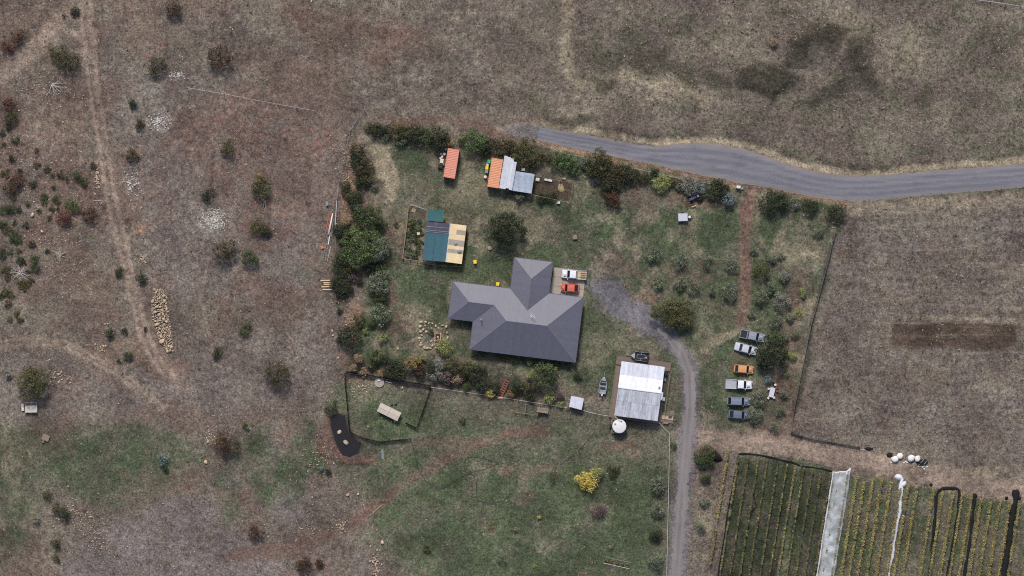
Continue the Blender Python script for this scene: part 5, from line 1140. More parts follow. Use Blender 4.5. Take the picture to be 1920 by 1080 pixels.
for j in range(6):
    for i in range(7):
        v.append((-w / 2 + w * i / 6, -l / 2 + l * j / 5, 2.2 - .10 * math.sin(i / 6 * 3.14) * math.sin(j / 5 * 3.14)))
for j in range(5):
    for i in range(6): b = j * 7 + i; f.append((b, b + 1, b + 8, b + 7))
MB().add(v, f).build('shade_cloth', M_TEAL2, e, True); posts(e, [(x * (w / 2 - .05), y * (l / 2 - .05)) for x in (-1, 1) for y in (-1, 1)], -.2, 2.19, M_TIMBER, .09)
for s in (-1, 1): MB().tube([(s * w / 2, -l / 2, 2.2), (s * w / 2, l / 2, 2.2)], .03, 5).build('edge_pole', M_TIMBER, e)
c, a, w, l = rect((797.5, 415), (844, 419), (837, 491.5), (793.8, 487.3), 2.4)
e = thing('shade_house', 'teal shade-cloth house with dark clear panels along its top', 'shade house', (c.x, c.y, 0), a)
ys = l / 2 - 2.1
for i, (x0, x1) in enumerate([(-w / 2, -w / 2 + w * .42), (-w / 2 + w * .42, w / 2)]):
    v = []; f = []
    for j in range(9):
        for k in range(6): v.append((x0 + .02 + (x1 - x0 - .04) * k / 5, -l / 2 + (ys + l / 2) * j / 8, 2.38 - .09 * math.sin(k / 5 * 3.14) * abs(math.sin(j / 8 * 9.42))))
    for j in range(8):
        for k in range(5): b = j * 6 + k; f.append((b, b + 1, b + 7, b + 6))
    MB().add(v, f).build('shade_cloth', M_TEAL, e, True)
n = 4
for i in range(n):
    x0 = -w / 2 + .1 + (w - .1) * i / n
    for j in range(2):
        y0 = ys + .06 + (l / 2 - ys - .06) * j / 2
        MB().box(x0 + .02, x0 + (w - .1) / n - .02, y0 + .02, y0 + (l / 2 - ys - .06) / 2 - .02, 2.42, 2.45).build('clear_panel', M_DPURP, e)
for y in (ys, ys + .35, (ys + l / 2) / 2 + .05): MB().box(-w / 2, w / 2, y - .03, y + .03, 2.455, 2.50).build('batten', M_STEEL, e)
MB().box(w / 2 - .12, w / 2 - .04, ys, l / 2, 2.46, 2.52).build('batten', M_STEEL, e)
posts(e, [(x, y) for x in (-w / 2 + .06, 0, w / 2 - .06) for y in (-l / 2 + .06, -l / 6, ys - .1, l / 2 - .1)], -.2, 2.26, M_TIMBER, .09)
c, a, w, l = rect((844.5, 419), (874.7, 423), (865.7, 495), (837.3, 491.5), 2.6)
e = thing('garden_shed', 'cream-roofed garden shed with grey stripes right of the teal shade house', 'shed', (c.x, c.y, 0), a)
bands = [(.5, .36, 0, 1), (.36, .24, 1, .58), (.24, .10, 0, 1), (.10, -.055, 1, 1), (-.055, -.15, 0, 1), (-.15, -.25, 1, 1), (-.25, -.5, 0, 1)]
for t1, t0, gk, fr in bands:
    if gk and fr < 1:
        corr(-w / 2, w / 2 - w * fr, t0 * l + .002, t1 * l - .002, lambda x, y: 2.56 + y * .012, 'y', .2, .025).build('roof_sheet', M_CREAM, e)
        corr(w / 2 - w * fr + .004, w / 2, t0 * l + .002, t1 * l - .002, lambda x, y: 2.56 + y * .012, 'y', .2, .025).build('clear_sheet', M_TRANS, e)
    else: corr(-w / 2, w / 2, t0 * l + .002, t1 * l - .002, lambda x, y: 2.56 + y * .012, 'y', .2, .025).build('clear_sheet' if gk else 'roof_sheet', M_TRANS if gk else M_CREAM, e)
for x, y, r_ in [(-.1, .02, .32), (.85, -1.45, .42)]: MB().lathe([(r_, 2.58), (r_, 2.72), (r_ * .7, 2.85), (.05, 2.9)], 14, x, y).build('roof_vent', M_GREYP, e, True)
MB().box(-w / 2 - .12, -w / 2 - .02, -l / 2, l / 2, 2.5, 2.58).build('gutter', M_PIPE, e)
MB().box(-w / 2 + .1, w / 2 - .15, -l / 2 + .15, l / 2 - .15, -.2, 2.46).build('wall', M_CREAMP, e)
MB().box(-.5, .5, -l / 2 + .1, -l / 2 + .145, 0, 2.0).build('door', M_BROWN, e)
vg = thing('vegetable_garden_fence', 'brush and rail fence around the weedy vegetable garden', 'fence')
M_BAMB = mat('bamboo_screen', srgb(158, 140, 104), .9, 0, .2, 8, .01, None, 0, 1, .15)
fence_line(vg, [(766, 386.5), (762, 430), (755, 485)], 1.3, M_BAMB, M_BAMB, .12, 1.2, (.5, .96), .055)
fence_line(vg, [(755, 485), (775, 488), (796, 491)], 1.3, M_BAMB, M_BAMB, .12, 1.2, (.5, .96), .055)
fence_line(vg, [(770, 383.5), (784, 388), (798, 393)], 1.2, M_STEEL, M_STEEL, .06, 1.6, (.4, .95), .04)
fence_line(vg, [(797, 494), (830, 498.5), (866, 500)], .5, M_BAMB, M_BAMB, .10, 1.0, (.8,), .05)
sr = random.Random(9)
for i in range(34):
    x = sr.uniform(766, 793) - (sr.uniform(0, 6)); y = sr.uniform(412, 484)
    T(x, y, sr.uniform(3.5, 7), sr.choice(['mid', 'olive', 'dark', 'greygreen', 'mid']), 'leafy vegetable or weed plant inside the brush-fenced garden', 'plant', h=sr.uniform(.4, .9), group='plants in the vegetable garden', name='vegetable_plant')
for i in range(12):
    T(802 + i * 5.6 + sr.uniform(-1, 1), 497.5 + sr.uniform(-1.5, 2.5), sr.uniform(2.5, 4), sr.choice(['olive', 'lime', 'greygreen']), ORD[i] + ' low plant from the west along the south side of the garden sheds', 'plant', h=.45, group='plants along the garden shed wall', name='border_plant')
for i in range(9):
    T(876 - i * .6 - sr.uniform(0, 2), 435 + i * 6, sr.uniform(2.5, 4), sr.choice(['mid', 'olive']), ORD[i] + ' low plant from the top along the east side of the cream-roofed shed', 'plant', h=.45, group='plants along the cream shed east wall', name='border_plant')
crate(784.5, 438, .6, .55, .5, M_CREAMP, 'white_tub', 'white tub among the vegetable garden plants', 'tub', .2)
pl_ = thing('planter_frame', 'small pale timber frame in the top corner of the vegetable garden', 'planter', G(775.5, 394.5), -.3)
for i in range(4): MB().box(-.42, .42, -.3 + i * .17, -.21 + i * .17, .05, .13).build('slat', M_PALEWOOD, pl_)
drum(918.8, 465.5, .38, .55, M_CREAMP, 'plant_pot', 'pinkish white pot on the grass below the big round evergreen', 'pot', mat('terracotta', srgb(176, 128, 108), .8, 0, .1, 5))
crate(1078, 445, .9, .85, .6, M_TIMBER, 'wooden_crate', 'grey wooden crate alone on the grass north of the parking pad', 'crate', .1)

# ------------------------------------------------------------------ big tin shed with deck, tank and boats
M_TIN_GLARE = sheetmat('tin_roof_painted_glare', srgb(222, 222, 228), srgb(242, 242, 246), 'X', .17, .4, .0, .5, srgb(160, 160, 170), .05)  # glare on the upper north slope painted in as a whiter tin colour
M_TIN_V = sheetmat('pale_tin_roof', srgb(194, 195, 204), srgb(222, 223, 230), 'X', .17, .38, .0, .6, srgb(150, 151, 162), .06)
M_TIN_S = sheetmat('weathered_tin_roof', srgb(172, 173, 181), srgb(206, 207, 214), 'X', .17, .5, .0, .8, srgb(112, 112, 120), .13)
ZE = 3.0
c, a, w, l = rect((1165, 677.3), (1247.3, 688), (1232, 789.8), (1152.3, 779), ZE)
shed = thing('tin_shed', 'large silver tin-roofed shed on a timber deck beside the driveway', 'shed', (c.x, c.y, 0), a)
y_r = l / 2 - .49 * l; y_m = l / 2 - .245 * l            # ridge, break of the veranda roof
zr = ZE + .9; zm = zr - (y_m - y_r) * .20
def zshed(x, y): 
    if y > y_m: return zm - (y - y_m) * .09 - .03
    if y > y_r: return zr - (y - y_r) * .20
    return zr - (y_r - y) * .14
n = 11
for i in range(n):
    x0 = -w / 2 + w * i / n; x1 = x0 + w / n - .004
    corr(x0, x1, y_m - .08, l / 2 + random.uniform(-.02, .03), lambda x, y: zm - (y - y_m) * .09 - .05, 'y', .19, .022).build('veranda_sheet', M_TIN_V, shed)
    corr(x0, x1, y_r + .02, y_m, lambda x, y: zr - (y - y_r) * .20, 'y', .19, .022).build('roof_sheet', M_TIN_GLARE, shed)
    ym_ = y_r - (y_r + l / 2) * .45
    corr(x0, x1, ym_, y_r - .02, lambda x, y: zr - (y_r - y) * .14 + .015, 'y', .19, .022).build('roof_sheet', M_TIN_S, shed)
    corr(x0, x1, -l / 2 + random.uniform(-.03, .03), ym_ + .12, lambda x, y: zr - (y_r - y) * .14 - .012, 'y', .19, .022).build('roof_sheet', M_TIN_S, shed)
cap((-w / 2, y_r, zr + .05), (w / 2, y_r, zr + .05), shed, .14, M_STEEL)
MB().slab([(w / 2 + .003, y_r - 1.2, zr - .2), (w / 2 + .35, y_r - 1.2, zr - .23), (w / 2 + .35, y_r + .3, zr - .12), (w / 2 + .003, y_r + .3, zr - .1)], .03).build('side_flashing', M_TIN_V, shed)
MB().box(w / 2 - .75, w / 2 - .4, y_r + 1.0, y_r + 1.4, zr - .2, zr + .12).build('roof_vent', M_GREYP, shed)
mb = MB().box(-w / 2 + .3, w / 2 - .5, -l / 2 + .4, y_m + .2, -.2, ZE - .25); mb.build('wall', M_BROWN, shed)
posts(shed, [(-w / 2 + .2 + (w - .4) * k / 5, l / 2 - .2) for k in range(6)], -.2, ZE - .1, M_TIMBER, .12)
for x in (-2.2, 1.8):
    fwin = MB().box(x - .7, x + .7, -l / 2 + .34, -l / 2 + .397, 1.3, 2.3).build('window', M_FRAME, shed); MB().box(x - .62, x + .62, -l / 2 + .32, -l / 2 + .338, 1.38, 2.22).build('pane', M_GLASS, fwin)
dw = MB().box(w / 2 - .497, w / 2 - .44, -.9, .1, .5, 2.5).build('door', M_REDWOOD, shed)
# deck boards around the shed
deck = thing('timber_deck', 'brown timber deck showing around the edges of the tin shed', 'deck', (c.x, c.y, 0), a)
X0, X1, Y0, Y1 = -w / 2 - 1.0, w / 2 + 1.35, -l / 2 - .55, l / 2 + 1.0
k = 0; y = Y0
while y < Y1 - .1:
    if y > l / 2 - 1.0 or y < -l / 2 + 1.0: MB().box(X0 + .0, X1 - (.5 if y < -l / 2 + 1 else 0), y, y + .185, .35, .40).build('board', M_BROWN, deck)
    y += .2
for xs in ((X0, X0 + 1.3), (X1 - 1.75, X1)):
    x = xs[0]
    while x < xs[1] - .1:
        if not (xs[0] > 0 and x > X1 - .7): MB().box(x, x + .185, -l / 2 + 1.02, l / 2 - 1.02, .352, .402).build('board', M_BROWN, deck)
        x += .2
posts(deck, [(X0 + .1 + (X1 - X0 - .2) * i / 5, yy) for i in range(6) for yy in (Y0 + .1, Y1 - .1)], -.6, .345, M_BROWN, .12)
for y in (-1.5, 1.2, 3.4): MB().box(X1 - .06, X1 + .02, y - .04, y + .04, -.3, 1.35).build('rail_post', M_TIMBER, deck)
MB().box(X1 - .07, X1 + .03, -l / 2 + 1, l / 2 - .8, 1.35, 1.42).build('handrail', M_TIMBER, deck)
def at(px, py): return px, py
crate(1247.5, 700, .8, .9, .8, M_BLACK, 'black_crate', 'black crate on the east deck of the tin shed, nearest the road end', 'crate', -.12, dz=.4)
crate(1246, 712, .55, .6, .6, M_GREYP, 'grey_crate', 'small grey crate in the middle of the east deck', 'crate', -.12, dz=.4)
crate(1242.5, 748, .8, .75, .5, M_TIN_V, 'metal_box', 'pale metal box on the east deck below the roof flashing', 'box', -.12, dz=.4)
st = thing('deck_landing', 'cluttered timber landing and steps at the south-east corner of the tin shed', 'landing', G(1250, 784), a)
for i in range(8): MB().box(-1.15, 1.35, -.95 + i * .245, -.95 + i * .245 + .225, .33, .38).build('board', M_PALEWOOD if 2 < i < 6 else M_BROWN, st)
for i in range(3): MB().box(-.9 + .02, .4, -1.32 - i * .3, -1.06 - i * .3, .22 - i * .1, .27 - i * .1).build('step', M_TIMBER, st)
posts(st, [(-1.1, -.9), (1.3, -.9), (1.3, .95), (-1.1, .95)], -.3, 1.1, M_BROWN, .1)
MB().box(1.26, 1.34, -.9, .95, 1.1, 1.16).build('handrail', M_TIMBER, st)
crate(1256, 778, .75, .6, .55, M_BROWN, 'timber_box', 'dark brown box on the landing of the tin shed', 'box', .1, dz=.38)
crate(1248, 793, 1.1, .35, .45, M_TIMBER, 'bench', 'short grey bench at the bottom of the landing', 'bench', -.1, dz=.38)
M_TANK = mat('tank_lid_paint', srgb(214, 212, 210), .55, 0, .06, 3, 0, srgb(186, 160, 140), -.02, 1.1)
tank = thing('water_tank', 'round white water tank at the south-west corner of the tin shed', 'water tank', (*W(1161.2, 799, 2.2)[:2], 0))
mb = MB(); rs = []
for i in range(30):
    z = .3 + 1.9 * i / 29; r_ = 1.36 + .03 * (1 if i % 2 else 0); rs.append([(r_ * math.cos(t * 2 * math.pi / 36), r_ * math.sin(t * 2 * math.pi / 36), z) for t in range(36)])
mb.rings(rs).build('wall', M_STEEL, tank, True)
MB().lathe([(1.42, 2.19), (1.43, 2.25), (1.2, 2.33), (.5, 2.44), (.02, 2.46)], 36).build('lid', M_TANK, tank)
MB().lathe([(.2, 2.36), (.2, 2.45), (.15, 2.47)], 14, -.86, .42).build('hatch', M_GREYP, tank)
MB().lathe([(.16, 2.32), (.16, 2.42), (.10, 2.43)], 12, .40, .94).build('inlet', M_BLACK, tank)
MB().tube([(.40, .94, 2.5), (-.35, 1.55, 2.75), (-.95, 2.0, 2.8)], .045, 6).build('inlet_pipe', M_PIPE, tank)
for x0, x1, y0, y1 in [(-1.5, 1.3, -1.55, -1.35), (-1.5, 1.3, -.1, .1), (-1.5, 1.3, 1.3, 1.5), (-1.55, -1.35, -1.5, 1.4), (1.1, 1.3, -1.7, 1.0)]: MB().box(x0, x1, y0, y1, -.3 if y1 - y0 > 1 else .18, .29).build('bearer', M_TIMBER, tank)
crate(1146, 799, .6, .75, .6, M_BLACK, 'pump_box', 'black pump box left of the white water tank', 'pump', -.1)

# --- boats on trailers
M_ALU = mat('bare_aluminium', srgb(176, 180, 186), .4, .35, .12, 4)
def hull(L, Wd, H_, m, deckm, e, bow=1.0, n=12, z0=.45):
    st_ = []
    for i in range(n + 1):
        t = i / n; x = -L / 2 + L * t
        wv = Wd / 2 * (1 - max(0, (t - .45) / .55) ** 2.2 * bow) * (0.93 + .07 * min(1, t * 4)); wv = max(wv, .02)
        k = max(0, (t - .6) / .4) ** 2
        st_.append([(x, -wv, z0 + H_ + .12 * k), (x, -wv * .88, z0 + .18 + .25 * k), (x, 0, z0 + .35 * k), (x, wv * .88, z0 + .18 + .25 * k), (x, wv, z0 + H_ + .12 * k)])
    mb = MB(); mb.rings(st_, False, False, closed=False)
    mb.add([st_[0][0], st_[0][1], st_[0][2], st_[0][3], st_[0][4]], [(0, 1, 2, 3, 4)])
    o = mb.build('hull', m, e, True)
    fl = [[(s[1][0], s[1][1] * .9, z0 + .22), (s[3][0], s[3][1] * .9, z0 + .22)] for s in st_[:-1]]
    mb = MB(); mb.rings(fl, False, False, closed=False).build('floor', deckm, e)
    for j in (0, 4): MB().tube([Vector(s[j]) + Vector((0, 0, .01)) for s in st_], .05, 6).build('gunwale', m, e, True)
    return st_
def trailer_frame(L, Wd, tong, e, m=M_STEEL):
    MB().box(-L / 2, L / 2, -.25, -.17, .3, .4).build('frame_rail', m, e); MB().box(-L / 2, L / 2, .17, .25, .3, .4).build('frame_rail', m, e)
    MB().tube([(L / 2 - .3, 0, .36), (L / 2 + tong, 0, .4)], .05, 6).build('drawbar', m, e)
    for s in (-1, 1):
        wme = MB().tube([(-.4, s * (Wd / 2 - .02), .28), (-.4, s * (Wd / 2 + .16), .28)], .28, 14).build('wheel', M_RUBBER, e)
        MB().rings([[(-.78, s * (Wd / 2 - .04), .5), (-.02, s * (Wd / 2 - .04), .5), (-.02, s * (Wd / 2 + .2), .5), (-.78, s * (Wd / 2 + .2), .5)], [(-.66, s * (Wd / 2 - .02), .62), (-.14, s * (Wd / 2 - .02), .62), (-.14, s * (Wd / 2 + .18), .62), (-.66, s * (Wd / 2 + .18), .62)]]).build('mudguard', m, e)
bt = thing('dinghy_trailer', 'steel trailer carrying the silver dinghy west of the tin shed', 'trailer', G(1130.6, 722.5), math.radians(83))
trailer_frame(3.0, 1.25, 1.25, bt)
bo = thing('aluminium_dinghy', 'silver aluminium dinghy with outboard motor pointing north', 'boat', G(1130.6, 722.5), math.radians(83))
hull(3.5, 1.5, .55, M_ALU, M_GREYP, bo)
for x in (-.55, .35): MB().bbox(x - .2, x + .2, -.52, .52, .66, .9, .03).build('seat', M_BLACK, bo)
MB().rings([[(1.0, -.5, .98), (1.0, .5, .98), (1.7, .05, 1.08), (1.7, -.05, 1.08)], [(1.0, -.48, 1.03), (1.0, .48, 1.03), (1.68, .04, 1.13), (1.68, -.04, 1.13)]]).build('foredeck', M_ALU, bo)
MB().box(-1.72, -1.45, -.55, .55, .66, 1.0).build('transom_seat', M_ALU, bo)
om = MB().rings([[(-2.15, -.14, .9), (-1.8, -.16, .9), (-1.8, .16, .9), (-2.15, .14, .9)], [(-2.2, -.16, 1.25), (-1.76, -.18, 1.25), (-1.76, .18, 1.25), (-2.2, .16, 1.25)], [(-2.1, -.09, 1.38), (-1.85, -.1, 1.38), (-1.85, .1, 1.38), (-2.1, .09, 1.38)]]).build('outboard_motor', M_WHITE, bo)
MB().box(-2.05, -1.92, -.05, .05, .35, .9).build('motor_leg', M_GREYP, om)
MB().tube([(-1.75, .1, 1.15), (-1.3, .35, 1.1)], .03, 5).build('tiller', M_BLACK, om)
M_NAVY = mat('black_boat_paint', srgb(44, 46, 54), .45, 0, .15, 3)
bt = thing('boat_trailer', 'steel trailer carrying the black boat north of the tin shed', 'trailer', G(1199, 668), math.radians(173))
trailer_frame(3.2, 1.6, 1.3, bt)
b2 = thing('black_boat', 'black open boat with silver rails and pale bow north of the tin shed', 'boat', G(1199, 668), math.radians(173))
hull(3.7, 1.85, .6, M_NAVY, M_NAVY, b2, .9)
MB().rings([[(1.0, -.62, 1.08), (1.0, .62, 1.08), (1.8, .1, 1.18), (1.8, -.1, 1.18)], [(1.0, -.6, 1.13), (1.0, .6, 1.13), (1.78, .08, 1.23), (1.78, -.08, 1.23)]]).build('foredeck', M_ALU, b2)
fr = MB()
for p, q in [((-1.1, -.42), (.5, -.42)), ((-1.1, .42), (.5, .42)), ((-1.1, -.42), (-1.1, .42)), ((.5, -.42), (.5, .42)), ((-.3, -.9), (-.3, -.42)), ((-.3, .42), (-.3, .9))]: fr.tube([(p[0], p[1], 1.12), (q[0], q[1], 1.12)], .035, 5)
fr.build('rail_frame', M_ALU, b2)
for s in (-1, 1): MB().tube([(-1.5, s * .88, 1.2), (.9, s * .86, 1.22)], .03, 5).build('side_rail', M_ALU, b2)
MB().bbox(-1.0, .4, -.36, .36, .7, 1.0, .04).build('seat_box', M_BLACK, b2)
MB().lathe([(.14, .9), (.14, 1.1), (.08, 1.14)], 12, -1.35, .15).build('cap', M_PIPE, b2)

# --- small tin shed, timber yard, steps
c, a, w, l = rect((1070.5, 743), (1094, 746.3), (1092, 768.5), (1067.5, 762.5), 2.0)
zg = float(gz(1080, 758))
e = thing('small_tin_shed', 'small pale tin-roofed shed on the garden fence line', 'shed', (c.x, c.y, zg), a)
n = 3
for i in range(n):
    x0 = -w / 2 + w * i / n
    corr(x0 + .003, x0 + w / n - .003, -l / 2 - (.06 * i), l / 2 + .04 * (i % 2), lambda x, y: 1.95 + y * .06 + .012 * (i % 2), 'y', .17, .02).build('roof_sheet', M_TIN_V, e)
MB().box(-w / 2 + .1, w / 2 - .1, -l / 2 + .15, l / 2 - .15, -.3, 1.82).build('wall', M_BROWN, e)
fr = thing('timber_rack', 'open grey timber rack on the left of the small tin shed', 'rack', G(1066.5, 757), a)
for x in (-.25, .25): MB().box(x - .04, x + .04, -1.1, 1.0, .8, .88).build('rail', M_TIMBER, fr)
for y in (-.9, -.45, 0, .45, .85): MB().box(-.3, .3, y - .05, y + .05, .885, .93).build('slat', M_TIMBER, fr)
posts(fr, [(-.25, -1), (.25, -1), (-.25, .9), (.25, .9)], -.4, .8, M_TIMBER, .08)
yd = thing('timber_yard', 'old timber post and rail yard against the garden fence', 'yard rails')
fence_line(yd, [(986, 758.5), (984.5, 775)], 1.2, M_TIMBER, M_TIMBER, .12, 1.8, (.5, .95), .05); fence_line(yd, [(966, 773), (984.5, 775.5), (1008, 778.5)], 1.2, M_TIMBER, M_TIMBER, .12, 1.8, (.5, .95), .05); fence_line(yd, [(1008, 778.5), (1007.5, 763), (1012.5, 757.5)], 1.2, M_TIMBER, M_TIMBER, .12, 1.7, (.5, .95), .05)
c, a, w, l = rect((1008, 763), (1029, 767), (1027, 775.5), (1007, 773), 1.3)
e = thing('kennel', 'low grey timber lean-to beside the timber yard', 'kennel', (c.x, c.y, float(gz(1018, 770))), a)
for i in range(5):
    y0 = -l / 2 + l * i / 5; MB().slab([(-w / 2, y0 + .01, 1.28 + .02 * i), (w / 2, y0 + .01, 1.22 + .02 * i), (w / 2, y0 + l / 5 - .01, 1.22 + .02 * i), (-w / 2, y0 + l / 5 - .01, 1.28 + .02 * i)], .03).build('roof_board', M_TIMBER, e)
MB().box(-w / 2 + .1, w / 2 - .1, -l / 2 + .1, l / 2 - .08, -.3, 1.15).build('wall', M_BROWN, e)
T(960, 772, 4, 'tan', 'pale dry clump at the west end of the timber yard', 'clump', h=.4)
sp = thing('garden_steps', 'red-brown timber ladder-like steps down the garden bank', 'steps')
a0, b0 = G(951.5, 713.5, .35), G(938, 743, .35)
d = (b0 - a0); side = Vector((-d.y, d.x, 0)).normalized() * .42
for s in (-1, 1): MB().tube([a0 + side * s, b0 + side * s], .09, 4).build('stringer', M_REDWOOD, sp)
for i in range(7):
    p = a0 + d * ((i + .3) / 7); u = d.normalized() * .12
    MB().rings([[p - side - u + Vector((0, 0, .0)), p + side - u, p + side + u, p - side + u], [p - side - u + Vector((0, 0, .06)), p + side - u + Vector((0, 0, .06)), p + side + u + Vector((0, 0, .06)), p - side + u + Vector((0, 0, .06))]]).build('tread', M_REDWOOD, sp)
p = G(938, 746, .05)
MB().cbox(p.x, p.y, p.z + .1, 1.1, .3, .2).build('bottom_step', M_PALEWOOD, sp)
MB().cbox(p.x, p.y + .28, p.z + .2, 1.25, .2, .2).build('bottom_step', M_REDWOOD, sp)

# ------------------------------------------------------------------ fences
gf = thing('garden_fence', 'thin post and wire fence along the foot of the garden bank', 'fence')
fence_line(gf, [(808, 726), (870, 735), (931, 744), (983, 752), (1013, 757), (1066, 765)], 1.1, M_TIMBER, M_STEEL, .10, 2.6, (.35, .65, .95), .009, piece='wire')
fence_line(gf, [(1094, 770), (1118, 776), (1142, 780)], 1.1, M_TIMBER, M_STEEL, .10, 2.6, (.35, .65, .95), .010, piece='wire')
en = thing('enclosure_fence', 'black mesh fence around the small grassed poultry enclosure', 'fence')
for seg in [[(648, 699), (690, 705), (740, 714), (807, 725.5)], [(807, 725.5), (795, 763), (781, 802), ], [(781, 802), (761, 792)], [(770, 822), (712, 828)], [(712, 828), (680, 820), (657, 809)], [(657, 809), (654, 780), (652, 753), (647, 712), (648, 699)]]:
    fence_line(en, seg, 1.15, M_BLACK, M_BLACK, .09, 2.4, (.96,), .03, M_SHADE, .18 if seg[0][0] < 782 else .12, piece='top_rail')
ff = thing('field_fence', 'dark mesh fence along the left edge of the big right-hand field', 'fence')
fence_line(ff, [(1566, 434), (1560, 455), (1552, 490), (1538, 545), (1530, 575), (1520, 610), (1510, 660), (1500, 710), (1487, 775), (1483, 811)], 1.0, M_TIMBER, M_STEEL, .09, 3.2, (.3, .95), .012, M_SHADE, .10, piece='wire')
fs_ = thing('field_fence', 'dark mesh fence along the bottom edge of the big right-hand field', 'fence')
fence_line(fs_, [(1483, 811), (1510, 820), (1560, 829), (1612, 838)], 1.0, M_TIMBER, M_STEEL, .09, 3.0, (.3, .95), .012, M_SHADE, .06, piece='wire')
df = thing('drive_fence', 'thin white wire fence along the left side of the lower driveway', 'fence')
fence_line(df, [(1235, 792), (1255, 806), (1254.5, 860), (1253, 940), (1251, 1020), (1249, 1120)], 1.1, M_PIPE, M_PIPE, .08, 3.2, (.5, .96), .03, piece='wire')
wf = thing('west_boundary_fence', 'post and wire fence along the west side of the windbreak', 'fence')
fence_line(wf, [(657, 246), (650, 275), (642, 320), (634, 350), (630, 400), (629, 480), (628, 560), (632, 610), (640, 670), (648, 698)], 1.1, M_TIMBER, M_STEEL, .10, 3.4, (.3, .6, .95), .008, piece='wire')
gt = thing('rail_gate', 'pale rail gate at the north-west corner of the yard', 'gate')
fence_line(gt, [(671, 223), (657, 245)], 1.2, M_STEEL, M_STEEL, .08, 2.6, (.2, .5, .95), .035)
nf_ = thing('paddock_fence', 'thin wire fence crossing the upper left paddock', 'fence')
fence_line(nf_, [(352, 165), (420, 176), (480, 188), (540, 199), (590, 208)], 1.1, M_TIMBER, M_STEEL, .10, 3.6, (.5, .95), .014, piece='wire')
nt2 = thing('paddock_fence', 'thin wire fence cutting the top right corner', 'fence')
fence_line(nt2, [(1800, -4), (1860, 4), (1970, 20)], 1.1, M_TIMBER, M_STEEL, .10, 3.0, (.5, .95), .03, piece='wire')
hf = thing('roadside_fence', 'wire fence along the hedge on the south side of the road', 'fence')
fence_line(hf, [(1000, 262), (1045, 285), (1120, 300), (1200, 318), (1290, 338), (1380, 352)], 1.1, M_TIMBER, M_STEEL, .10, 3.4, (.5, .95), .018, piece='wire')

# ------------------------------------------------------------------ poultry house and enclosure things
c, a, w, l = rect((713.3, 755.3), (752, 773.8), (744.7, 790.5), (706.5, 771), 1.6)
zg = float(gz(729, 774)); M_BEIGE = sheetmat('beige_roof_sheet', srgb(176, 164, 150), srgb(196, 184, 170), 'Y', .18, .6, 0, .25, srgb(158, 146, 132), .04)
e = thing('poultry_house', 'long beige-roofed poultry house inside the mesh enclosure', 'poultry house', (c.x, c.y, zg), a)
for i, (x0, x1) in enumerate([(-w / 2, -.02), (.02, w / 2)]):
    corr(x0, x1, .01, l / 2, lambda x, y: 1.62 - y * .12, 'x', .16, .015).build('roof_sheet', M_BEIGE, e); corr(x0, x1, -l / 2, -.01, lambda x, y: 1.62 + y * .12, 'x', .16, .015).build('roof_sheet', M_BEIGE, e)
cap((-w / 2, 0, 1.65), (w / 2, 0, 1.65), e, .06, M_BEIGE)
MB().box(-w / 2 + .2, w / 2 - .2, -l / 2 + .25, l / 2 - .2, .2, 1.42).build('wall', M_BROWN, e); posts(e, [(x, y) for x in (-w / 2 + .3, w / 2 - .3) for y in (-l / 2 + .3, l / 2 - .3)], -.3, .2, M_TIMBER)
MB().box(w / 2 - .6, w / 2 - .35, -l / 2 - .55, -l / 2 + .24, .1, .16).build('ramp', M_PALEWOOD, e)
e = thing('concrete_trough', 'round beige concrete trough with a white box on it at the enclosure fence', 'trough', G(711, 717.5))
MB().lathe([(1.0, -.2), (1.0, .42), (.94, .46), (.9, .43), (.1, .43)], 28).build('body', M_CONC, e)
MB().box(-.35, .22, .3, .68, .435, .62).build('white_box', M_PIPE, e); MB().cyl(-.15, .05, .435, .5, .14, 10).build('cover', M_GREYP, e)
o = MB(); o.tube([(-.7, .15, .3), (.7, -.25, .35)], .07, 6); o.tube([(-.2, -.15, .2), (.3, -.1, .25)], .06, 6); tag(o.build('white_pipe', M_PIPE, None, False, G(729, 716.5)), 'short white pipes lying beside the round trough', 'pipes')
e = thing('wire_cart', 'small dark metal frame cart behind the poultry house', 'cart', G(737.5, 755), .1)
for y in (-.35, .35): MB().tube([(-.55, y, .5), (.55, y, .55)], .04, 5).build('frame_rail', M_BLACK, e)
for x in (-.5, 0, .5): MB().tube([(x, -.35, .5), (x, .35, .5)], .04, 5).build('crossbar', M_STEEL, e)
for x in (-.4, .4): MB().tube([(x, -.43, .25), (x, -.37, .25)], .25, 12).build('wheel', M_RUBBER, e)
MB().tube([(-.5, 0, .5), (-.6, 0, 0)], .03, 5).build('leg', M_BLACK, e); MB().tube([(.5, 0, .5), (.6, 0, 0)], .03, 5).build('leg', M_BLACK, e)

# ------------------------------------------------------------------ rocks
ROCKS = []
for k in range(8):
    q = np.random.default_rng(300 + k)
    import bmesh
    bm = bmesh.new(); bmesh.ops.create_icosphere(bm, subdivisions=2, radius=1.0)
    ax_n = q.normal(0, 1, (7, 3)); ax_n /= np.linalg.norm(ax_n, axis=1)[:, None]; lim = q.uniform(.62, .9, 7)
    for v in bm.verts:
        co = np.array(v.co)
        for n_, l_ in zip(ax_n, lim):
            dd = co @ n_
            if dd > l_: co = co - n_ * (dd - l_) * .85
        v.co = co * (1 + q.uniform(-.04, .04)) * np.array([1, .85, .72])
    me = bpy.data.meshes.new('stone'); bm.to_mesh(me); bm.free(); me.materials.append(M_ROCK); ROCKS.append(me)
def rock(px, py, r, name, parent=None, dz=0.0, seed=None, me=None, sink=.25):
    g = G(px, py); g.z += r * (.72 - sink) + dz
    return link(name, me or random.choice(ROCKS), parent, g, (random.uniform(-.3, .3), random.uniform(-.3, .3), random.uniform(0, 6.28)), (r, r * random.uniform(.75, 1), r * random.uniform(.8, 1)))
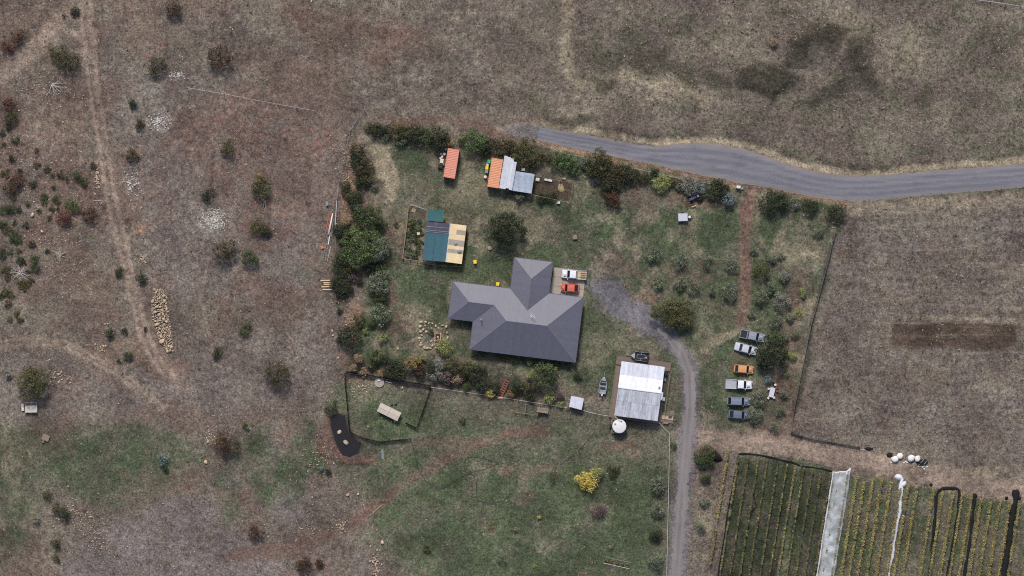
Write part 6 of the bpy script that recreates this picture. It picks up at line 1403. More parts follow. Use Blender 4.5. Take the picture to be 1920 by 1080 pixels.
M_LICH = mat('lichen_grey_rock', srgb(188, 184, 176), .95, 0, .2, 3, .05, srgb(128, 122, 116), .08, 1.5, .18, .2)
GROCKS = []
for r0 in ROCKS:
    r1 = r0.copy(); r1.materials.clear(); r1.materials.append(M_LICH); GROCKS.append(r1)
def outcrop(px, py, rx, ry, n, label, seed):
    e = thing('rock_outcrop', label, 'rock outcrop'); q = random.Random(seed)
    for i in range(n):
        a = q.uniform(0, 6.283); d = q.uniform(0, 1) ** .7
        rock(px + math.cos(a) * d * rx + q.uniform(-3, 3), py + math.sin(a) * d * ry + q.uniform(-3, 3), q.uniform(.7, 2.2) * (1.2 - .5 * d) * S, 'stone', e, me=q.choice(GROCKS), sink=.45)
outcrop(300, 228, 24, 22, 150, 'lichen-white rock outcrop right of the upper slope track', 1)
outcrop(402, 412, 26, 26, 170, 'lichen-white rock outcrop in the middle of the red slope', 2)
outcrop(334, 142, 17, 8, 50, 'small lichen-white rock outcrop above the wire fence', 3)
outcrop(247, 345, 20, 30, 70, 'grey rubble outcrop right of the middle slope track', 4)
pile = thing('rock_pile', 'long heap of tan field rocks beside the slope track', 'rock pile')
qr = random.Random(12); placed = []
ctr = [(298, 545), (300, 560), (299, 578), (302, 598), (306, 615), (309, 630), (314, 645), (319, 656)]; wid = [9, 13, 15, 14.5, 13, 12, 10.5, 6]
ys_ = [c_[1] for c_ in ctr]
tries = 0
while len(placed) < 240 and tries < 14000:
    tries += 1
    y = qr.uniform(543, 660); cx = np.interp(y, ys_, [c_[0] for c_ in ctr]); ww = np.interp(y, ys_, wid)
    x = cx + qr.uniform(-1, 1) * ww; r_ = qr.choice((1.4, 1.8, 2.2, 2.8, 3.4, 4.2, 5.0)) * (1 - .25 * max(0, (x - cx) / ww))
    if all(math.hypot(x - a_, y - b_) > (r_ + c_) * .80 for a_, b_, c_ in placed):
        placed.append((x, y, r_)); rock(x, y, r_ * S * 1.12, 'stone', pile, .25 * (1 - abs(x - cx) / ww))
tag(rock(636.3, 810, .5, 'pond_rock', None, .3), 'smaller pale rock standing in the black pond', 'rock')
tag(rock(648.7, 830, .72, 'pond_rock', None, .3), 'larger pale rock standing in the black pond', 'rock')
rg = thing('rock_garden_edge', 'ring of tan rocks edging the rock garden west of the house', 'rock border')
for x, y, r_ in [(790, 605, 4), (797, 603, 3.5), (805, 606, 3), (811, 608, 3.5), (816, 611, 3), (823, 614, 3), (829, 610, 3.4), (837, 612, 3.4), (789, 613, 4), (794, 618, 4.4), (800, 622, 4.2), (788, 621, 3.5), (791, 628, 3.4), (787, 634, 3.6), (786, 640, 2.6), (790, 642, 2.8), (788, 648, 4), (796, 652, 4.4), (803, 653, 4), (809, 641, 3.2), (812, 648, 3.4), (818, 653, 3), (838, 634, 3.4), (836, 641, 2.8), (839, 624, 2.6), (806, 653, 3), (822, 648, 2.6), (798, 611, 3)]: rock(x + random.uniform(-1.5, 1.5), y + random.uniform(-1.5, 1.5), r_ * S * random.uniform(.75, 1.15), 'stone', rg)
for i in range(46): rock(random.uniform(788, 838), random.uniform(604, 653), random.uniform(.8, 2.0) * S, 'stone', rg)
gp = MB().cyl(0, 0, -.1, .06, 1.0, 18); tag(gp.build('garden_pond', mat('pond_bluish', srgb(78, 88, 84), .2, 0, .1, 3), None, False, G(802, 637), (0, 0, 0)), 'tiny bluish garden pond inside the rock garden', 'pond', kind='structure'); bpy.data.objects['garden_pond'].scale = (.7, .55, 1)
e = thing('raised_planter', 'square timber planter box with dark soil in the rock garden', 'planter', G(821, 632), .03)
for x0, x1, y0, y1 in [(-.62, .62, -.85, -.75), (-.62, .62, .75, .85), (-.62, -.52, -.748, .748), (.52, .62, -.748, .748)]: MB().box(x0, x1, y0, y1, -.1, .5).build('board', M_PALEWOOD, e)
MB().box(-.52, .52, -.75, .75, 0, .38).build('soil', mat('dark_soil', srgb(74, 44, 36), .95, 0, .25, 8, .03), e); MB().lathe([(.14, .38), (.18, .52), (.1, .6)], 10).build('seedling_pot', M_CREAMP, e)
for x, y, r_, l in [(746, 654, 3, 'single tan rock on the dry west lawn'), (754, 727.5, 3, 'flat orange-tan rock near the top fence inside the enclosure'), (623, 620, 3.2, 'upper of two pale rocks outside the west fence'), (624, 629, 2.8, 'lower of two pale rocks outside the west fence'), (634, 671, 2.6, 'pale rock at the fence below the corner conifer'), (652, 928, 4.5, 'orange-tan rock on the bank beside the red track'), (671, 927, 3, 'small orange-tan rock right of the other by the red track'), (717, 1017, 4, 'pinkish rock on the lower lawn left part'), (386, 866, 4.5, 'pinkish pale rock left of the mauve stony patch'), (390, 828, 3.5, 'pale rock just left of the rust-brown bush'), (61, 403, 5, 'big grey rock on the stony slope near the left edge'), (79, 434, 3.6, 'pale flat stone below the big grey rock'), (110, 717, 3, 'grey stone at the edge of the broken rock cluster'), (128, 912, 2.4, 'white stone on the lower left green'), (274, 676, 1.8, 'white stone between the slope tracks'), (197, 608, 2.4, 'left of two pale stones on orange soil'), (202, 607, 2.2, 'right of two pale stones on orange soil'), (690, 800, 2.2, 'stone at the lower left inside the enclosure'), (716, 783, 2, 'white stone in front of the poultry house, left'), (733, 791, 2, 'white stone in front of the poultry house, right')]:
    tag(rock(x, y, r_ * S, 'field_rock', me=ROCKS[int(x + y) % 8]), l, 'rock')
def cluster(px, py, rx, ry, n, label, smin=1.0, smax=2.6, seed=1):
    e = thing('stone_cluster', label, 'stones'); q = random.Random(seed)
    for i in range(n): rock(px + q.gauss(0, rx * .5), py + q.gauss(0, ry * .5), q.uniform(smin, smax) * S, 'stone', e)
cluster(105, 705, 14, 14, 26, 'broken reddish stones right of the large olive-yellow tree', seed=2); cluster(130, 712, 4, 10, 7, 'small stone heap right of the reddish stones', seed=3); cluster(187, 655, 14, 16, 24, 'tan stones beside the lower slope track', seed=4); cluster(670, 727, 26, 16, 46, 'scattered tan stones in the top left of the enclosure', .8, 2.2, 5); cluster(182, 335, 5, 32, 34, 'line of stones along the left side of the slope track', seed=6); cluster(705, 1062, 11, 30, 60, 'heap of pale stones at the bottom edge of the lawn', seed=7); cluster(640, 985, 12, 28, 34, 'tan stones beside the lower red track', .8, 2.2, 8); cluster(267, 487, 12, 12, 24, 'dark-edged stones beside the slope track', seed=9); cluster(600, 858, 30, 40, 60, 'pale stones spread west of the black pond', .7, 1.8, 10); cluster(580, 990, 26, 10, 24, 'pale stones along the edge of the mauve patch', .7, 1.8, 11); cluster(150, 965, 26, 26, 50, 'pale stones below the lower left green', .7, 2.0, 12); cluster(180, 1010, 40, 34, 60, 'pale stones strewn at the lower left corner', .7, 2.0, 13); cluster(395, 820, 14, 24, 26, 'pale rubble left of the rust-brown bush', .8, 2.4, 14); cluster(30, 300, 60, 60, 60, 'pale stones scattered among scrub at the left edge', .7, 1.6, 15); cluster(75, 160, 50, 50, 60, 'pale stones scattered below the fallen dead tree', .7, 1.7, 16); cluster(100, 450, 60, 60, 60, 'pale stones scattered around the small dead tree', .7, 1.8, 17); cluster(650, 335, 12, 60, 60, 'orange-tan stones along the windbreak edge', .8, 1.8, 18); cluster(658, 605, 20, 40, 50, 'tan stones above the corner conifer', .8, 1.8, 19)

# ------------------------------------------------------------------ vehicles
def carpaint(name, c, metal=.0):
    if name in MATS: return MATS[name]
    m, nt, p, out = newmat(name)
    co = nt.nodes.new('ShaderNodeTexCoord').outputs['Object']
    n1 = noise(nt, co, 3, 5, .7)
    nt.links.new(mixc(nt, ramp(nt, n1, .35, .7), tuple(c[:3]) + (1,), tuple(x * .86 + .012 for x in c[:3]) + (1,)), p.inputs['Base Color'])
    p.inputs['Roughness'].default_value = .32; p.inputs['Metallic'].default_value = metal; p.inputs['Coat Weight'].default_value = .5; p.inputs['Coat Roughness'].default_value = .12
    MATS[name] = m; return m
M_LAMP = mat('headlamp_lens', srgb(214, 216, 220), .15, 0, .05, 5); M_TAIL = mat('tail_lamp_lens', srgb(130, 26, 24), .2, 0, .1, 5); M_RIM = mat('wheel_rim', srgb(150, 152, 156), .35, .5, .1, 6)

def vehicle(px, py, deg, label, paint, L=4.4, Wd=1.75, Ht=1.45, hood=1.05, ws=.55, roof=1.5, rear=.45, boot=.45, kind='hatch', cat='car', name='parked_car', gz0=None, bed=None, rails=False):
    """front towards +x; deg is the heading in the photograph, counter-clockwise from right"""
    g = G(px, py); z0 = g.z if gz0 is None else gz0; g.z = z0
    e = thing(name, label, cat, g, math.radians(deg))
    f = L / 2; xs = [f, f - hood, f - hood - ws, f - hood - ws - roof, f - hood - ws - roof - rear]     # nose, cowl, roof front, roof rear, deck
    belt = Ht * .60; hw = Wd / 2
    # lower body, lofted nose to tail
    prof = [(f, .80, .30, .52), (f - .06, .90, .22, .60), (f - .30, .96, .20, belt * .86), (xs[1] + .05, 1.0, .20, belt * .98), (xs[2], 1.0, .20, belt), (xs[3], 1.0, .20, belt)]
    end = -f
    if kind == 'ute': prof += [(xs[4] - .04, 1.0, .20, belt), ]; end = xs[4] - .05
    elif kind == 'sedan': prof += [(xs[4], .99, .22, belt * 1.0), (-f + .30, .97, .24, belt * .97), (-f + .05, .90, .28, belt * .88), (-f, .82, .34, belt * .6)]
    else: prof += [(-f + .28, .98, .24, belt), (-f + .05, .92, .28, belt * .92), (-f, .84, .34, belt * .62)]
    rs = []
    for x, wf, zl, zt in prof:
        w_ = hw * wf
        rs.append([(x, -w_ * .92, zl), (x, -w_, zl + (zt - zl) * .35), (x, -w_ * .985, zl + (zt - zl) * .78), (x, -w_ * .90, zt - .015), (x, -w_ * .45, zt + .035), (x, w_ * .45, zt + .035), (x, w_ * .90, zt - .015), (x, w_ * .985, zl + (zt - zl) * .78), (x, w_, zl + (zt - zl) * .35), (x, w_ * .92, zl)])
    MB().rings(rs).build('body', paint, e, False)
    # bonnet panel, slightly proud
    def lerp_z(x):
        pr = sorted([(p[0], p[3]) for p in prof]); return float(np.interp(x, [a_[0] for a_ in pr], [a_[1] for a_ in pr]))
    hx = np.linspace(f - .26, xs[1] + .10, 5)
    MB().rings([[(x, -hw * .74, lerp_z(x) + .012), (x, 0, lerp_z(x) + .062), (x, hw * .74, lerp_z(x) + .012), (x, 0, lerp_z(x) - .02)] for x in hx]).build('bonnet', paint, e, True)
    # glasshouse core and roof
    zr_ = Ht - .04; rw = hw * .81; bw = hw * .90; zb = belt - .01
    xr = xs[4] if kind != 'hatch' else -f + .18
    G0 = [(xs[1], -bw, zb), (xs[1], bw, zb), (xr, bw, zb), (xr, -bw, zb)]
    x2, x3 = xs[2], xs[3]
    T0 = [(x2, -rw, zr_), (x2, rw, zr_), (x3, rw, zr_ - .02), (x3, -rw, zr_ - .02)]
    i_ = .02
    MB().rings([[(p[0], p[1] * .97, p[2]) for p in G0], [(p[0], p[1] * .96, p[2] - .03) for p in T0]]).build('cabin_lining', M_BLACK, e)
    def pane(nm, q_, sh=.08, off=.012, mt=M_GLASS):
        q_ = [Vector(p) for p in q_]; cc = sum(q_, Vector()) / 4; nrm = (q_[1] - q_[0]).cross(q_[3] - q_[0]).normalized()
        q2 = [p + (cc - p).normalized() * min(sh, (cc - p).length * .5) + nrm * off for p in q_]
        q3 = [p - nrm * .02 for p in q2]
        return MB().rings([q3, q2]).build(nm, mt, e)
    pane('windscreen', [G0[1], T0[1], T0[0], G0[0]][::-1])
    pane('rear_window', [G0[3], T0[3], T0[2], G0[2]][::-1])
    for s, (a_, b_, c_, d_) in ((1, (G0[1], G0[2], T0[2], T0[1])), (-1, (G0[3], G0[0], T0[0], T0[3]))):
        a_, b_, c_, d_ = map(Vector, (a_, b_, c_, d_)); m1, m2 = a_.lerp(b_, .5), d_.lerp(c_, .5)
        pane('side_window', [a_, m1, m2, d_], .07); pane('side_window', [m1, b_, c_, m2], .07)
    pil = MB()
    for p, q_ in zip(G0, T0): pil.tube([p, q_], .045, 5)
    pil.build('pillar', paint, e)
    nR = 5; rr = []
    for k in range(nR + 1):
        x = x2 + .05 + (x3 - x2 - .10) * k / nR; cam_ = .05 * math.sin(math.pi * (k + .6) / (nR + 1.2))
        rr.append([(x, -rw - .03, zr_ - .05), (x, -rw * .9, zr_ + cam_ * .5), (x, 0, zr_ + cam_ + .015), (x, rw * .9, zr_ + cam_ * .5), (x, rw + .03, zr_ - .05)])
    MB().rings(rr).build('roof', paint, e)
    if rails:
        for s in (-1, 1): MB().tube([(x2 - .2, s * rw * .92, zr_ + .09), (x3 + .1, s * rw * .92, zr_ + .09)], .022, 5).build('roof_rail', M_STEEL, e)
    ax = [f - .82, -f + .80]
    for x in ax:
        for s in (-1, 1):
            t = MB().tube([(x, s * (hw - .20), .32), (x, s * (hw + .015), .32)], .32, 16).build('wheel', M_RUBBER, e)
            MB().tube([(x, s * (hw + .012), .32), (x, s * (hw + .03), .32)], .2, 12).build('rim', M_RIM, t)
    for s in (-1, 1):
        MB().cbox(f - .05, s * hw * .66, belt * .62, .12, .26, .12).build('headlight', M_LAMP, e)
        MB().cbox(xs[1] - .18, s * (hw + .10), belt + .06, .12, .2, .13).build('mirror', paint, e)
        MB().cbox(-f + .02, s * hw * .80, belt * .80 if kind != 'ute' else .75, .06, .2, .18).build('tail_light', M_TAIL, e)
    MB().bbox(f - .06, f + .05, -hw * .80, hw * .80, .30, .48, .03).build('front_bumper', M_BLACK if kind == 'ute' else paint, e)
    MB().bbox(-f - .05, -f + .06, -hw * .80, hw * .80, .32, .5, .03).build('rear_bumper', M_BLACK if kind == 'ute' else paint, e)
    if kind == 'ute':
        bx0, bx1 = -f, end - .03
        if bed == 'tub':
            tb = MB(); tb.box(bx0, bx1, -hw * .97, -hw * .97 + .09, .45, belt + .05); tb.box(bx0, bx1, hw * .97 - .09, hw * .97, .45, belt + .05); tb.box(bx0, bx0 + .07, -hw * .97 + .09, hw * .97 - .09, .45, belt + .03); tb.box(bx1 - .06, bx1, -hw * .97 + .09, hw * .97 - .09, .45, belt + .06); tb.box(bx0 + .07, bx1 - .06, -hw * .97 + .09, hw * .97 - .09, .45, .52)
            tb.build('tub', paint, e)
            MB().bbox(bx0 + .14, bx1 - .14, -hw * .74, hw * .74, belt - .06, belt + .03, .02).build('tonneau_cover', M_BLACK, e)
            for s in (-1, 1): MB().tube([(bx0 + .1, s * hw * .85, belt + .10), (bx1 - .1, s * hw * .85, belt + .10)], .035, 6).build('bed_rail', M_ALU, e)
            MB().tube([(bx1 - .1, -hw * .85, belt + .10), (bx1 - .1, hw * .85, belt + .10)], .035, 6).build('bed_rail', M_ALU, e); MB().tube([(bx0 + .1, -hw * .85, belt + .10), (bx0 + .1, hw * .85, belt + .10)], .035, 6).build('bed_rail', M_ALU, e)
        else:
            trm = M_ALU if bed == 'tray' else M_PALEWOOD
            n = 6; wb = Wd + .06
            for k in range(n): MB().box(bx0, bx1 - .02, -wb / 2 + .05 + (wb - .1) * k / n + .006, -wb / 2 + .05 + (wb - .1) * (k + 1) / n - .006, .76, .82).build('tray_board', trm, e)
            sd_ = paint if bed == 'tray' else M_ALU
            for s in (-1, 1): MB().box(bx0, bx1, s * wb / 2 - .03, s * wb / 2 + .03, .74, 1.04).build('drop_side', sd_, e)
            MB().box(bx0 - .05, bx0 - .002, -wb / 2 - .03, wb / 2 + .03, .74, 1.04).build('tailgate', sd_, e); MB().box(bx1 + .002, bx1 + .05, -wb / 2, wb / 2, .74, 1.5).build('headboard', M_BLACK if bed == 'tray' else M_STEEL, e)
            MB().box(bx0 + .2, bx1, -.45, .45, .45, .7).build('chassis', M_BLACK, e)
    return e

PZ = .05
vehicle(1076, 514.8, 180 - 4, 'white utility truck with a loaded tray on the concrete pad', carpaint('white_car_paint', srgb(226, 228, 232)), 5.1, 1.8, 1.7, 1.15, .6, 1.15, .2, 0, 'ute', 'utility truck', 'utility_truck', PZ, 'flat')
jk = thing('junk_load', 'brown timber offcuts lying in the tray of the white truck on the pad', 'timber offcuts', (*G(1092.5, 516.2)[:2], PZ + .83), math.radians(176))
for i in range(9): MB().box(-.75 + .1 * (i % 3), .35 + .08 * (i % 4), -.66 + i * .15, -.55 + i * .15, .0 + .05 * (i % 2), .07 + .05 * (i % 2)).build('offcut', M_BROWN if i % 3 else M_PALEWOOD, jk)
vehicle(1068.5, 540.3, 180 - 3, 'red hatchback parked on the concrete pad', carpaint('red_car_paint', srgb(206, 98, 76)), 3.75, 1.68, 1.48, .85, .55, 1.35, .4, .3, 'hatch', 'car', 'parked_car', PZ)
vehicle(1410, 629.6, -12, 'grey dual-cab utility with black bed cover at the top of the parked row', carpaint('grey_car_paint', srgb(138, 144, 156), .0), 5.15, 1.86, 1.75, 1.25, .6, 1.45, .2, 0, 'ute', 'utility truck', 'utility_truck', None, 'tub')
vehicle(1398, 653.8, -15, 'silver sedan second in the parked row', carpaint('silver_car_paint', srgb(188, 192, 202), .0), 4.65, 1.78, 1.42, 1.15, .68, 1.25, .62, .6, 'sedan')
vehicle(1394, 692, -5, 'orange hatchback in the middle of the parked row', carpaint('orange_car_paint', srgb(208, 148, 100)), 3.95, 1.70, 1.46, .9, .58, 1.6, .4, .3, 'hatch')
vehicle(1385.3, 720.6, -3, 'white tray-back utility in the parked row', carpaint('white_car_paint', srgb(226, 228, 232)), 5.45, 1.82, 1.75, 1.25, .6, 1.1, .2, 0, 'ute', 'utility truck', 'utility_truck', None, 'tray')
vehicle(1384, 752, -2, 'blue-grey station wagon with roof rails in the parked row', carpaint('bluegrey_car_paint', srgb(118, 126, 144), .0), 4.6, 1.78, 1.55, 1.1, .6, 2.1, .4, .3, 'hatch', rails=True)
vehicle(1385, 777.5, -5, 'dark slate hatchback at the bottom of the parked row', carpaint('slate_car_paint', srgb(96, 103, 120), .0), 4.2, 1.75, 1.48, 1.0, .6, 1.6, .4, .3, 'hatch')
tag(rock(1366, 764, .14, 'white_stone'), 'small white stone between the two lowest parked cars', 'stone')

# --- outdoor table set
tb = thing('outdoor_table', 'long pale outdoor table east of the parked cars', 'table', G(1447, 735.5), math.radians(-13))
for i in range(4): MB().box(-.5 + .25 * i + .008, -.25 + .25 * i - .008, -1.0, 1.0, .70, .74).build('tabletop_board', M_TIN_V if False else mat('table_paint', srgb(196, 196, 208), .5, 0, .06, 4), tb)
posts(tb, [(x, y) for x in (-.42, .42) for y in (-.9, .9)], -.1, .70, M_STEEL, .06, 'leg')
def chair(px, py, rot, m, label):
    e = thing('garden_chair', label, 'chair', G(px, py), rot)
    MB().bbox(-.22, .22, -.22, .22, .40, .45, .02).build('seat', m, e); MB().bbox(-.22, .22, .18, .23, .45, .85, .02).build('backrest', m, e); posts(e, [(x, y) for x in (-.19, .19) for y in (-.19, .19)], -.05, .40, m, .04, 'leg')
M_CHR = mat('red_brown_chair', srgb(126, 76, 62), .6, 0, .1, 5)
chair(1441, 729, 1.4, M_PIPE, 'white chair at the upper left of the outdoor table'); chair(1440.5, 746, 2.4, M_PIPE, 'white chair at the lower left of the outdoor table'); chair(1450.5, 745, -2.6, M_PIPE, 'white chair at the lower right of the outdoor table'); chair(1457, 733, -1.5, M_CHR, 'red-brown chair right of the outdoor table'); chair(1456, 727, -1.0, M_CHR, 'red-brown chair at the upper right of the outdoor table'); chair(1450, 718.5, -.3, M_BLACK, 'dark chair at the top of the outdoor table')
drum(1453.5, 721.5, .26, .6, M_PIPE, 'white_bucket', 'round white bucket at the top of the outdoor table', 'bucket')

# --- box trailer, machinery, gate box
tr = thing('box_trailer', 'pale box trailer with a white spare wheel on the north grass', 'trailer', G(1280, 407.2), 0.03)
for x0, x1, y0, y1 in [(-1.0, 1.0, -.83, -.77), (-1.0, 1.0, .77, .83), (-1.0, -.94, -.77, .77), (.94, 1.0, -.77, .77)]: MB().box(x0, x1, y0, y1, .55, .98).build('side_panel', M_ALU, tr)
MB().box(-.94, .94, -.77, .77, .55, .60).build('floor', M_ALU, tr); MB().bbox(-.93, .93, -.76, .76, .86, .93, .02).build('cover', mat('trailer_cover', srgb(186, 184, 196), .6, 0, .05, 3), tr)
MB().rings([[(1.0, -.4, .5), (1.0, .4, .5), (2.0, .04, .46), (2.0, -.04, .46)], [(1.0, -.4, .57), (1.0, .4, .57), (2.0, .04, .52), (2.0, -.04, .52)]]).build('drawbar', M_BLACK, tr)
w_ = MB().tube([(1.38, 0, .58), (1.38, 0, .76)], .28, 16).build('spare_wheel', M_PIPE, tr); MB().tube([(1.9, 0, .3), (1.9, 0, .75)], .04, 6).build('jockey_stand', M_STEEL, tr)
for s in (-1, 1): t_ = MB().tube([(-.1, s * .86, .3), (-.1, s * 1.02, .3)], .3, 14).build('wheel', M_RUBBER, tr)
tc_ = thing('old_tractor', 'old dark blue tractor half under the silvery bush', 'tractor', G(1303, 370), math.radians(-155))
M_TBLUE = mat('faded_blue_paint', srgb(58, 70, 104), .6, 0, .25, 5, 0, srgb(86, 66, 58), .04, 3)
MB().bbox(-.2, 1.3, -.28, .28, .6, 1.15, .06).build('bonnet', M_TBLUE, tc_); MB().box(-1.0, -.2, -.3, .3, .55, .9).build('chassis', M_BLACK, tc_); MB().bbox(-.85, -.4, -.25, .25, .95, 1.1, .03).build('seat', M_GREYP, tc_)
for s in (-1, 1):
    r1 = MB().tube([(-.75, s * .55, .68), (-.75, s * .85, .68)], .68, 18).build('rear_wheel', M_RUBBER, tc_); MB().tube([(-.75, s * .84, .68), (-.75, s * .87, .68)], .36, 12).build('rim', M_PIPE, r1)
    MB().tube([(1.05, s * .45, .34), (1.05, s * .62, .34)], .34, 14).build('front_wheel', M_RUBBER, tc_)
MB().tube([(.0, 0, 1.1), (.0, 0, 1.5)], .035, 6).build('exhaust', M_RUST, tc_); MB().tube([(-.35, 0, 1.1), (-.5, 0, 1.35)], .03, 6).build('steering_column', M_BLACK, tc_)
hr = thing('rusty_harrow', 'rusty iron harrow and beams lying below the old tractor', 'farm implement', G(1294, 383), .3)
for y in (-.7, -.2, .3, .8): MB().tube([(-1.0, y, .25), (.9, y + .1, .3)], .06, 5).build('beam', M_RUST, hr)
for x in (-.8, 0, .7): MB().tube([(x, -.8, .32), (x + .1, .9, .34)], .05, 5).build('crossbar', M_RUST, hr)
for x, y, r_ in [(.5, .75, .5), (.55, -.6, -.5)]: MB().box(x - .45, x + .45, y - .08, y + .08, .36, .44).build('pale_bar', M_PALEWOOD, hr)
wh = thing('iron_wheel', 'brown spoked iron wheel lying right of the old tractor', 'wheel', G(1312.5, 374.5, .08), .2)
ring = [[(math.cos(t * .3927) * r_, math.sin(t * .3927) * r_, z) for t in range(16)] for r_, z in ((.60, 0), (.72, 0), (.72, .12), (.60, .12), (.60, 0))]
MB().rings(ring, False, False).build('rim', M_RUST, wh)
for k in range(6): a_ = k * math.pi / 3; MB().tube([(0, 0, .06), (math.cos(a_) * .62, math.sin(a_) * .62, .06)], .035, 5).build('spoke', M_RUST, wh)
MB().cyl(0, 0, 0, .16, .12, 10).build('hub', M_RUST, wh)
o = MB(); o.tube([(-.5, .3, .3), (.2, -.2, .35)], .05, 5); o.tube([(.15, .4, .3), (.45, -.35, .3)], .07, 5); tag(o.build('white_bars', M_PIPE, None, False, G(1292, 365.5)), 'white metal bars leaning left of the old tractor', 'bars')
mbx = thing('gate_cabinet', 'white box on legs beside the farm gate', 'letterbox', G(1384.3, 350.8), -.1)
MB().bbox(-.42, .42, -.28, .28, .5, 1.0, .03).build('body', M_PIPE, mbx); posts(mbx, [(-.35, -.2), (.35, -.2), (-.35, .2), (.35, .2)], -.1, .5, M_TIMBER, .06, 'leg')
crate(1391.5, 353.5, .5, .45, .4, M_GREYP, 'grey_box', 'small grey box right of the white box by the farm gate', 'box', .1)
gp_ = thing('gate_post', 'white post at the right side of the farm gate', 'post', G(1428.5, 366)); MB().box(-.07, .07, -.07, .07, -.3, 1.2).build('shaft', M_PIPE, gp_); MB().bbox(-.09, .09, -.09, .09, 1.2, 1.26, .03).build('cap', M_PIPE, gp_)
e = thing('log_ends', 'row of short pale logs under the second dark roadside tree', 'logs', G(1511, 403))
for k in range(5): MB().tube([(-.6 + k * .28, .35, .09), (-.5 + k * .28, -.25, .08)], .06, 7).build('log', M_PALEWOOD, e)
for y, l in [(418, 'upper'), (427, 'lower')]:
    o = MB().tube([(-.7, .05, .08), (.7, -.1, .09)], .08, 7); tag(o.build('fence_log', M_PALEWOOD, None, False, G(1566, y)), f'{l} of two pale logs at the top of the field fence', 'log')
e = thing('debris_heap', 'grey heap of sticks and wire at the top of the field fence', 'debris', G(1560, 457))
for k in range(9): MB().tube([(random.uniform(-.5, .5), random.uniform(-1, 1), .1 + .03 * k), (random.uniform(-.5, .5), random.uniform(-1, 1), .15 + .03 * k)], .04, 5).build('stick', M_DEAD if k % 2 else M_STEEL, e)

# --- timber and pipe pile outside the west fence
def pole(p0, p1, r0, r1, m, name, label, cat, dz=.12):
    a_, b_ = G(*p0, dz), G(*p1, dz); o = MB().tube([b_ - b_, (a_ - b_) * .5, a_ - b_], r1, 8, r0); tag(o.build(name, m, None, True, b_), label, cat)
pole((631.5, 376), (628, 433), .05, .14, M_PIPE, 'white_pole', 'long tapering white pole against the west fence', 'pole', .3)
pole((634, 347), (631.5, 376), .03, .04, M_STEEL, 'thin_rod', 'thin grey rod above the long white pole', 'rod', .3)
pole((624, 400), (616, 440), .12, .26, M_PIPE, 'white_panel_bundle', 'bundle of white poles in the timber pile', 'poles', .25)
for k, (p0, p1, w_, m_, l) in enumerate([((617.5, 401), (609.5, 441), .11, M_REDWOOD, 'leftmost red-brown plank of the timber pile'), ((621, 397), (613, 436), .09, M_REDWOOD, 'second red-brown plank from the left of the timber pile'), ((625, 410), (621.5, 444), .10, M_BROWN, 'brown plank right of the white pole bundle'), ((619, 436), (615.5, 459), .10, M_PIPE, 'short white plank at the foot of the timber pile')]):
    a_, b_ = G(*p0, .1), G(*p1, .1); d = a_ - b_; s_ = Vector((-d.y, d.x, 0)).normalized() * w_
    tag(MB().rings([[-s_, s_, s_ + d, d - s_], [v_ + Vector((0, 0, .08)) for v_ in (-s_, s_, s_ + d, d - s_)]]).build('plank', m_, None, False, b_), l, 'plank')
ld = thing('metal_ladder', 'metal ladder frame lying at the south end of the timber pile', 'ladder', G(610.5, 474), math.radians(78))
for s in (-1, 1): MB().tube([(-1.7, s * .28, .15), (1.9, s * .22, .18)], .04, 6).build('stile', M_STEEL, ld)
for k in range(9): MB().tube([(-1.5 + k * .4, -.27, .16), (-1.5 + k * .4, .25, .17)], .028, 5).build('rung', M_STEEL, ld)
pole((620, 462), (611.5, 500), .05, .05, M_PALEWOOD, 'pale_rail', 'pale rail lying right of the metal ladder', 'rail')
crate(604.5, 464, .6, .6, .4, mat('orange_plastic', srgb(198, 116, 74), .5, 0, .1, 4), 'orange_tub', 'round-cornered orange tub left of the metal ladder', 'tub', .4)
crate(613, 382, .5, .9, .4, M_GREYP, 'grey_bin', 'grey bin north of the timber pile', 'bin', .1)
for k, (x, y, L) in enumerate([(610, 526, 2.0), (615.5, 530, 1.9), (617, 533.5, 2.2), (613, 537.5, 2.2), (614, 543, 2.0)]):
    e = thing('sawn_beam', ['topmost', 'second', 'third', 'fourth', 'lowest'][k] + ' of the five stacked pale beams by the west fence', 'beam', G(x, y), .03 - .04 * (k % 3))
    MB().bbox(-L / 2, L / 2, -.13, .13, .02, .26, .02).build('timber', M_PALEWOOD, e)

# --- old cabinet, box, beds, poles, hose
ca = thing('old_white_cabinet', 'old rusty white metal cabinet below the large olive-yellow tree', 'cabinet', G(59, 764), .03)
MB().bbox(-1.2, 1.25, -1.05, 1.1, .0, .75, .04).build('body', mat('rust_stained_white', srgb(196, 186, 172), .7, 0, .12, 3, .01, srgb(90, 80, 92), .05, 1.6), ca)
MB().box(.1, .16, -1.25, -1.06, .2, .5).build('handle', M_STEEL, ca); MB().bbox(-1.15, 1.2, .45, 1.05, .745, .80, .02).build('back_panel', mat('dark_enamel', srgb(86, 82, 98), .6, 0, .3, 5), ca)
crate(43, 764, .5, 1.4, .5, M_CREAMP, 'narrow_box', 'narrow pale box left of the old white cabinet', 'box', .1)
crate(86, 821, 1.5, 1.2, .5, M_TIMBER, 'grey_board_box', 'tilted grey board box on the left green', 'box', -.35)
crate(81, 828, .5, .5, .4, M_BROWN, 'small_crate', 'small brown crate beside the tilted grey board box', 'crate', .3)
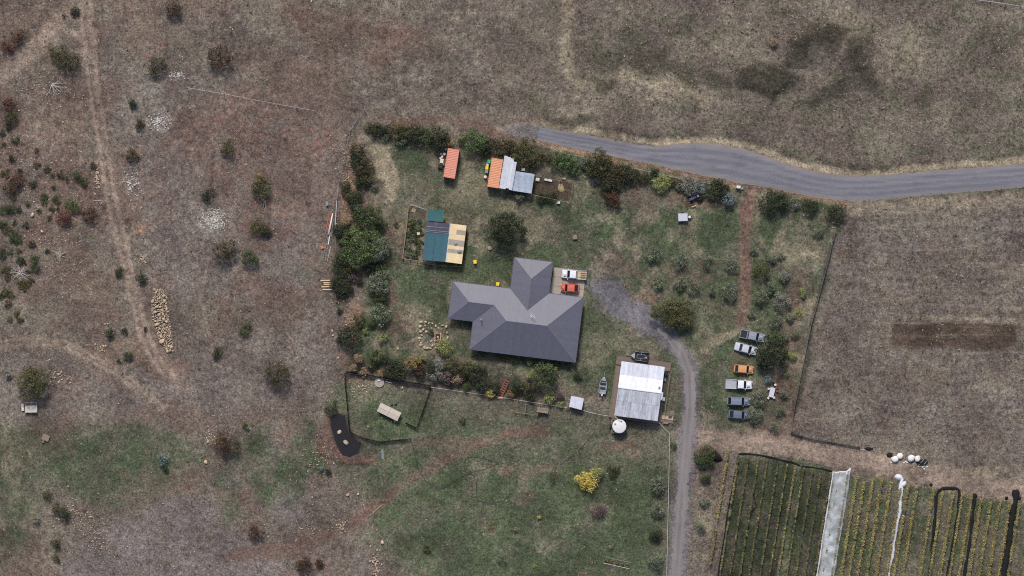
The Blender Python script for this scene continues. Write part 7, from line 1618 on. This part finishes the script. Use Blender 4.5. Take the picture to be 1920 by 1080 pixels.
def wire_bed(cx, cy, L, Wd, rot, label):
    e = thing('wire_bed', label, 'wire bed', G(cx, cy), rot); f_ = MB()
    for z in (.05, .6): f_.tube([(-L / 2, -Wd / 2, z), (L / 2, -Wd / 2, z), (L / 2, Wd / 2, z), (-L / 2, Wd / 2, z), (-L / 2, -Wd / 2, z)], .03, 5)
    f_.build('frame', M_STEEL, e); posts(e, [(-L / 2 + L * k / 4, s * Wd / 2) for k in range(5) for s in (-1, 1)], -.2, .65, M_STEEL, .05)
    me, tm = crown_mesh('gold', .5, .5, 900 + int(cx), .14, 2.2)
    for k in range(5): link('plant', me, e, (-L / 2 + L * (k + .5) / 5, 0, 0), (0, 0, k * 1.3))
wire_bed(1156.5, 1055, 5.6, 1.3, -.22, 'long low wire-fenced bed with yellowing plants near the bottom'); wire_bed(1092, 1079, 1.6, 1.0, -.15, 'small wire-fenced bed cut by the bottom edge')
pole((694, 967), (717, 946), .05, .05, M_PALEWOOD, 'fallen_pole', 'long pale pole lying across the lower red track', 'pole'); pole((716, 905), (716.5, 914), .04, .04, M_PIPE, 'short_stick', 'short white stick north of the fallen pole', 'stick')
pole((175, 376), (192, 377), .06, .12, M_DEAD, 'bleached_log', 'bleached log lying across the stone line', 'log'); pole((188, 385), (192, 378), .08, .09, M_DEAD, 'bleached_log', 'short bleached log below the other on the stone line', 'log'); pole((88, 678), (94, 673), .06, .08, M_PIPE, 'white_stick', 'short white stick above the reddish stones', 'stick')
hose = [(770, 823), (776, 845), (780, 862), (785, 882), (797, 900), (812, 913), (828, 917), (845, 908), (860, 897), (875, 890), (890, 884), (910, 880), (925, 873), (935, 869), (920, 864), (900, 859), (880, 858), (872, 864), (870, 875), (875, 887), (888, 892), (893, 905), (893, 925), (898, 938), (915, 943), (935, 942), (950, 935), (955, 925), (956, 900), (955, 885), (948, 877), (930, 873)]
hp = []
for i in range(len(hose) - 1):
    p0, p1, p2, p3 = hose[max(i - 1, 0)], hose[i], hose[i + 1], hose[min(i + 2, len(hose) - 1)]
    for k in range(4):
        t = k / 4; hp.append(tuple(.5 * ((2 * p1[j]) + (-p0[j] + p2[j]) * t + (2 * p0[j] - 5 * p1[j] + 4 * p2[j] - p3[j]) * t * t + (-p0[j] + 3 * p1[j] - 3 * p2[j] + p3[j]) * t ** 3) for j in (0, 1)))
tag(MB().tube([G(x, y, .06) for x, y in hp], .035, 6).build('garden_hose', M_BLACK, None, True), 'black hose looping across the lower lawn', 'hose')
tag(MB().tube([G(x, y, .06) for x, y in arc([(1113, 815), (1090, 840), (1070, 858), (1050, 872)], 20)], .03, 6).build('garden_hose', M_BLACK, None, True), 'straight black hose running from the tank across the lawn', 'hose')
o = MB(); o.box(-.25, .25, -1.0, 1.0, .05, .1); tag(o.build('blue_tarp', mat('blue_grey_tarp', srgb(108, 122, 128), .7, 0, .2, 4), None, False, G(717, 852), (0, 0, .05)), 'small blue-grey tarp strip on the grass below the enclosure', 'tarp')

# ------------------------------------------------------------------ vineyard
SL = -0.1587
def rx(topx, topy, y): return topx + (y - topy) * SL
tops = [(255, 135)] + [(315, 158), (370, 163), (425, 172), (475, 182), (535, 192), (585, 207), (632, 217), (680, 228), (730, 234), (778, 247), (830, 258), (878, 262), (925, 268), (978, 280), (1022, 285), (1070, 288), (1120, 290), (1172, 305), (1222, 345), (1268, 322), (1318, 326), (1412, 340), (1462, 360), (1522, 362), (1572, 372), (1624, 382), (1680, 392), (1735, 398), (1787, 412), (1840, 418), (1892, 428), (1948, 620)]
tops = [(1280 + a_ / 3, 800 + b_ / 3) for a_, b_ in tops]
VPAL = [foliage('vine_leaves_gold', srgb(112, 100, 62), srgb(176, 161, 102), .35, .1, .004), foliage('vine_leaves_lime', srgb(110, 103, 64), srgb(176, 165, 102), .35, .1, .004), foliage('vine_leaves_faded', srgb(104, 98, 62), srgb(166, 152, 98), .35, .1, .004)]
PM = MB().box(-.05, .05, -.05, .05, -.3, 1.35).mesh('post', M_TIMBER)
ordn = ['first', 'second', 'third', 'fourth', 'fifth', 'sixth', 'seventh', 'eighth', 'ninth', 'tenth', 'eleventh', 'twelfth', 'thirteenth', 'fourteenth', 'fifteenth', 'sixteenth', 'seventeenth', 'eighteenth', 'nineteenth', 'twentieth', 'twenty-first', 'twenty-second', 'twenty-third', 'twenty-fourth', 'twenty-fifth', 'twenty-sixth', 'twenty-seventh', 'twenty-eighth', 'twenty-ninth', 'thirtieth', 'thirty-first', 'thirty-second', 'thirty-third', 'thirty-fourth']
for i, (tx, ty) in enumerate(tops):
    q = np.random.default_rng(700 + i)
    yb = 1056 if i == 0 else 1130
    under = 1 <= i <= 11
    e = thing('vine_row', f'{ordn[i]} row of yellowing vines from the driveway side', 'vine row', group='rows of the vineyard')
    Lm = (yb - ty) * S; nl = int(Lm * (78 if under else 125))
    t = q.uniform(0, 1, nl); yy = ty + t * (yb - ty)
    keep = fbm(yy / 9, yy * 0 + i * 3.1, 60 + i, 3) > (.36 if under else .28)
    yy = yy[keep]; nl = len(yy)
    wsp = .09 if under else .12
    drop = q.uniform(0, 1, nl) < (.10 if under else .18)
    xx = rx(tx, ty, yy) + q.normal(0, 1, nl) * wsp / S * np.where(drop, 2.6, 1)
    ii = np.clip(np.searchsorted(AX, xx), 0, nx - 1); jj = np.clip(np.searchsorted(AY, yy), 0, ny - 1)
    zz = HZ[jj, ii] + np.where(drop, .03, q.uniform(.5, 1.35, nl))
    Pp = np.stack([(xx - 960) * S, (540 - yy) * S, zz], -1)
    nrm = q.normal(0, .6, (nl, 3)) + np.array([0, 0, .9]); nrm /= np.linalg.norm(nrm, axis=1)[:, None]
    a_ = np.cross(nrm, q.normal(0, 1, (nl, 3))); a_ /= np.linalg.norm(a_, axis=1)[:, None]; b_ = np.cross(nrm, a_); s_ = q.uniform(.07, .15, nl)[:, None]
    V = np.stack([Pp - a_ * s_, Pp - b_ * s_ * .8, Pp + a_ * s_, Pp + b_ * s_ * .8], 1).reshape(-1, 3)
    cl = np.repeat(fbm(yy / 14, yy * 0 + i, 80 + i, 3), 4)
    vm = VPAL[0 if i == 0 or i > 19 else (2 if under and i % 3 else 1 if i < 16 else 0)]
    link('foliage', npmesh('foliage', V, np.arange(len(V)).reshape(-1, 4), vm, {'clump': np.clip(cl * 1.6 - .3, 0, 1)}), e)
    for y in np.arange(ty, yb, 52): link('post', PM, e, G(rx(tx, ty, y), y))
    w_ = MB()
    for z in (.9, 1.3): w_.tube([G(rx(tx, ty, y), y, z) for y in np.linspace(ty, yb, 8)], .012, 4)
    w_.build('wire', M_STEEL, e)
    sm = MB()
    for y in np.arange(ty + 6, yb, 13):
        p = G(rx(tx, ty, y), y); sm.tube([p, p + Vector((q.uniform(-.05, .05), q.uniform(-.05, .05), .55)), p + Vector((q.uniform(-.1, .1), q.uniform(-.5, .5), .9))], .03, 5, .015)
    sm.build('vine_stems', M_BARK, e)

def drape(name, label, x0, x1, ytop, ybot, zs, m, ny_=60, nx_=14, edge=1.0, seed=1, cat='netting'):
    """net sheet over rows: x0,x1 plan px at ytop following the row slope; zs(u) height profile"""
    q = random.Random(seed); V = []; F = []
    ph = [q.uniform(0, 6.28) for _ in range(6)]
    for j in range(ny_ + 1):
        y = ytop + (ybot - ytop) * j / ny_
        for i in range(nx_ + 1):
            u = i / nx_
            yt = y + (math.sin(u * 9 + ph[0]) * 2 * edge if j == 0 else 0)
            x = x0 + (x1 - x0) * u + (y - ytop) * SL + edge * (1.6 * math.sin(y * .05 + ph[1]) + 1.0 * math.sin(y * .17 + ph[2])) * (1 if i in (0, nx_) else .5)
            p = G(x, yt); z = zs(u) + .07 * math.sin(y * .22 + u * 7 + ph[3]) + .05 * math.sin(y * .6 + u * 17 + ph[4]) + .05 * math.sin(y * .35 - u * 11 + ph[5])
            V.append((p.x, p.y, p.z + max(.03, z)))
    k = nx_ + 1
    for j in range(ny_):
        for i in range(nx_): F.append((j * k + i, (j + 1) * k + i, (j + 1) * k + i + 1, j * k + i + 1))
    me = bpy.data.meshes.new(name); me.from_pydata(V, [], F); me.update(); me.materials.append(m); me.polygons.foreach_set('use_smooth', [True] * len(F))
    return tag(link(name, me), label, cat)
M_BNET = netmat('black_bird_net', srgb(12, 20, 14), .27); M_WNET = netmat('white_bird_net', srgb(206, 210, 214), .50)
def ripple(n, lo=1.15, hi=1.42): return lambda u: (lo + (hi - lo) * abs(math.cos(u * n * math.pi))) if .015 < u < .985 else .1
def band(tops_, up=3): return sum(t[1] for t in tops_) / len(tops_)
drape('bird_net', 'black bird net draped over the left vine rows', tops[1][0] - 2, tops[7][0] - 1, tops[3][1] - 2, 1130, ripple(6), M_BNET, 70, 36, 1.0, 4)
drape('bird_net', 'black bird net over the rows just left of the white net', tops[8][0] - 3, tops[11][0] + 5, tops[9][1] - 3, 1130, ripple(3), M_BNET, 70, 18, 1.0, 5)
drape('bird_net', 'wide white bird net draped over two vine rows', 1563.5, 1595, 884, 1130, lambda u: .25 + 1.15 * max(0, math.sin(math.pi * min(1, max(0, u)))) ** .35, M_WNET, 60, 16, .9, 6)
wnet = bpy.data.objects['bird_net.002']
def netroll(pts, r, m, name, label, seed=1, squash=.55, cat='netting'):
    q = random.Random(seed); L = arc(pts, max(8, int(sum(math.hypot(b[0] - a[0], b[1] - a[1]) for a, b in zip(pts[:-1], pts[1:])) / 3)))
    rs = []
    for i, (x, y) in enumerate(L):
        a_ = L[max(0, i - 1)]; b_ = L[min(len(L) - 1, i + 1)]; tx, ty = b_[0] - a_[0], -(b_[1] - a_[1]); l_ = math.hypot(tx, ty) or 1; sx_, sy_ = -ty / l_, tx / l_
        g = G(x, y); rr = r * (1 + .22 * math.sin(i * .45 + seed) + q.uniform(-.15, .15)); off = .12 * r * math.sin(i * .23 + seed)
        rs.append([(g.x + sx_ * (math.cos(t * .6283) * rr * q.uniform(.88, 1.12) + off), g.y + sy_ * (math.cos(t * .6283) * rr + off), g.z + .02 + squash * r * (.8 + math.sin(t * .6283)) * q.uniform(.85, 1.15)) for t in range(10)])
    return tag(MB().rings(rs).build(name, m, None, True), label, cat)
M_BROLL = mat('bunched_black_net', srgb(22, 23, 24), .9, 0, .4, 5, .06); M_WROLL = mat('bunched_white_net', srgb(206, 206, 210), .85, 0, .1, 5, .05)
netroll([(1680, 893), (1688, 892), (1692, 899), (1690, 905), (1689, 920), (1684, 970), (1677, 1000), (1672, 1040), (1665, 1075), (1657, 1125)], .42, M_WROLL, 'rolled_net', 'bunched white net rope running down one vine row', 3)
heap(1685, 895, 9, 6, .6, M_WROLL, 'net_bundle', 'white net bundle at the head of the bunched white net', 'netting', -.3, 8); heap(1694, 908, 7, 5, .5, M_WROLL, 'net_bundle', 'smaller white net bundle just below the other', 'netting', .9, 9)
netroll([(1736, 1130), (1746, 1050), (1750, 1000), (1753, 965), (1756, 930), (1760, 920), (1768, 916), (1780, 915), (1793, 915), (1798, 918), (1799, 930), (1796, 960), (1790, 1000), (1781, 1050), (1770, 1130)], .30, M_BROLL, 'rolled_net', 'black net roll bent in a U around two vine rows', 5)
netroll([(1827, 925), (1827, 940), (1824, 960), (1819, 1010), (1811, 1060), (1802, 1130)], .30, M_BROLL, 'rolled_net', 'narrow black net roll right of the U-shaped one', 6)
netroll([(1903, 918), (1904, 935), (1899, 960), (1892, 1010), (1884, 1060), (1874, 1130)], .62, M_BROLL, 'rolled_net', 'thick black net roll near the right edge', 7)
netroll([(1384, 851), (1400, 851), (1422, 853), (1440, 856), (1462, 862), (1485, 867), (1500, 873)], .17, M_BROLL, 'net_edge', 'bunched black edge along the top of the left bird net', 31)
netroll([(1503, 874), (1520, 876), (1543, 879), (1560, 884)], .13, M_BROLL, 'net_edge', 'bunched black edge along the top of the middle bird net', 32)
netroll([(1385, 852), (1375, 905), (1366, 950), (1358, 1005), (1345, 1085), (1338, 1130)], .13, M_BROLL, 'net_edge', 'thin black side edge of the left bird net', 33)
netroll([(1412, 925), (1418, 950), (1406, 965), (1400, 1000), (1392, 1060), (1384, 1125)], .12, M_BROLL, 'net_fold', 'thin black fold hanging in the left bird net', 34)
for x, y, r_, l in [(1745.5, 909, 3, 'small black net lump left of the U-shaped roll'), (1828, 930, 5, 'black net lump at the head of the narrow roll'), (1887, 934, 3.5, 'small dark net lump left of the thick roll'), (1911, 934, 3.5, 'dark net lump right of the thick roll head')]: heap(x, y, r_, r_, .4, M_BROLL, 'net_lump', l, 'netting', 0, int(x))
for pts_, s_ in (([(1562.5, 884), (1552, 950), (1541, 1020), (1524, 1130)], 21), ([(1594, 880), (1584, 950), (1572, 1020), (1555, 1130)], 22), ([(1588, 886), (1578, 960), (1566, 1030), (1549, 1130)], 23), ([(1563, 887), (1575, 885), (1588, 885), (1595, 878)], 24)):
    o = netroll(pts_, .16, M_WROLL, 'hem', None, s_, .9, None); o.parent = wnet
# black edge sheet on the dome bush
v = []; f = []
nt_pts = [(1322, 872), (1338, 868), (1356, 864), (1352, 856), (1345, 848), (1338, 843)]
sh = MB(); pp = [G(x, y) for x, y in nt_pts]; hh = [.15, .12, .05, .5, 1.0, 1.4]
ce = G(1330, 857, 2.0)
sh.add([ce] + [p + Vector((0, 0, h_)) for p, h_ in zip(pp, hh)], [(0, i, i + 1) for i in range(1, 6)]); tag(sh.build('shade_cloth', M_SHADE, None), 'black cloth pulled off the side of the dome bush', 'cloth')

# --- white bulk bags and frames by the field corner
M_BAG = mat('white_woven_bag', srgb(220, 216, 212), .8, 0, .06, 4, .03)
def bag(px, py, r_, rot, label):
    q = random.Random(int(px * 7 + py)); rs = []
    for f_, z in [(.8, 0), (1.05, .15), (1.08, .5), (.95, .8), (.6, .98), (.25, 1.02)]: rs.append([(math.cos(t * .3927) * r_ * f_ * q.uniform(.9, 1.1) * (1.15 if t % 8 < 4 else 1), math.sin(t * .3927) * r_ * f_ * q.uniform(.9, 1.1), z * r_ * 1.3) for t in range(16)])
    e = thing('bulk_bag', label, 'bag', G(px, py), rot); MB().rings(rs).build('sack', M_BAG, e, True)
    for s in (-1, 1): MB().tube([(s * r_ * .5, -.2, r_ * 1.25), (s * r_ * .6, 0, r_ * 1.45), (s * r_ * .5, .2, r_ * 1.25)], .03, 5).build('loop', M_BAG, e)
bag(1677.5, 861, .62, -.6, 'leftmost white bulk bag by the field corner'); bag(1687, 855, .60, .2, 'second white bulk bag, leaning above the leftmost'); bag(1708, 859, .66, .4, 'third white bulk bag, left of the last pair'); bag(1720, 860, .56, 1.0, 'rightmost white bulk bag beside the dark frames')
sr = random.Random(4)
for x, y, l in [(1671, 867.5, 'lone small white sack below the leftmost bulk bag'), (1695, 868, 'left of three small white sacks under the bulk bags'), (1698, 865.5, 'middle of three small white sacks under the bulk bags'), (1700.5, 867, 'right of three small white sacks under the bulk bags'), (1730, 876, 'left small white sack below the dark frames'), (1733, 879.5, 'lowest small white sack below the dark frames'), (1738, 875.5, 'right small white sack below the dark frames')]: heap(x, y, 1.9, 1.6, .25, M_BAG, 'small_sack', l, 'sack', .3, int(x))
e = thing('black_net_heap', 'heap of black netting and white stakes right of the bulk bags', 'netting heap', G(1729, 868))
for k in range(7): MB().tube([(sr.uniform(-1.2, .2), sr.uniform(-.9, .9), .1), (sr.uniform(0, 1.4), sr.uniform(-.9, .9), .35)], .035, 5).build('stake', M_PIPE if k % 3 == 0 else M_BLACK, e)
MB().rings([[(math.cos(t * .5236) * 1.4 * f_ * sr.uniform(.7, 1.1), math.sin(t * .5236) * .9 * f_ * sr.uniform(.7, 1.1), z) for t in range(12)] for f_, z in ((1, 0), (.8, .18), (.4, .25))]).build('net', M_BROLL, e, True)
heap(1668, 853.5, 6, 5, .4, M_BROLL, 'net_lump', 'black netting lump left of the bulk bags', 'netting', .2, 33)
heap(1629, 841.5, 9, 3.5, .4, M_BROLL, 'net_lump', 'black netting pile at the end of the bottom field fence', 'netting', -.05, 34)
pole((1613, 842.5), (1622, 843), .04, .04, M_PIPE, 'white_stake', 'white stake lying on the black netting pile', 'stake', .4)
